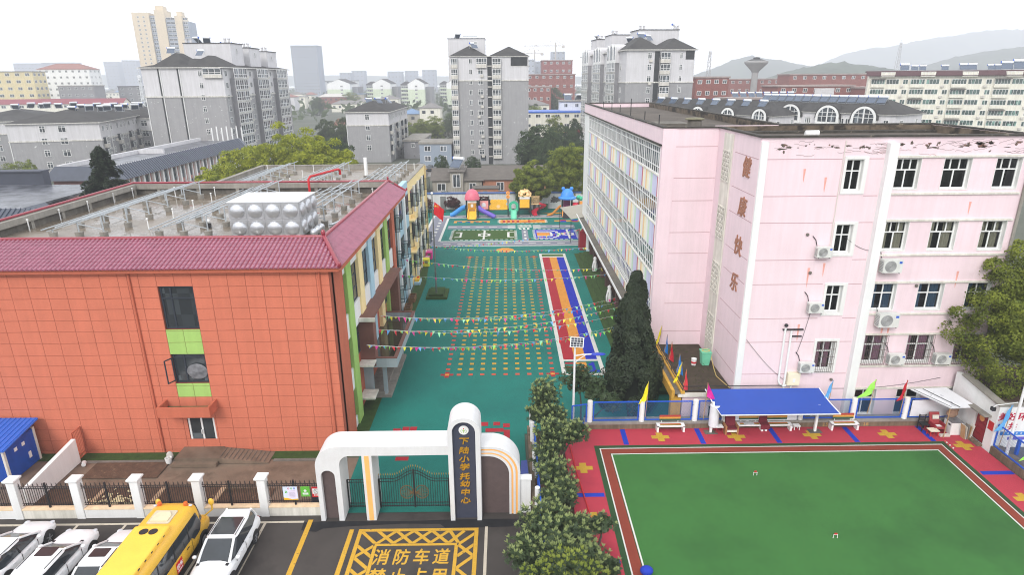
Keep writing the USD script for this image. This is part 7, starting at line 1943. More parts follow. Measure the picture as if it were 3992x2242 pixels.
# deodar cedar
rng = np.random.default_rng(70)
dc = thing('cedar_tree', 'dark layered cedar with drooping boughs behind the left parapet', 'tree', (-45.3, 71, 0))
obj('trunk', MB().tube([(-45.3, 71, 0), (-45.2, 71, 9), (-44.6, 71, 15.4)], [.4, .25, .04], 9), BARK, dc)
P, N = [], []
br = MB()
for k in range(190):
    s = rng.uniform(0, 1)
    z = 3.5 + 11.6 * s
    L = (5.2 * (1 - s) ** .8 + .35) * rng.uniform(.65, 1.1)
    b = rng.uniform(0, 2 * np.pi)
    d = A3(math.cos(b), math.sin(b), 0)
    o = A3(-45.3 + .6 * s, 71, z)
    q = lambda t_: o + d * L * t_ + Z * (.9 * L * .25 * math.sin(t_ * 2.2) - .30 * L * t_ ** 2)
    br.tube([q(t_) for t_ in np.linspace(0, 1, 6)], np.linspace(.07, .015, 6), 5)
    sd = np.cross(d, Z)
    for j in range(int(110 * L)):
        t_ = rng.uniform(.12, 1) ** .8
        w = rng.normal(0, .34) * L * .35 * (1.15 - t_)
        P.append(q(t_) + sd * w - Z * (abs(w) * .45 + rng.uniform(-.1, .45)))
        N.append(Z + rng.normal(0, .5, 3))
obj('limbs', br, BARK, dc)
obj('crown', cards(np.array(P), np.array(N), .2, rng, .3), leafmat('leaf_cedar', (.022, .036, .020), (.055, .075, .036), (.11, .13, .06), .15), dc)

# bare earth shrubs, hedges and middle distance trees as copies of a few builds
protos = {}


def proto(kind, lm, seed, lab, x, y, r, zt, zb=0):
    R = (r, r, (zt - zb) * .5)
    return tree(kind, lab, x, y, 0, (x, y, zt - R[2]), R, lm, 60, 110, r * .055, r * .06, seed, 'trees among the buildings', clump=.26, low=-.8)


def at_px(u, v, y):
    """where the photo shows a treetop, at depth y"""
    cp, sp = math.cos(PITCH), math.sin(PITCH)
    a, b = (u * 1.5497 - 1996) / 2456.2, (1121 - v * 1.5497) / 2456.2
    a, b = a + .0067 * b, b - .0067 * a
    fy, fz = cp + b * sp, -sp + b * cp
    return (a / fy + .00836) * y, 22 + fz / fy * y


far_trees = [
    ('dark_tree', LF_DK, [(1352, 318, 50, 140, 'dark tree right beside the foot of the tall grey tower'), (1335, 345, 22, 142, 'dark tree squeezed against the right wall of the grey tower'), (1372, 350, 26, 132, 'dark green tree in front of the white banded office'), (1420, 318, 36, 160, 'dark tree left of the pink building far corner'), (1448, 300, 20, 175, 'dark tree just above the striped wing corner'), (848, 345, 36, 128, 'dark tree right behind the bright group'), (822, 352, 26, 134, 'dark tree between bright group and small grey block'), (455, 395, 16, 150, 'dark tree at the foot of the left grey blocks'), (1190, 395, 20, 140, 'dark bushy tree left of the grey tower foot'), (1112, 392, 18, 128, 'dark shrub at the left corner of the tower')]),
    ('pale_tree', LF_CAM, [(1410, 372, 34, 118, 'yellow green tree behind the boundary wall near the pink building'), (1395, 292, 22, 190, 'yellow green tree above the lane right of the tower'), (1345, 268, 24, 300, 'yellow green hedge like tree below the red brick blocks'), (1060, 300, 26, 228, 'yellow green tree left of the grey tower'), (1092, 292, 22, 235, 'yellow green tree touching the grey tower left side'), (45, 408, 34, 118, 'yellow green tree at the left picture edge'), (78, 402, 18, 124, 'yellow green tree beside the pale gable block'), (362, 378, 22, 132, 'pale tree behind the cedar'), (880, 232, 20, 520, 'pale tree in front of the first pale green gable'), (1020, 305, 18, 240, 'yellow green tree before the far gable blocks')]),
    ('grey_green_tree', LF_MID, [(1385, 222, 30, 340, 'tall loose tree in front of the red brick blocks'), (1330, 262, 26, 310, 'grey green tree near the brown blocks'), (1432, 258, 22, 280, 'grey green tree above the solar roofed house'), (820, 302, 22, 205, 'grey green tree right of the tall left slab'), (852, 312, 24, 200, 'grey green tree before the red roofed house'), (865, 296, 18, 215, 'small grey green tree near the red roof'), (1140, 285, 22, 260, 'grey green tree in the waste ground'), (390, 238, 26, 330, 'dark round tree between far roofs on the left'), (425, 240, 20, 335, 'round tree beside the brick house behind the slab'), (800, 245, 16, 420, 'hazy tree right of the slab far end'), (1000, 232, 18, 600, 'hazy tree between the pale gables'), (930, 285, 18, 300, 'grey green tree left of small grey block roof'), (1350, 205, 22, 420, 'hazy dome of trees left of the red block'), (1010, 250, 16, 560, 'hazy tree beside the third gable'), (1085, 262, 16, 480, 'hazy tree below the fourth gable')])]
for kind, lm, L_ in far_trees:
    src = None
    for k, (u, v, hw, y, lab) in enumerate(L_):
        x, zt = at_px(u, v, y)
        r = hw * 1.55 / 2456 * y
        zt = max(zt, 3.0)
        if src is None:
            src = proto(kind, lm, 80 + len(lab), lab, x, y, r, zt)
            r0, z0_, x0_, y0_ = r, zt, x, y
        else:
            copy(src, (x, y, 0), (k * 67) % 360, lab, 'trees among the buildings', (r / r0, r / r0, zt / z0_))
m = MB()
rng = np.random.default_rng(91)
n = 5200
P = np.c_[rng.uniform(-75, 60, n), rng.uniform(185, 330, n), rng.uniform(0, 2.0, n)]
keep = (np.abs(P[:, 0] + 4) > 12) | (P[:, 1] > 190)
P = P[keep]
tag(obj('scrub', cards(P, dirs(len(P), rng) + Z, .9, rng), leafmat('leaf_scrub', (.03, .03, .018), (.06, .055, .03), (.10, .10, .04), .1)), 'brownish scrub covering the waste ground between the blocks', 'scrub', kind='stuff')
m = []
for k in range(26):
    c = A3(RNG.uniform(-13.5, -1), RNG.uniform(111.2, 114.5), RNG.uniform(.5, 1.6))
    m.append((c, RNG.uniform(.6, 1.3)))
P = np.vstack([c + dirs(260, rng) * r * (1, .7, .8) for c, r in m])
tag(obj('hedge_tangle', cards(P, dirs(len(P), rng), .14, rng), LF_MID), 'tangle of shrubs growing behind the boundary wall', 'shrubs', kind='stuff')

# ------------------------------------------------------------------ grey housing blocks
GREYT = mat('grey_tile_wall', S(150, 149, 150), .85, .05, .5, streak=.08, spots=(1.7, .665, .69, S(208, 208, 206)))
GREYL = mat('pale_grey_wall', S(202, 200, 202), .85, .04, .4, streak=.10)
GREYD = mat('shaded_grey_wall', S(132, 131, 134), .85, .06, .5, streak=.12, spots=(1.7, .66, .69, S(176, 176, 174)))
SLATE = mat('dark_roof_tile', S(84, 82, 80, .6), .85, .2, 1.5, spots=(.35, .5, .7, S(66, 64, 64, .6)), spec=.25)
BAND = mat('stained_white_band', (.66, .64, .60), .8, .06, 1, streak=.3)
WF = mat('white_window_frame', (.72, .72, .70), .6, .06, 1)
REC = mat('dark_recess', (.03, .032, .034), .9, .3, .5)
LAT = mat('louvre_white', (.60, .57, .52), .8, .12, 3, streak=.2)


class Face:
    """local wall frame: origin o, along u, outward n"""

    def __init__(s, t, o, u, n):
        s.t, s.o, s.u, s.n = t, A3(*o), A3(*u), A3(*n)

    def win(s, x, z, w, h, fw=.09, vs=(.5,), hs=(), fm=None, pm=None, name='window', d=.08):
        return window(s.t, s.o + s.u * x + Z * z, s.u, s.n, w, h, fw, vs, hs, d, fm or WF, pm or PANE_FAR, name, True)

    def slab(s, name, x0, x1, z0, z1, d0, d1, m):
        return obj(name, MB().ob(s.o, s.u, Z, s.n, (x0, x1), (z0, z1), (d0, d1)), m, s.t, local=True)

    def ac(s, x, z):
        s.slab('wall_unit', x, x + .8, z, z + .6, .02, .4, LAT)

    def bay(s, x, z, w, h, p, vs=(.33, .66), sill=.9):
        """a glazed balcony bay standing proud by p"""
        b = s.slab('balcony', x, x + w, z - sill, z, .01, p, LAT)
        window(s.t, s.o + s.u * x + Z * z + s.n * (p - .06), s.u, s.n, w, h, .1, vs, (.3,), .08, WF, PANE_FAR, 'bay_window', True)
        obj('bay_cheek', MB().ob(s.o, s.u, Z, s.n, (x, x + .06), (z, z + h), (.01, p - .06)).ob(s.o, s.u, Z, s.n, (x + w - .06, x + w), (z, z + h), (.01, p - .06)), PANE_FAR, s.t, local=True)


def hip(x0, x1, y0, y1, z, h, inset=None, o=.45):
    x0, x1, y0, y1 = x0 - o, x1 + o, y0 - o, y1 + o
    w, d = x1 - x0, y1 - y0
    i = inset or min(w, d) / 2
    if w < d:
        a, b = A3((x0 + x1) / 2, y0 + i, z + h), A3((x0 + x1) / 2, y1 - i, z + h)
        P = [A3(x0, y0, z), A3(x1, y0, z), A3(x1, y1, z), A3(x0, y1, z), a, b]
        F = [[0, 1, 4, 4], [1, 2, 5, 4], [2, 3, 5, 5], [3, 0, 4, 5]]
    else:
        a, b = A3(x0 + i, (y0 + y1) / 2, z + h), A3(x1 - i, (y0 + y1) / 2, z + h)
        P = [A3(x0, y0, z), A3(x1, y0, z), A3(x1, y1, z), A3(x0, y1, z), a, b]
        F = [[0, 1, 5, 4], [1, 2, 5, 5], [2, 3, 4, 5], [3, 0, 4, 4]]
    m = MB().add(P, F)
    m.quad(*[p - Z * .02 for p in P[:4]][::-1])
    return m


HEAT = {}


def heater(loc, rz, label, s=1.0):
    """solar water heater on a roof"""
    if not HEAT:
        t = thing('solar_heater', label, 'water heater', loc, 0, 'solar water heaters on the roofs')
        LOC[str(t.GetPath())] = np.zeros(3)
        obj('tank', MB().tube([(-.9, .55, 1.35), (.9, .55, 1.35)], .24, 10), mat('heater_white', (.72, .74, .76), .35), t, smooth=40, local=True)
        obj('tank_end', MB().tube([(-1.0, .55, 1.35), (-.9, .55, 1.35)], .25, 10), BLUE, t, local=True)
        obj('collector', MB().ob((0, -.7, .15), X, unit(A3(0, 1.2, 1.05)), unit(A3(0, -1.05, 1.2)), (-.85, .85), (0, 1.6), (0, .05)), mat('collector_blue', (.06, .085, .13), .15, .2, 3, spec=.8), t, local=True)
        obj('stand', MB().bar((-.85, -.7, 0), (-.85, .55, 1.2), .05).bar((.85, -.7, 0), (.85, .55, 1.2), .05).bar((-.85, .75, 0), (-.85, .6, 1.2), .05).bar((.85, .75, 0), (.85, .6, 1.2), .05).bar((-.85, .6, 1.15), (.85, .6, 1.15), .05).bar((-.85, -.7, .02), (.85, -.7, .02), .05), GALV, t, local=True)
        HEAT['src'] = t
        if rz:
            UsdGeom.Xform(t).AddRotateZOp().Set(float(rz))
        return t
    return copy(HEAT['src'], loc, rz, label, 'solar water heaters on the roofs', s)


# tall tower in the middle
tw = thing('grey_tower', 'tall narrow grey tiled tower with white bay windows and hipped dark roof, in the centre', 'apartment tower', (-14, 172, 0))
TH, TU, WT = 27.4, 21.3, 20.1
obj('wall', MB().box(0, 8.95, 0, 14, -1, TU).box(8.95, WT, .0, 14, -1, TU), GREYT, tw, local=True)
obj('upper_wall', MB().box(0, 9.5, 0.01, 14, TU + .3, TH).box(10.6, WT, .01, 14, TU + .3, TH).box(9.5, 10.6, 1.5, 14, TU + .3, TH), GREYL, tw, local=True)
obj('band', MB().box(-.1, WT + .1, -.12, 14, TU, TU + .3), BAND, tw, local=True)
obj('stair_block', MB().box(-1.0, 8.7, 6, 13, TU, 31.9), GREYL, tw, local=True)
obj('stair_block_cap', MB().box(-1.1, 8.8, 5.9, 13.1, 31.9, 32.05), SLATE, tw, local=True)
obj('roof', hip(0, 9.2, .2, 13, TH, 2.7).add(*hip(10.3, 19.8, .2, 13, TH, 2.5).arrays()), SLATE, tw, local=True)
obj('eave', MB().box(-.4, WT + .2, -.4, 14, TH - .12, TH), BAND, tw, local=True)
f = Face(tw, (0, 0, 0), X, -Y)
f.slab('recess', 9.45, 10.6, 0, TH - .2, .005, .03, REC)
for k in range(11):
    z = 25.55 - 2.55 * k
    if z < .5:
        break
    f.bay(.1, z - .2, 1.7, 1.5, .7)
    f.bay(10.75, z - .2, 2.2, 1.5, .7)
    f.win(4.7, z, .85, 1.25)
    if k:
        f.win(7.0, z, 1.3, 1.3, hs=(.7,))
        if k % 2 or k in (4, 8):
            f.ac(7.6 - .9 * (k % 3 == 2), z - .75)
    else:
        f.bay(6.6, z - .1, 2.7, 1.5, .5, (.25, .5, .75))
    f.slab('recess_rail', 9.5, 10.55, z - .7, z - .45, .03, .06, LAT)
f.slab('penthouse_door', 4.6, 5.5, 28.3, 30.5, -6.0, -5.96, CREAM)
f.win(6.2, 30.2, .7, .7)
tw_b = f.slab('terrace_parapet', 15.4, WT + .1, 24.9, 25.0, .0, .1, BAND)
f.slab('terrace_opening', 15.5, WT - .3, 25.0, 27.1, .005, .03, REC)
for k in range(12):
    f.slab('terrace_bar', 15.6 + .36 * k, 15.63 + .36 * k, 25.0, 26.0, .06, .09, TRIM)
f.slab('shopfront_window', 7.3, 8.7, .9, 2.2, .01, .06, PANE_FAR)
f.slab('roof_rail', 3, 6.8, 32.4, 32.6, -6, -5.95, GALV)
heater((-8, 175, 29.3), 30, 'solar water heater on the left hip of the tall grey tower')
heater((-12.5, 179, 32.05), 200, 'solar water heater on the roof block of the tall grey tower', .8)

# tall slab on the left
sa = thing('grey_slab', 'tallest long grey slab on the left with glazed balconies and three rooftop blocks', 'apartment block', (-88, 162, 0), 0)
LOC[str(sa.GetPath())] = np.zeros(3)
UsdGeom.Xform(sa)
WA, DA, HA, UA = 19.6, 48, 25.0, 18.0
obj('wall', MB().box(0, WA, 0, DA, -2, UA), GREYT, sa, local=True)
obj('upper_wall', MB().box(.01, WA - .01, .01, DA, UA + .35, HA), GREYL, sa, local=True)
obj('band', MB().box(-.15, WA + .15, -.15, DA, UA, UA + .35), BAND, sa, local=True)
obj('eave', MB().box(-.6, WA + .6, -.6, DA + .6, HA - .2, HA), BAND, sa, local=True)
obj('roof', hip(0, WA, 0, DA, HA, 2.2, 8), SLATE, sa, local=True)
obj('roof', hip(3, 11, 0, 12, HA, 3.4).add(*hip(11, 19, 0, 12, HA, 2.8).arrays()), SLATE, sa, local=True)
f = Face(sa, (0, 0, 0), X, -Y)
for k in range(9):
    f.win(13.6, HA - 2.2 - 2.75 * k, .95, 1.35, hs=(.68,))
f.bay(15.0, HA - 1.7, 4.4, 1.4, .6, (.33, .66), .8)
for x in (3.9, 8.6):
    f.slab('dark_slot', x, x + .35, 0, HA - .3, .005, .03, REC)
    f.slab('white_pipe', x + .5, x + .65, 0, HA - .3, .03, .15, WF)
f.slab('corner_pipe', .05, .2, 0, UA, .03, .15, WF)
f = Face(sa, (WA, 0, 0), Y, X)
for u in range(3):
    y0 = 3.5 + 15.5 * u
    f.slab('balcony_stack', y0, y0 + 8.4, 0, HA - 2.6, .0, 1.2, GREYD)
    for k in range(9):
        z = HA - 2.5 - 2.75 * k
        f.win(y0 - 2.6, z + .3, 1.4, 1.4)
        for j in range(3):
            window(sa, f.o + f.u * (y0 + .15 + 2.75 * j) + Z * z + f.n * 1.2, f.u, f.n, 2.6, 2.35, .12, (.5,), (.38,), .1, WF, PANE_FAR, 'balcony_window', True)
        f.slab('balcony_edge', y0 - .1, y0 + 8.5, z - .3, z - .1, 1.2, 1.36, BAND)
        f.win(y0 + 9.4, z + .3, 1.0, 1.4)
        f.ac(y0 + 10.9, z - .1)
for x0, y0, w, h in ((5.0, 13, 12, 31.0), (6.0, 24, 11.5, 30.3), (6.5, 36, 11.5, 29.8)):
    obj('rooftop_block', MB().box(x0, x0 + w, y0, y0 + 8, HA, h), GREYL, sa, local=True)
    obj('rooftop_cap', MB().box(x0 - .15, x0 + w + .15, y0 - .15, y0 + 8.15, h, h + .2), SLATE, sa, local=True)
    for a in (.4, 1.6, w - 1.6, w - .6):
        obj('vent_stack', MB().box(x0 + a, x0 + a + .5, y0 + .3, y0 + .8, h + .2, h + 1.1).box(x0 + a - .1, x0 + a + .6, y0 + .2, y0 + .9, h + 1.1, h + 1.25), GREYL, sa, local=True)
    g = Face(sa, (x0 + w, y0, 0), Y, X)
    g.win(3.4, h - 2.6, .8, 1.6)
    for j in range(2):
        heater((-88 + x0 + 2.5 + 2.4 * j, 162 + y0 + 3, h + .2), 160 + 40 * j, f'{("left", "right")[j]} solar heater on the {("nearest", "middle", "farthest")[int(y0 > 20) + int(y0 > 30)]} rooftop block of the tall left slab')
heater((-82, 166, 28.2), 10, 'row of solar heater tank on the left hip of the tall left slab')
heater((-75, 166, 27.6), 350, 'solar heater on the right hip of the tall left slab')


def block(name, label, loc, rz, w, d, h, up, cat='apartment block', gable=(), side=None, sidex=None, walls=(None, None), roofh=2.6, side_face='right'):
    """five storey grey block: gable windows as (x, z) and a long side with bays"""
    t = thing(name, label, cat, loc, rz)
    LOC[str(t.GetPath())] = np.zeros(3)
    lo, hi_ = walls[0] or GREYT, walls[1] or GREYL
    obj('wall', MB().box(0, w, 0, d, -2, up), lo, t, local=True)
    obj('upper_wall', MB().box(.01, w - .01, .01, d - .01, up + .3, h), hi_, t, local=True)
    obj('band', MB().box(-.12, w + .12, -.12, d + .12, up, up + .3), BAND, t, local=True)
    obj('eave', MB().box(-.5, w + .5, -.5, d + .5, h - .18, h), BAND, t, local=True)
    obj('roof', hip(0, w, 0, d, h, roofh), SLATE, t, local=True)
    f = Face(t, (0, 0, 0), X, -Y)
    for x, z in gable:
        f.win(x, z, 1.2 if x < w * .5 else 1.6, 1.5, hs=(.7,))
    f.slab('corner_pipe', .02, .16, 0, up, .02, .14, WF)
    g = Face(t, (w, 0, 0), Y, X) if side_face == 'right' else Face(t, (0, d, 0), -Y, -X)
    n = int((h - .6) / 2.75)
    for k in range(n):
        z = h - 2.2 - 2.75 * k
        for y, kind in side or ():
            if kind == 'w':
                g.win(y, z, 1.1, 1.35, hs=(.7,))
            elif kind == 'b' and k:
                g.bay(y, z - .15, 2.0, 1.55, .7)
            elif kind == 'b':
                g.win(y + .3, z, 1.4, 1.3)
            elif kind == 'a' and k % 2:
                g.ac(y, z - .2)
    for y, kind in side or ():
        if kind == 'p':
            g.slab('white_pipe', y, y + .14, 0, h - .3, .02, .16, WF)
    return t


sd = [(1.0, 'b'), (4.5, 'w'), (6.6, 'p'), (7.4, 'w'), (9.6, 'a'), (11.5, 'b'), (15, 'w'), (17.5, 'w'), (19.6, 'p'), (21, 'b'), (25.5, 'w'), (28.0, 'b'), (31.5, 'w')]
block('grey_block', 'small grey five storey block with stained gable, left of the central tower', (-43.5, 178, 0), 0, 11.6, 34, 13.5, 9.8, gable=[(5.2, 13.5 - 2.1 - 2.75 * k) for k in range(4)], side=sd)
block('grey_block', 'pale gabled grey block behind the cedar on the left', (-114, 149, 0), 14, 19, 44, 12.8, 8.6, gable=[(6.6, 10.7 - 2.75 * k) for k in range(4)] + [(10.4, 10.7 - 2.75 * k) for k in range(4)], side=sd)
block('grey_block', 'grey block between the cedar and the tall slab, farther back', (-111, 180, 0), 16, 15, 24, 12.0, 8.6, gable=[(1.2, 9.9 - 2.75 * k) for k in range(4)] + [(6.5, 9.9 - 2.75 * k) for k in range(4)] + [(9.5, 9.9 - 2.75 * k) for k in range(4)] + [(12.4, 9.9 - 2.75 * k) for k in range(4)], side=sd[:7])
block('grey_block', 'grey block at the far left edge, its front turned away from the pale gable', (-143, 168, 0), 24, 24, 30, 12.0, 8.6, gable=[(a, 9.9 - 2.75 * k) for a in (2, 5, 9, 12, 16, 20) for k in range(4)], side=sd[:5])
k = 0
for x0, y0, a, lab in ((-107, 163, 14, 'pale gabled block'), (-113, 176, 14, 'pale gabled block far end'), (-107, 191, 16, 'farther left block'), (-135, 182, 24, 'far left block')):
    for j in range(6):
        heater((x0 + 2.3 * j + (j % 2) * .4, y0 + 1.5 * (j % 3) + .6 * j, 14.6 + .25 * (j % 2)), 180 + a + 25 * (j % 2), f'solar heater on the {lab} roof, {("first", "second", "third", "fourth", "fifth", "sixth")[j]} from the left')
for j in range(3):
    heater((-38.5 + 2.6 * j, 186 + j, 15.4), 20 + 30 * j, ('left', 'middle', 'right')[j] + ' solar heater on the small grey block left of the central tower')

# right slab
sdn = thing('grey_slab', 'tall grey slab on the right behind the pink building, stepping down to arched dormers', 'apartment block', (30.6, 168, 0), 4.5)
WD_, DD, HD, UD = 17.6, 58, 28.6, 20.6
obj('wall', MB().box(0, WD_, 0, DD, -2, UD), GREYT, sdn, local=True)
obj('upper_wall', MB().box(.01, WD_ - .01, .01, DD, UD + .3, HD), GREYL, sdn, local=True)
obj('band', MB().box(-.15, WD_ + .15, -.15, DD, UD, UD + .3), BAND, sdn, local=True)
obj('eave', MB().box(-.6, WD_ + .6, -.6, DD + .6, HD - .2, HD), BAND, sdn, local=True)
obj('roof', hip(0, 9, 0, 14, HD, 3.2).add(*hip(9, WD_, 0, 14, HD, 2.9).arrays()).add(*hip(0, WD_, 14.5, DD, HD, 2.4).arrays()), SLATE, sdn, local=True)
for x0, y0, w, h in ((6.5, 13, 11, 34.0), (2.5, 27, 10, 33.6), (1.5, 42, 9, 33.2)):
    obj('rooftop_block', MB().box(x0, x0 + w, y0, y0 + 9, HD, h), GREYL, sdn, local=True)
    obj('rooftop_cap', MB().box(x0 - .15, x0 + w + .15, y0 - .15, y0 + 9.15, h, h + .2), SLATE, sdn, local=True)
    for a in (.2, 1.2, w - 1.4, w - .5):
        obj('vent_stack', MB().box(x0 + a, x0 + a + .5, y0 + .3, y0 + .8, h + .2, h + 1.0).box(x0 + a - .1, x0 + a + .6, y0 + .2, y0 + .9, h + 1.0, h + 1.15), GREYL, sdn, local=True)
f = Face(sdn, (0, 0, 0), X, -Y)
for k in range(9):
    z = HD - 2.2 - 2.75 * k
    f.win(5.4, z, 1.05, 1.45, hs=(.7,))
    f.win(13.7, z, .75, 1.4, hs=(.7,))
    f.bay(8.6, z - .1, 2.5, 1.6, .8, (.3, .65))
    if k % 2 == 0:
        f.ac(5.8, z - .8)
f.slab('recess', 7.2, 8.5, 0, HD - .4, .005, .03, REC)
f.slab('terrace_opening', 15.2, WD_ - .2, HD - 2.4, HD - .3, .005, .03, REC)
g = Face(sdn, (0, DD, 0), -Y, -X)
for u in range(3):
    y0 = 6 + 17.5 * u
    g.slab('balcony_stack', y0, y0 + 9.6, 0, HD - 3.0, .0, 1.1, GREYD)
    for k in range(9):
        z = HD - 5.2 - 2.75 * k
        for j in range(3):
            window(sdn, g.o + g.u * (y0 + .15 + 3.15 * j) + Z * z + g.n * 1.1, g.u, g.n, 3.0, 2.3, .13, (.5,), (.38,), .1, WF, PANE_FAR, 'balcony_window', True)
        g.slab('balcony_edge', y0 - .1, y0 + 9.7, z - .35, z - .12, 1.1, 1.28, BAND)
        g.win(y0 + 11, z + .3, 1.2, 1.3)
    for j, w in ((0.2, 2.6), (3.3, 3.6), (7.4, 2.4)):
        ar_ = rarch(0, w, HD - 3.0, HD + .9 + w * .25, w / 2 * .98, None, 8)
        q = obj('arched_dormer', MB().ext(ar_, g.o + g.u * (y0 + j), g.u, Z, g.n, -3.0, 1.1), GREYL, sdn, local=True)
        ai = rarch(.35, w - .35, HD - 2.3, HD + .4 + w * .25, (w / 2 - .35) * .98, None, 8)
        obj('dormer_rim', MB().ext(ar_.difference(ai), g.o + g.u * (y0 + j), g.u, Z, g.n, 1.1, 1.2), WF, q, local=True)
        obj('dormer_pane', MB().ext(ai.buffer(-.12).difference(rect(w / 2 - .08, 0, w / 2 + .08, 99)), g.o + g.u * (y0 + j), g.u, Z, g.n, 1.1, 1.14), PANE_FAR, q, local=True)
for j, (x, y, z) in enumerate(((36, 178, 31.6), (38.5, 180, 31.2), (46.5, 185, 34.2), (33, 204, 33.8), (30, 218, 33.4), (34.6, 186, 31))):
    heater((x, y, z), 30 * j, ('leftmost', 'second', 'topmost orange framed', 'middle block', 'far block', 'valley')[j] + ' solar heater on the tall right slab')


# rows with arched attic windows behind the pink building
def arched(label, loc, rz, L_, h, arches, w=10):
    t = thing('arched_apartment', label, 'apartment block', loc, rz)
    LOC[str(t.GetPath())] = np.zeros(3)
    obj('wall', MB().box(0, w, 0, L_, -2, h), GREYL, t, local=True)
    obj('eave', MB().box(-.4, w + .4, -.4, L_ + .4, h - .15, h), BAND, t, local=True)
    obj('band', MB().box(-.2, w + .2, -.2, L_ + .2, h - 3.6, h - 3.3), BAND, t, local=True)
    obj('roof', hip(0, w, 0, L_, h, 3.0), SLATE, t, local=True)
    g = Face(t, (0, L_, 0), -Y, -X)
    for y, aw_ in arches:
        a = L_ - y - aw_ / 2
        ar_ = rarch(0, aw_, h - 2.5, h + 1.4, aw_ / 2 * .98, None, 10)
        q = obj('arched_gable', MB().ext(ar_, g.o + g.u * a, g.u, Z, g.n, -4.2, .6), WF, t, local=True)
        obj('barrel_roof', MB().ext(rarch(-.25, aw_ + .25, h - 1.2, h + 1.62, (aw_ / 2 + .25) * .98, None, 10).difference(ar_), g.o + g.u * a, g.u, Z, g.n, -4.2, .55), SLATE, q, local=True)
        for s in (0, 1):
            x0 = .55 + s * (aw_ / 2 - .4)
            x1 = x0 + aw_ / 2 - .7
            wi = rect(x0, h - 1.9, x1, h + 1.9).intersection(rarch(.5, aw_ - .5, h - 3, h + .95, (aw_ / 2 - .5) * .98, None, 10))
            k_ = obj('arched_window', MB().ext(wi, g.o + g.u * a, g.u, Z, g.n, .6, .63), PANE_FAR, q, local=True)
            m = MB()
            for e in np.linspace(0, 1, 3)[1:2]:
                m.ob(g.o + g.u * a, g.u, Z, g.n, (x0 + (x1 - x0) * e - .04, x0 + (x1 - x0) * e + .04), (h - 1.9, h + .5), (.63, .68))
            for e in (-.8, .0):
                m.ob(g.o + g.u * a, g.u, Z, g.n, (x0, x1), (h + e - .05, h + e + .05), (.63, .68))
            obj('glazing_bar', m, WF, k_, local=True)
        for b in (a - 2.6, a + aw_ + 1.2):
            g.win(b, h - 2.4, 1.0, 1.3)
            g.ac(b + 1.4, h - 3.0)
        for j in range(3):
            g.win(a + j * aw_ / 3, h - 5.8, aw_ / 3 - .1, 2.0)
    f = Face(t, (0, 0, 0), X, -Y)
    f.win(w * .75, h - 2.3, .8, 1.4)
    f.win(w * .15, h - 2.4, 1.2, 1.3)
    return t


arched('row of grey apartments with three arched white attic windows just behind the pink roof', (56.5, 137, 0), 35, 46, 14.0, ((3, 3.5), (11, 3.5), (19.3, 3.5), (28, 3.5), (37, 3.5)), 9)
arched('nearer grey apartment row with two large arched attic windows right of the first row', (75.5, 125, 0), 35, 34, 14.8, ((6, 5.0), (13.5, 5.0), (22, 5.0), (29, 5.0)), 11)
for k in range(14):
    s = 5 + 2.0 * k
    heater((75.5 + 3.0 - s * .57, 125 + 2 + s * .82, 16.6), -50, f'solar heater {("first", "second", "third", "fourth", "fifth", "sixth", "seventh", "eighth", "ninth", "tenth", "eleventh", "twelfth", "thirteenth", "last")[k]} from the near end on the nearer arched apartments')
    if k < 9:
        s = 5 + 4.2 * k
        heater((56.5 + 2.6 - s * .57, 137 + 1.6 + s * .82, 15.6), -50, f'solar heater {("first", "second", "third", "fourth", "fifth", "sixth", "seventh", "eighth", "last")[k]} from the near end on the arched row behind the pink building')

# cream apartments on the right
CRW = mat('cream_render', S(228, 224, 210), .85, .04, .3, streak=.16)
GRP = panemat('green_tinted_pane', (.045, .085, .07), .4, 2.2, .12)
ca = thing('cream_apartment', 'long cream apartment block with green tinted strip windows and dark red tiled top, right', 'apartment block', (108, 196, 0), -27)
obj('wall', MB().box(0, 40, 0, 14, -2, 22.4), CRW, ca, local=True)
obj('side_wall', MB().box(40, 44, .5, 14, -2, 23.4), WHITE, ca, local=True)
obj('roof_edge', MB().add([A3(-.8, -1, 22.0), A3(40.5, -1, 22.0), A3(40.5, 1.4, 23.3), A3(-.8, 1.4, 23.3)], [[0, 1, 2, 3]]).box(-.8, 40.5, 1.4, 14, 22.9, 23.3).box(-.8, 40.5, -1, -.9, 21.85, 22.05), mat('maroon_tile', S(92, 52, 56, .6), .8, .15, 1), ca, local=True)
f = Face(ca, (0, 0, 0), X, -Y)
for k in range(8):
    z = 19.6 - 2.8 * k
    if z < 3:
        continue
    for u in range(4):
        x = .8 + 10 * u
        pr_ = .0
        f.slab('balcony', x, x + 3.6, z - .9, z - .02, .0, .55, CRW)
        window(ca, f.o + X * x + Z * z - Y * .5, X, -Y, 3.5, 1.4, .08, (.2, .4, .6, .8), (), .06, WF, GRP, 'strip_window', True)
        window(ca, f.o + X * (x + 3.9) + Z * z - Y * .0, X, -Y, 3.2, 1.4, .08, (.25, .5, .75), (), .06, WF, GRP, 'strip_window', True)
        f.win(x + 8.1, z, 1.3, 1.3, pm=GRP)
        f.ac(x + 7.6, z - .9)
        if (k + u) % 3 == 0:
            f.slab('awning_cage', x - .1, x + 3.7, z + 1.3, z + 1.55, .5, 1.2, CONC_D)
for u in range(4):
    obj('dormer', MB().box(3 + 10 * u, 6.6 + 10 * u, -.9, 2, 21.6, 23.0), CRW, ca, local=True)
    f.win(3.2 + 10 * u, 21.8, 3.2, 1.2, vs=(.25, .5, .75), pm=GRP, d=1.0)
cs, sn = math.cos(math.radians(-27)), math.sin(math.radians(-27))
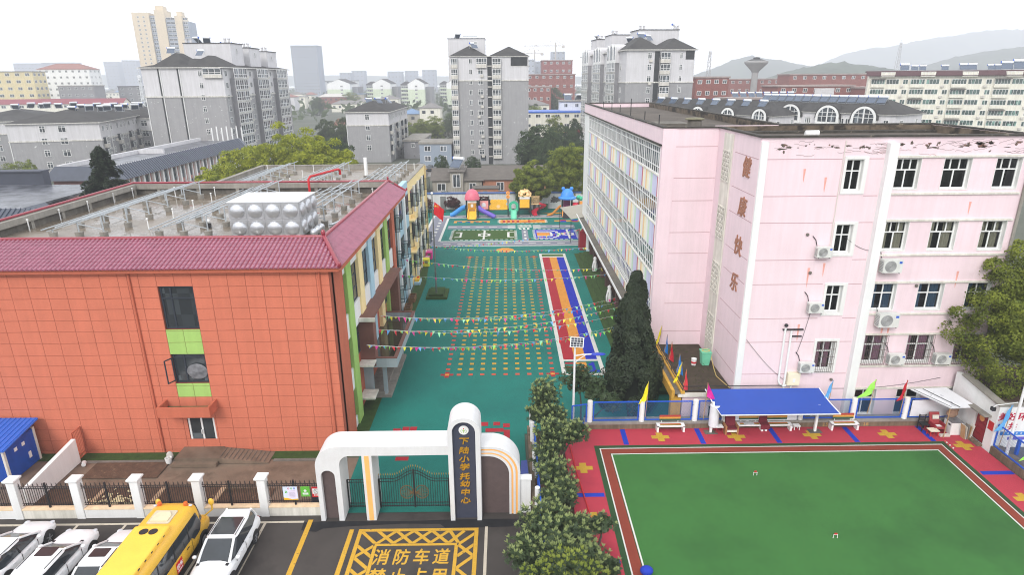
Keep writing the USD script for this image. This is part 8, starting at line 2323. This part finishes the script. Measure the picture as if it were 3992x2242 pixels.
for k, (x, s) in enumerate(((9, 1.3), (11.5, 1.0), (13.5, 1.0), (19, 1.0), (23.5, 1.2), (25.5, 1.2), (30, 1.0), (31.5, 1.0), (33.5, 1.5), (36.5, 1.8), (39, 1.6), (41, 1.5), (43, 1.7))):
    y = 3.5
    heater((108 + x * cs - y * sn, 196 + x * sn + y * cs, 23.3), -27, f'solar heater {("first", "second", "third", "fourth", "fifth", "sixth", "seventh", "eighth", "ninth", "tenth", "eleventh", "twelfth", "last")[k]} from the left on the maroon roof of the cream apartments', s)

# brick red blocks behind
BRICK = mat('red_brick_wall', S(136, 84, 76), .9, .08, .4, streak=.1)
BRICKP = mat('brick_block_roof', S(150, 134, 128), .8, .2, .5)


def plain(name, label, loc, rz, w, d, h, wm, rm, fl, nx, ny=0, cat='apartment block', ww=1.5, wh=1.3, roof='flat', pm=None, side='right', fm=None, pit=None):
    t = thing(name, label, cat, loc, rz)
    LOC[str(t.GetPath())] = np.zeros(3)
    obj('wall', MB().box(0, w, 0, d, -2, h), wm, t, local=True)
    if roof == 'flat':
        obj('roof', MB().box(-.3, w + .3, -.3, d + .3, h, h + .5), rm, t, local=True)
    elif roof == 'gable':
        obj('roof', MB().add([A3(-.4, -.5, h), A3(w / 2, -.5, h + w * .22), A3(w + .4, -.5, h), A3(-.4, d + .5, h), A3(w / 2, d + .5, h + w * .22), A3(w + .4, d + .5, h)], [[0, 1, 4, 3], [1, 2, 5, 4]]), rm, t, local=True)
        obj('gable', MB().quad(A3(0, 0, h), A3(w, 0, h), A3(w / 2, 0, h + w * .21)), wm, t, local=True)
    elif roof == 'ridge':
        obj('roof', MB().add([A3(-.4, -.5, h), A3(w + .4, -.5, h), A3(w + .4, d / 2, h + d * .24), A3(-.4, d / 2, h + d * .24), A3(w + .4, d + .5, h), A3(-.4, d + .5, h)], [[0, 1, 2, 3], [3, 2, 4, 5]]), rm, t, local=True)
        obj('gable', MB().quad(A3(0, 0, h), A3(0, d, h), A3(0, d / 2, h + d * .23)).quad(A3(w, 0, h), A3(w, d, h), A3(w, d / 2, h + d * .23)), wm, t, local=True)
    else:
        obj('roof', hip(0, w, 0, d, h, min(w, d) * .22), rm, t, local=True)
    f = Face(t, (0, 0, 0), X, -Y)
    g = Face(t, (w, 0, 0), Y, X) if side == 'right' else Face(t, (0, d, 0), -Y, -X)
    p_ = pit or (h - .4) / fl
    for k in range(fl):
        z = h - .5 - p_ * k - wh
        for face, n, W_ in ((f, nx, w), (g, ny, d)):
            for j in range(n):
                face.win(W_ * (j + .5) / n - ww / 2, z, ww, wh, .12, (.5,), (), fm, pm)
    return t


plain('brick_block', 'red brick flat block right beside the tall right slab', (62, 215, 0), 8, 11.5, 12, 21.6, BRICK, BRICKP, 6, 4, 2, side='left')
plain('brick_block', 'lower red brick block with solar heaters left of the water tower', (66, 190, 0), 6, 22, 12, 15.6, BRICK, BRICKP, 4, 6, 0)
plain('brick_block', 'wide red brick block with pale end panel, middle of the brick group', (92, 222, 0), 4, 27, 12, 18.6, BRICK, BRICKP, 5, 7, 2)
plain('brick_block', 'red brick block with pale end wall left of the cream apartments', (118, 215, 0), 2, 20, 12, 18.0, BRICK, BRICKP, 5, 5, 1)
plain('brick_block', 'long red brick block with red stair tops at the back of the brick group', (125, 290, 0), 3, 62, 12, 22.5, BRICK, BRICKP, 5, 14, 0)
plain('brick_block', 'hazy red brick block at the back left of the brick group', (112, 330, 0), 3, 30, 12, 20.5, BRICK, BRICKP, 5, 8, 0)
plain('brick_block', 'tall brown red block left of the tall right slab, hazy', (22, 395, 0), 0, 18, 16, 31.5, mat('hazy_brick', S(132, 82, 78), .9, .06, .4), BRICKP, 7, 5, 0)
plain('brick_block', 'lower brown red block in front of the tall brown block', (4, 360, 0), 0, 34, 14, 23.5, BRICK, BRICKP, 5, 9, 0)
plain('brick_block', 'brown red block just right of the central tower', (7, 330, 0), 0, 16, 12, 17.5, BRICK, BRICKP, 4, 5, 0)
for x, y, w, h in ((104.5, 221.8, 6.5, 18.6), (134, 215.4, 5.5, 18.0)):
    top('pale_end_panel', MB().box(x, x + w, y - .3, y - .05, 0, h - .5), GREYL, 'pale grey blank wall panel on the ' + ('middle' if x < 120 else 'right hand') + ' red brick block', 'wall')
for k in range(8):
    heater((68 + 2.5 * k, 194 + .3 * k, 16.1), 0, f'solar heater {("first", "second", "third", "fourth", "fifth", "sixth", "seventh", "last")[k]} from the left on the lower red brick block')

# houses and low buildings in the middle ground
STUC = mat('weathered_stucco', S(172, 166, 156), .9, .1, .6, streak=.3)
BRK2 = mat('orange_brick', S(176, 122, 96), .9, .1, .5, streak=.15)
ROOFO = mat('old_grey_roof', S(98, 92, 86), .9, .2, .9, stretch=(1, 3, 1))
GOLDF = mat('white_upvc', (.7, .7, .7), .5)
plain('small_house', 'weathered grey stucco house with dark ridge roof behind the boundary wall, left one', (-14.3, 122.5, 0), 0, 3.5, 8, 3.2, STUC, ROOFO, 1, 1, 0, 'house', 1.7, 1.5, 'ridge', fm=GOLDF)
plain('small_house', 'tall narrow stucco middle house with a large window behind the boundary wall', (-10.8, 122, 0), 0, 2.5, 8, 5.0, STUC, ROOFO, 1, 1, 0, 'house', 1.5, 2.6, 'hip', fm=GOLDF)
plain('small_house', 'weathered stucco house between the narrow house and the brick house', (-8.3, 122.5, 0), 0, 3.6, 8, 3.2, STUC, ROOFO, 1, 1, 0, 'house', 1.4, 1.5, 'ridge', fm=GOLDF)
plain('brick_house', 'orange brick house with long dark roof behind the boundary wall', (-4.5, 122.8, 0), 0, 13.5, 9, 3.3, BRK2, ROOFO, 1, 2, 0, 'house', 1.5, 1.7, 'ridge', fm=GOLDF)
lt = thing('brick_leanto', 'low orange brick lean to with a small grey door before the brick house', 'shed', (-4, 118, 0))
obj('wall', MB().box(-6.2, -1.5, 118, 121, 0, 2.3), BRK2, lt)
obj('roof', MB().box(-6.4, -1.3, 117.8, 121.2, 2.3, 2.42), ROOFO, lt)
obj('door', MB().box(-4.3, -3.5, 117.95, 118, 0, 1.9), mat('grey_gate_paint', (.2, .2, .19)), lt)
heater((-9.5, 123.5, 5.5), -30, 'blue framed solar heater on the tall narrow stucco house', 1.3)
plain('old_shed', 'dark weathered gabled sheds between the yellow wall and the stucco houses', (-20.5, 118, 0), 4, 5, 14, 3.4, STUC, ROOFO, 1, 0, 0, 'shed', roof='gable')
plain('old_house', 'old house with patched tile roof just behind the rear school roof', (-36, 100, 0), 6, 9, 8, 9.0, STUC, mat('patched_tile', S(112, 106, 100), .9, .35, 2.2), 2, 2, 0, 'house', roof='hip')
plain('office_block', 'low blue grey office with white windows left of the central tower foot', (-22.8, 170, 0), 0, 8.4, 10, 5.6, mat('blue_grey_render', S(138, 148, 160), .85, .06, .5), CONC, 2, 2, 0, 'office', 1.7, 1.4, fm=GOLDF)
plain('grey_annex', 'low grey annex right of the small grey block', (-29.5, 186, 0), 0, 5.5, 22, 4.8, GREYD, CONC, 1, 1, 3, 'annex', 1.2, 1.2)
plain('red_roof_house', 'white house with dull red tile roof between slab and small grey block', (-62, 235, 0), -12, 14, 9, 6.2, WHITE, mat('dull_red_tile', S(140, 96, 86), .85, .12, 1), 2, 3, 0, 'house', roof='ridge')
plain('pink_gable_house', 'beige gabled house in front of the red roofed house', (-52, 214, 0), -10, 9, 12, 4.4, mat('beige_render', S(186, 174, 164), .9, .08, .5, streak=.2), ROOFO, 1, 0, 0, 'house', roof='gable')
plain('band_office', 'white banded office with blue roof right of the tower, partly behind trees', (6.5, 232, 0), 0, 24, 12, 10.2, CRW, mat('blue_roof_sheet', S(84, 128, 176)), 3, 7, 0, 'office', 1.8, 1.2)
plain('roof_house', 'white roof house with solar panels right of the tower', (20, 238, 0), 0, 12, 8, 13.6, WHITE, CONC, 3, 3, 0, 'house', 1.3, 1.3)
top('red_banner', MB().box(21, 27.5, 231.6, 231.9, 3.2, 4.3), RED, 'red banner on the white banded office right of the tower', 'banner')
for k in range(2):
    heater((23 + 4 * k, 241, 14.1), 200 * k, ('left', 'right')[k] + ' solar panel on the white roof house right of the tower', 1.5)
for k, (x, y, c, lab) in enumerate(((-19.0, 160, CARK, 'dark car parked in the lane left of the tower foot'), (-21.8, 163, CARW, 'white car parked beside the dark car left of the tower foot'), (15.4, 190, CARW, 'white van in the lane right of the tower between trees'), (14.6, 198, CARW, 'second pale vehicle in the lane between trees right of the tower'))):
    t = thing('distant_car', lab, 'car', (x, y, 0))
    obj('body', MB().loft([section(q * 2.2, 1.8 * w_, .3, z1).dot(np.array([[0, 1, 0], [-1, 0, 0], [0, 0, 1.]])) + (x, y, 0) for q, w_, z1 in ((-1, .8, .8), (-.9, 1, .95), (.6, 1, .95), (1, .8, .75))]), c, t, smooth=40)
    obj('cabin', MB().loft([section(q * 2.2, 1.6 * w_, .8, z1).dot(np.array([[0, 1, 0], [-1, 0, 0], [0, 0, 1.]])) + (x, y, 0) for q, w_, z1 in ((-.8, .8, 1.0), (-.55, .95, 1.5), (.1, .95, 1.5), (.45, .8, 1.0))]), CGL, t, smooth=40)
    obj('wheel', MB().tube([(x - .85, y - 1.3, .32), (x + .85, y - 1.3, .32)], .32, 10).tube([(x - .85, y + 1.3, .32), (x + .85, y + 1.3, .32)], .32, 10), TYRE, t)
    obj('lamp', MB().box(x - .8, x - .4, y - 2.2, y - 2.0, .6, .8).box(x + .4, x + .8, y - 2.2, y - 2.0, .6, .8), mat('amber_lamp', (.7, .35, .1), .3), t)
struct('side_lane', MB().flat(Polygon([(-26, 150), (-16, 150), (-15, 182), (-24, 182)]), -.03).flat(Polygon([(12, 150), (19, 150), (20, 230), (13, 230)]), -.03), mat('wet_lane', S(120, 116, 112), .6, .15, .4))

# blue tiled long school block on the left
NAVT = mat('navy_roof_tile', S(56, 62, 76), .3, .15, 1.2, spec=.6)
FELT = mat('wet_felt_roof', S(112, 114, 122, .7), .3, .3, .35, spots=(.5, .45, .6, S(52, 54, 60, .7)), stretch=(1, .25, 1))
PKB = mat('pink_brick', S(176, 124, 116), .85, .08, .5)
nb = thing('navy_roof_school', 'long low school wing with navy tiled roof edge, pink piers and white pillars, left', 'building', (-68, 125, 0))
obj('wall', MB().box(-74, -63.4, 104, 156, 0, 6.6), PKB, nb)
obj('flat_roof', MB().box(-73, -64.2, 105, 155, 8.0, 8.2), FELT, nb)
obj('roof_kerb', MB().box(-73.6, -73.0, 105, 155.2, 8.0, 8.9).box(-73.0, -68, 128, 128.5, 8.2, 9.0).box(-64.3, -64.0, 105, 155.2, 8.0, 8.75), GREYL, nb)
rf = obj('roof_slope', MB().quad(A3(-62.3, 103, 6.6), A3(-62.3, 156.5, 6.6), A3(-64, 156, 8.75), A3(-64, 104.5, 8.75)).quad(A3(-75, 103, 6.6), A3(-62.3, 103, 6.6), A3(-64, 104.5, 8.75), A3(-73.6, 104.5, 8.75)), NAVT, nb)
for k in range(72):
    y = 105 + .7 * k
    obj('tile_roll', MB().bar((-62.3, y, 6.66), (-64, y, 8.8), .14, .1), NAVT, rf)
for k in range(16):
    y = 104.3 + 3.2 * k
    obj('white_pillar', MB().box(-63.4, -63.0, y, y + .55, 0, 6.55), WHITE, nb)
    for z in (.9, 3.9):
        window(nb, (-63.4, y + .75, z), Y, X, 1.25, 2.3, .08, (.5,), (.3,), .06, NAVYF, PANE_FAR)
    obj('white_pillar', MB().box(-63.4, -63.15, y + 2.1, y + 2.4, 0, 6.55), WHITE, nb)
for k in range(7):
    top('chimney_pipe', MB().tube([(-70 + 1.1 * k, 155 + .2 * k, 8), (-70 + 1.1 * k, 155 + .2 * k, 11.2 + .3 * (k % 2))], .14, 8), WHITE, f'thin white upright pipe at the end of the navy roof, {("first", "second", "third", "fourth", "fifth", "sixth", "last")[k]} from the left', 'pipe', 'white pipes at the end of the navy roof')
n2 = thing('navy_roof_hall', 'low hall with navy tiled hipped roof edge at the left edge behind the school roof', 'building', (-75, 75, 0))
obj('wall', MB().box(-110, -57, 74, 96, 0, 5.6), PKB, n2)
obj('flat_roof', MB().box(-108, -59, 76, 95, 7.0, 7.3), FELT, n2)
obj('rear_parapet', MB().box(-110, -69, 95, 96.5, 0, 9.2).box(-110.3, -69, 94.7, 96.8, 9.2, 9.35), mat('dark_blue_wall', S(58, 62, 74), .6, .15, .6), n2)
obj('roof_slope', MB().quad(A3(-110, 73, 5.6), A3(-56.2, 73, 5.6), A3(-58.6, 75.8, 7.4), A3(-108, 75.8, 7.4)).quad(A3(-56.2, 73, 5.6), A3(-56.2, 80, 5.6), A3(-58.6, 80, 7.4), A3(-58.6, 75.8, 7.4)), NAVT, n2)
for k in range(88):
    obj('tile_roll', MB().bar((-109 + .6 * k, 73, 5.66), (-109 + .6 * k, 75.8, 7.46), .13, .1), NAVT, n2)
obj('eave_board', MB().box(-110, -56.2, 72.95, 73.1, 5.4, 5.6), WHITE, n2)
for k in range(8):
    window(n2, (-96 + 4.4 * k, 74, 2.4), X, -Y, 1.8, 2.0, .08, (.5,), (.3,), .06, WHITE, PANE_FAR)
n3 = thing('navy_gate_house', 'small navy tiled entrance block with an open dark porch at the left edge', 'building', (-62, 64, 0))
obj('wall', MB().box(-80, -57.5, 66, 73, 0, 4.2), PKB, n3)
obj('roof_slope', MB().quad(A3(-80, 63, 4.6), A3(-60, 63, 4.6), A3(-61, 66.5, 6.6), A3(-80, 66.5, 6.6)).quad(A3(-60, 63, 4.6), A3(-60, 73, 4.6), A3(-61, 73, 6.6), A3(-61, 66.5, 6.6)).quad(A3(-80, 66.5, 6.6), A3(-61, 66.5, 6.6), A3(-61, 73, 6.6), A3(-80, 73, 6.6)), NAVT, n3)
for k in range(32):
    obj('tile_roll', MB().bar((-79.5 + .6 * k, 63, 4.66), (-79.5 + .6 * k, 66.5, 6.66), .13, .1), NAVT, n3)
obj('porch_column', MB().box(-64, -63.5, 63.4, 63.9, 0, 4.6).box(-72, -71.5, 63.4, 63.9, 0, 4.6), WHITE, n3)
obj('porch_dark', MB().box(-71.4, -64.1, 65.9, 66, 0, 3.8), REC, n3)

# ------------------------------------------------------------------ far town
PGR = mat('pale_green_render', S(206, 216, 190), .85, .05, .4, streak=.12)
for k, (x0, y, lab) in enumerate(((-154.5, 575, 'pale green and white gabled block, leftmost of four'), (-119, 572, 'pale green and white gabled block, second of four from the left'), (-84, 540, 'pale green and white gabled block, third of four'), (-56, 580, 'pale green and white gabled block, nearest the central tower'))):
    t = thing('gabled_block', lab, 'apartment block', (x0, y, 0))
    LOC[str(t.GetPath())] = np.zeros(3)
    w, h = (20, 18) if k != 2 else (18, 18)
    if k in (1, 2, 3):
        x_ = 4.6
    else:
        x_ = 0
    obj('wall', MB().box(x_, w, 0, 30, -3, 13.6), PGR, t, local=True)
    obj('upper_wall', MB().box(x_, w, 0.01, 30, 13.6, h), WHITE, t, local=True)
    obj('gable', MB().ext(Polygon([(x_, h), (w, h), (w / 2 + x_ / 2, h + 4)]), (0, .3, 0), X, Z, -Y, 0, .3), WHITE, t, local=True)
    obj('roof', MB().add([A3(x_ - .5, .4, h), A3((w + x_) / 2, .4, h + 4.2), A3(w + .5, .4, h), A3(x_ - .5, 30, h), A3((w + x_) / 2, 30, h + 4.2), A3(w + .5, 30, h)], [[0, 1, 4, 3], [1, 2, 5, 4]]), SLATE, t, local=True)
    obj('side_wall', MB().box(w, w + 5, 8, 30, -3, 15.5), GREYD, t, local=True)
    f = Face(t, (0, 0, 0), X, -Y)
    for j in range(5):
        f.win(w / 2 + x_ / 2 + (1.5 if k == 0 else -1.0), 15.4 - 3.0 * j, 2.2, 1.5, .2, fm=WF)
    if x_:
        g = Face(t, (0, 6, 0), X, -Y)
        obj('balcony_wing', MB().box(-2, x_, 6, 28, -3, 17.5), GREYD, t, local=True)
        obj('wing_roof', hip(-2, x_, 6, 28, 17.5, 2.4), SLATE, t, local=True)
        for j in range(6):
            g.win(-1.6, 14.6 - 3.0 * j, 5.6, 1.6, .2, (.33, .66))
            g.slab('balcony_edge', -2, 4.4, 13.5 - 3.0 * j, 14.4 - 3.0 * j, .0, .9, PGR)
CRT = mat('beige_tower_wall', S(206, 190, 164), .85, .05, .2)
CRT2 = mat('grey_tower_glass', S(132, 142, 158), .6, .1, .2)
bt = thing('beige_tower', 'tall beige and grey striped residential tower standing in the haze on the left', 'tower', (-282, 520, 0), 10)
LOC[str(bt.GetPath())] = np.zeros(3)
for x0, x1, y0, h, mm in ((0, 12, 0, 71, CRT), (12, 16, 1.5, 69, CRT2), (16, 23, 0, 73, CRT), (23, 30, 1.5, 67, CRT2), (30, 35, 0, 69, CRT), (35, 40, 1.5, 65, CRT2)):
    obj('shaft', MB().box(x0, x1, y0, 18, -3, h), mm, bt, local=True)
obj('rooftop_block', MB().box(16.5, 22, 3, 12, 73, 76).box(31, 35, 3, 10, 69, 72), CRT, bt, local=True)
f = Face(bt, (0, 0, 0), X, -Y)
for k in range(21):
    z = 67 - 3.0 * k
    for x in (3.5, 7.5):
        f.win(x, z, 1.4, 1.5, .15)
    for x in (12.3, 23.4, 35.4):
        window(bt, A3(x, 1.5, z - 1), X, -Y, 3.2 if x < 13 or x > 35 else 6.2, 1.8, .2, (.5,), (), .1, WF, PANE_FAR, 'window', True)
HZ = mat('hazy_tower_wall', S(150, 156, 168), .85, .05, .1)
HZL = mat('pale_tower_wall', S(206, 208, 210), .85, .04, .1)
YB = mat('ochre_render', S(212, 196, 150), .85, .06, .3, streak=.12)
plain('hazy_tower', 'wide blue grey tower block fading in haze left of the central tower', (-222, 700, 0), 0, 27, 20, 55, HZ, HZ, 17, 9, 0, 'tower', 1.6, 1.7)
plain('white_block', 'white stepped apartment block with red hipped ends in haze on the far left', (-293, 420, 0), 8, 30, 16, 29, WHITE, mat('dull_red_tile', S(140, 96, 86)), 8, 8, 3, 'apartment block', 1.4, 1.4, 'hip')
plain('ochre_block', 'ochre apartment block with dark balconies at the left picture edge', (-330, 372, 0), 8, 62, 14, 27, YB, CONC, 7, 12, 3, 'apartment block', 2.4, 1.7)
plain('red_roof_block', 'long low grey block with a red sheet roof behind the left grey blocks', (-262, 330, 0), 8, 66, 10, 11.0, CRW, mat('red_sheet', S(150, 60, 72, .7), .6), 3, 16, 0, 'building', 2.2, 1.4, 'ridge')
plain('grey_low_block', 'grey low apartment row in haze right of the white stepped block', (-262, 450, 0), 4, 72, 12, 18, GREYD, SLATE, 5, 14, 0, 'apartment block', 1.8, 1.4)
plain('brick_store', 'dark brick building between the left grey roofs and the tall slab', (-190, 380, 0), 0, 26, 12, 14, mat('dark_brick_red', S(128, 92, 92), .9), CONC_D, 3, 5, 0, 'building', 1.6, 1.3)
plain('grey_wing', 'grey concrete building behind the ochre block at the far left', (-262, 390, 0), 4, 20, 12, 19, GREYD, CONC, 5, 5, 0, 'building', 1.8, 1.4)
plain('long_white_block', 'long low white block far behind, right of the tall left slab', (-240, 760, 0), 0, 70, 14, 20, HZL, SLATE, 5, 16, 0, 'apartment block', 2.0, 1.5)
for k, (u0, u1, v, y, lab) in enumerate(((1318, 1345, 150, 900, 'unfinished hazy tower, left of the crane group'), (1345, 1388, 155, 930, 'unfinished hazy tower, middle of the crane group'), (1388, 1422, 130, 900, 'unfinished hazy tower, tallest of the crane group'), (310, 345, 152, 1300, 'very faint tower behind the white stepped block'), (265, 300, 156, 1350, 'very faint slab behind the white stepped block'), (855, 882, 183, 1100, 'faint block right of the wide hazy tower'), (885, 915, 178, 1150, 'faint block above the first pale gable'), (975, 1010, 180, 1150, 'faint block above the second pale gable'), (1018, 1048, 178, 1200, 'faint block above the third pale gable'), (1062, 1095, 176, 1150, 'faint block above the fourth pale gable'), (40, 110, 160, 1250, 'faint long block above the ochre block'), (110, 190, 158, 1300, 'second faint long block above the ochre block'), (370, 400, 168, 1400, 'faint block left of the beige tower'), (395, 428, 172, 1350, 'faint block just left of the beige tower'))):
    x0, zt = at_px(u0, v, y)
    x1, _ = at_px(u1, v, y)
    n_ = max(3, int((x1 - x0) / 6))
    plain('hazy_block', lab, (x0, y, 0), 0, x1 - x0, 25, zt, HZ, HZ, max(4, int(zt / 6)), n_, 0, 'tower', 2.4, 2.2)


def lattice_mast(label, x, y, h, w, name='lattice_mast', col=None):
    t = thing(name, label, 'mast', (x, y, 0))
    mm = col or mat('mast_paint', (.35, .33, .33), .5)
    n = 9
    for sx in (-1, 1):
        for sy in (-1, 1):
            obj('leg', MB().bar((x + sx * w, y + sy * w, 0), (x + sx * w * .3, y + sy * w * .3, h), .22), mm, t)
    m = MB()
    for k in range(n):
        z0, z1 = h * k / n, h * (k + 1) / n
        a, b = w * (1 - .7 * k / n), w * (1 - .7 * (k + 1) / n)
        m.bar((x - a, y - a, z0), (x + b, y - b, z1), .14).bar((x + a, y - a, z0), (x - b, y - b, z1), .14)
    obj('bracing', m, mm, t)
    obj('antenna', MB().rev([(.8, h * .9), (.8, h * .94), (.1, h * .94), (.1, h + 3)], (x, y, 0), 8).box(x - .9, x + .9, y - .5, y - .2, h * .95, h * .99), HZL, t)


xm, zm = at_px(1788, 128, 420)
lattice_mast('red and grey lattice mast behind the red brick blocks', xm, 420, zm, 1.8)
xm, zm = at_px(2272, 105, 620)
lattice_mast('lattice mast on the hazy hillside above the cream apartments', xm, 620, zm, 2.2)
xm, zm = at_px(354, 188, 300)
lattice_mast('pale lattice mast above the roofs between the left grey blocks', xm, 300, zm, 1.0, col=HZL)
for k, (u, v, y, L_, lab) in enumerate(((1398, 106, 880, 42, 'tower crane above the tallest unfinished tower'), (1345, 125, 910, 30, 'second tower crane left of the tallest unfinished tower'))):
    x, zt = at_px(u, v, y)
    t = thing('tower_crane', lab, 'crane', (x, y, 0))
    CRN = mat('crane_paint', S(170, 160, 150), .5)
    obj('crane_mast', MB().box(x - .9, x + .9, y - .9, y + .9, 0, zt), CRN, t)
    obj('jib', MB().bar((x - L_, y, zt - 4), (x + 12, y, zt - 4), .9), CRN, t)
    obj('tie', MB().bar((x - L_ * .7, y, zt - 4), (x, y, zt + 3), .35).bar((x + 11, y, zt - 4), (x, y, zt + 3), .35), CRN, t)
    obj('counterweight', MB().box(x + 8, x + 12, y - 1, y + 1, zt - 7, zt - 4.5), CRN, t)
wt = thing('water_tower', 'concrete water tower with wide conical bowl above the red brick blocks', 'water tower', (124, 330, 0))
xw, zw = at_px(1905, 150, 330)
wm_ = mat('water_tower_concrete', S(150, 148, 146), .9, .1, .3)
obj('shaft', MB().rev([(2.0, 0), (1.5, zw - 8), (1.6, zw - 6)], (xw, 330, 0), 14), wm_, wt, smooth=40)
obj('bowl', MB().rev([(1.4, zw - 6.5), (2.0, zw - 5.2), (5.6, zw - 1.5), (5.7, zw - .7), (4.6, zw - .4)], (xw, 330, 0), 20), wm_, wt, smooth=35)
obj('bowl_top', MB().rev([(4.6, zw - .4), (2.2, zw + .4), (1.6, zw + .4), (1.6, zw + 1.1), (.1, zw + 1.4)], (xw, 330, 0), 16), SLATE, wt)

# hills
HILL = mat('wooded_hill', (.045, .06, .03), .95, .35, .02, col2=(.025, .038, .02), bump=1.5, bscale=.12)


def hill(name, prof, y, depth, seed, tree_h=0):
    """a ridge whose skyline is given as (x, z) at distance y"""
    xs_ = np.linspace(prof[0][0], prof[-1][0], 90)
    zs = np.interp(xs_, [p[0] for p in prof], [p[1] for p in prof])
    import meshkit
    rows_ = 15
    V = []
    for j in range(rows_):
        s = j / (rows_ - 1)
        k = math.sin(math.pi * min(1, .02 + s * .98)) ** .8
        nz = meshkit.fbm(np.c_[xs_ / 60, np.full(90, s * 6 + seed), np.full(90, seed * 3.3)], 5)
        V.append(np.c_[xs_, np.full(90, y - depth * .5 + depth * s), zs * k * (.9 + .2 * nz) - 1.0 + (meshkit.fbm(np.c_[xs_ / 9, np.full(90, s * 40), np.full(90, seed)], 3) - .5) * tree_h])
    V = np.array(V)
    F = [[j * 90 + i, j * 90 + i + 1, (j + 1) * 90 + i + 1, (j + 1) * 90 + i] for j in range(rows_ - 1) for i in range(89)]
    struct(name, MB().add(V.reshape(-1, 3), F), HILL, smooth=True)


PXL = lambda L_, y: [at_px(u, v, y) for u, v in L_]
hill('near_hill', PXL([(1880, 225), (1930, 196), (1990, 180), (2060, 163), (2110, 155), (2160, 160), (2230, 172), (2330, 186), (2420, 196)], 850), 850, 300, 1, 9)
hill('middle_hill', PXL([(1690, 205), (1750, 188), (1800, 168), (1850, 147), (1890, 140), (1940, 146), (1990, 158), (2060, 170), (2150, 180)], 1700), 1700, 300, 2, 6)
hill('right_hill', PXL([(2280, 190), (2330, 172), (2400, 148), (2450, 134), (2520, 122), (2600, 118), (2750, 130)], 1350), 1350, 300, 3, 8)
hill('far_hill', PXL([(1980, 190), (2060, 165), (2110, 140), (2180, 120), (2260, 112), (2330, 100), (2420, 86), (2500, 78), (2620, 70), (2800, 90), (2950, 150)], 2350), 2350, 300, 4, 6)
hill('distant_ridge', PXL([(-200, 189), (100, 187), (400, 187), (700, 189), (1000, 190), (1300, 191), (1600, 192), (1900, 192)], 2300), 2300, 120, 5, 2)
m = MB()
rng = np.random.default_rng(17)
P = np.c_[rng.uniform(-800, 900, 2600), rng.uniform(340, 1200, 2600), np.zeros(2600)]
P[:, 2] = rng.uniform(1.5, 5, 2600)
V, F = cards(np.repeat(P, 5, 0) + rng.normal(0, 2.2, (13000, 3)) * (1, 1, .8), dirs(13000, rng) + Z * .5, 2.4, rng)
tag(obj('far_trees', (V, F), LF_MID), 'hazy tree cover spreading between the far buildings', 'trees', kind='stuff')
ROOFS = [mat('far_roof_' + n, S(*c), .85, .1, .3) for n, c in dict(grey=(120, 116, 114), red=(140, 98, 90), pale=(186, 182, 176), blue=(110, 134, 164)).items()]
rng = np.random.default_rng(23)
cnt = 0
for k in range(150):
    y = rng.uniform(300, 950)
    x = rng.uniform(-.75, .42) * y
    w, d, h = rng.uniform(9, 22), rng.uniform(8, 14), rng.uniform(5, 10)
    if abs(x / y + .10) < .02:
        continue
    cnt += 1
    t = thing('distant_house', f'low distant {("cream", "grey", "brick", "stucco")[k % 4]} walled house with {("grey", "red", "pale", "blue")[k % 4]} {("hipped" if k % 3 else "flat")} roof in the hazy town', 'house', (x, y, 0), group='low distant houses in the haze')
    LOC[str(t.GetPath())] = np.zeros(3)
    obj('wall', MB().box(0, w, 0, d, -2, h), (CRW, GREYL, BRICK, STUC)[k % 4], t, local=True)
    obj('roof', hip(0, w, 0, d, h, 2.4) if k % 3 else MB().box(-.3, w + .3, -.3, d + .3, h, h + .4), ROOFS[k % 4], t, local=True)
    f = Face(t, (0, 0, 0), X, -Y)
    for j in range(int(w / 4)):
        f.slab('window', 1.2 + 4 * j, 2.8 + 4 * j, h - 2.6, h - 1.2, .01, .06, PANE_FAR)

# ------------------------------------------------------------------ air
HAZE = 0.0006
m = MB().box(-2400, 2700, -350, 2600, -4.5, 232)
hz = obj('haze', m, usdkit.material(stage, '/World/Looks/haze_air', {'v': ('principled_volume', {'color': (.93, .95, 1.0), 'density': HAZE, 'anisotropy': 0.0})}, volume='v.volume'))
tag(hz, kind='stuff')
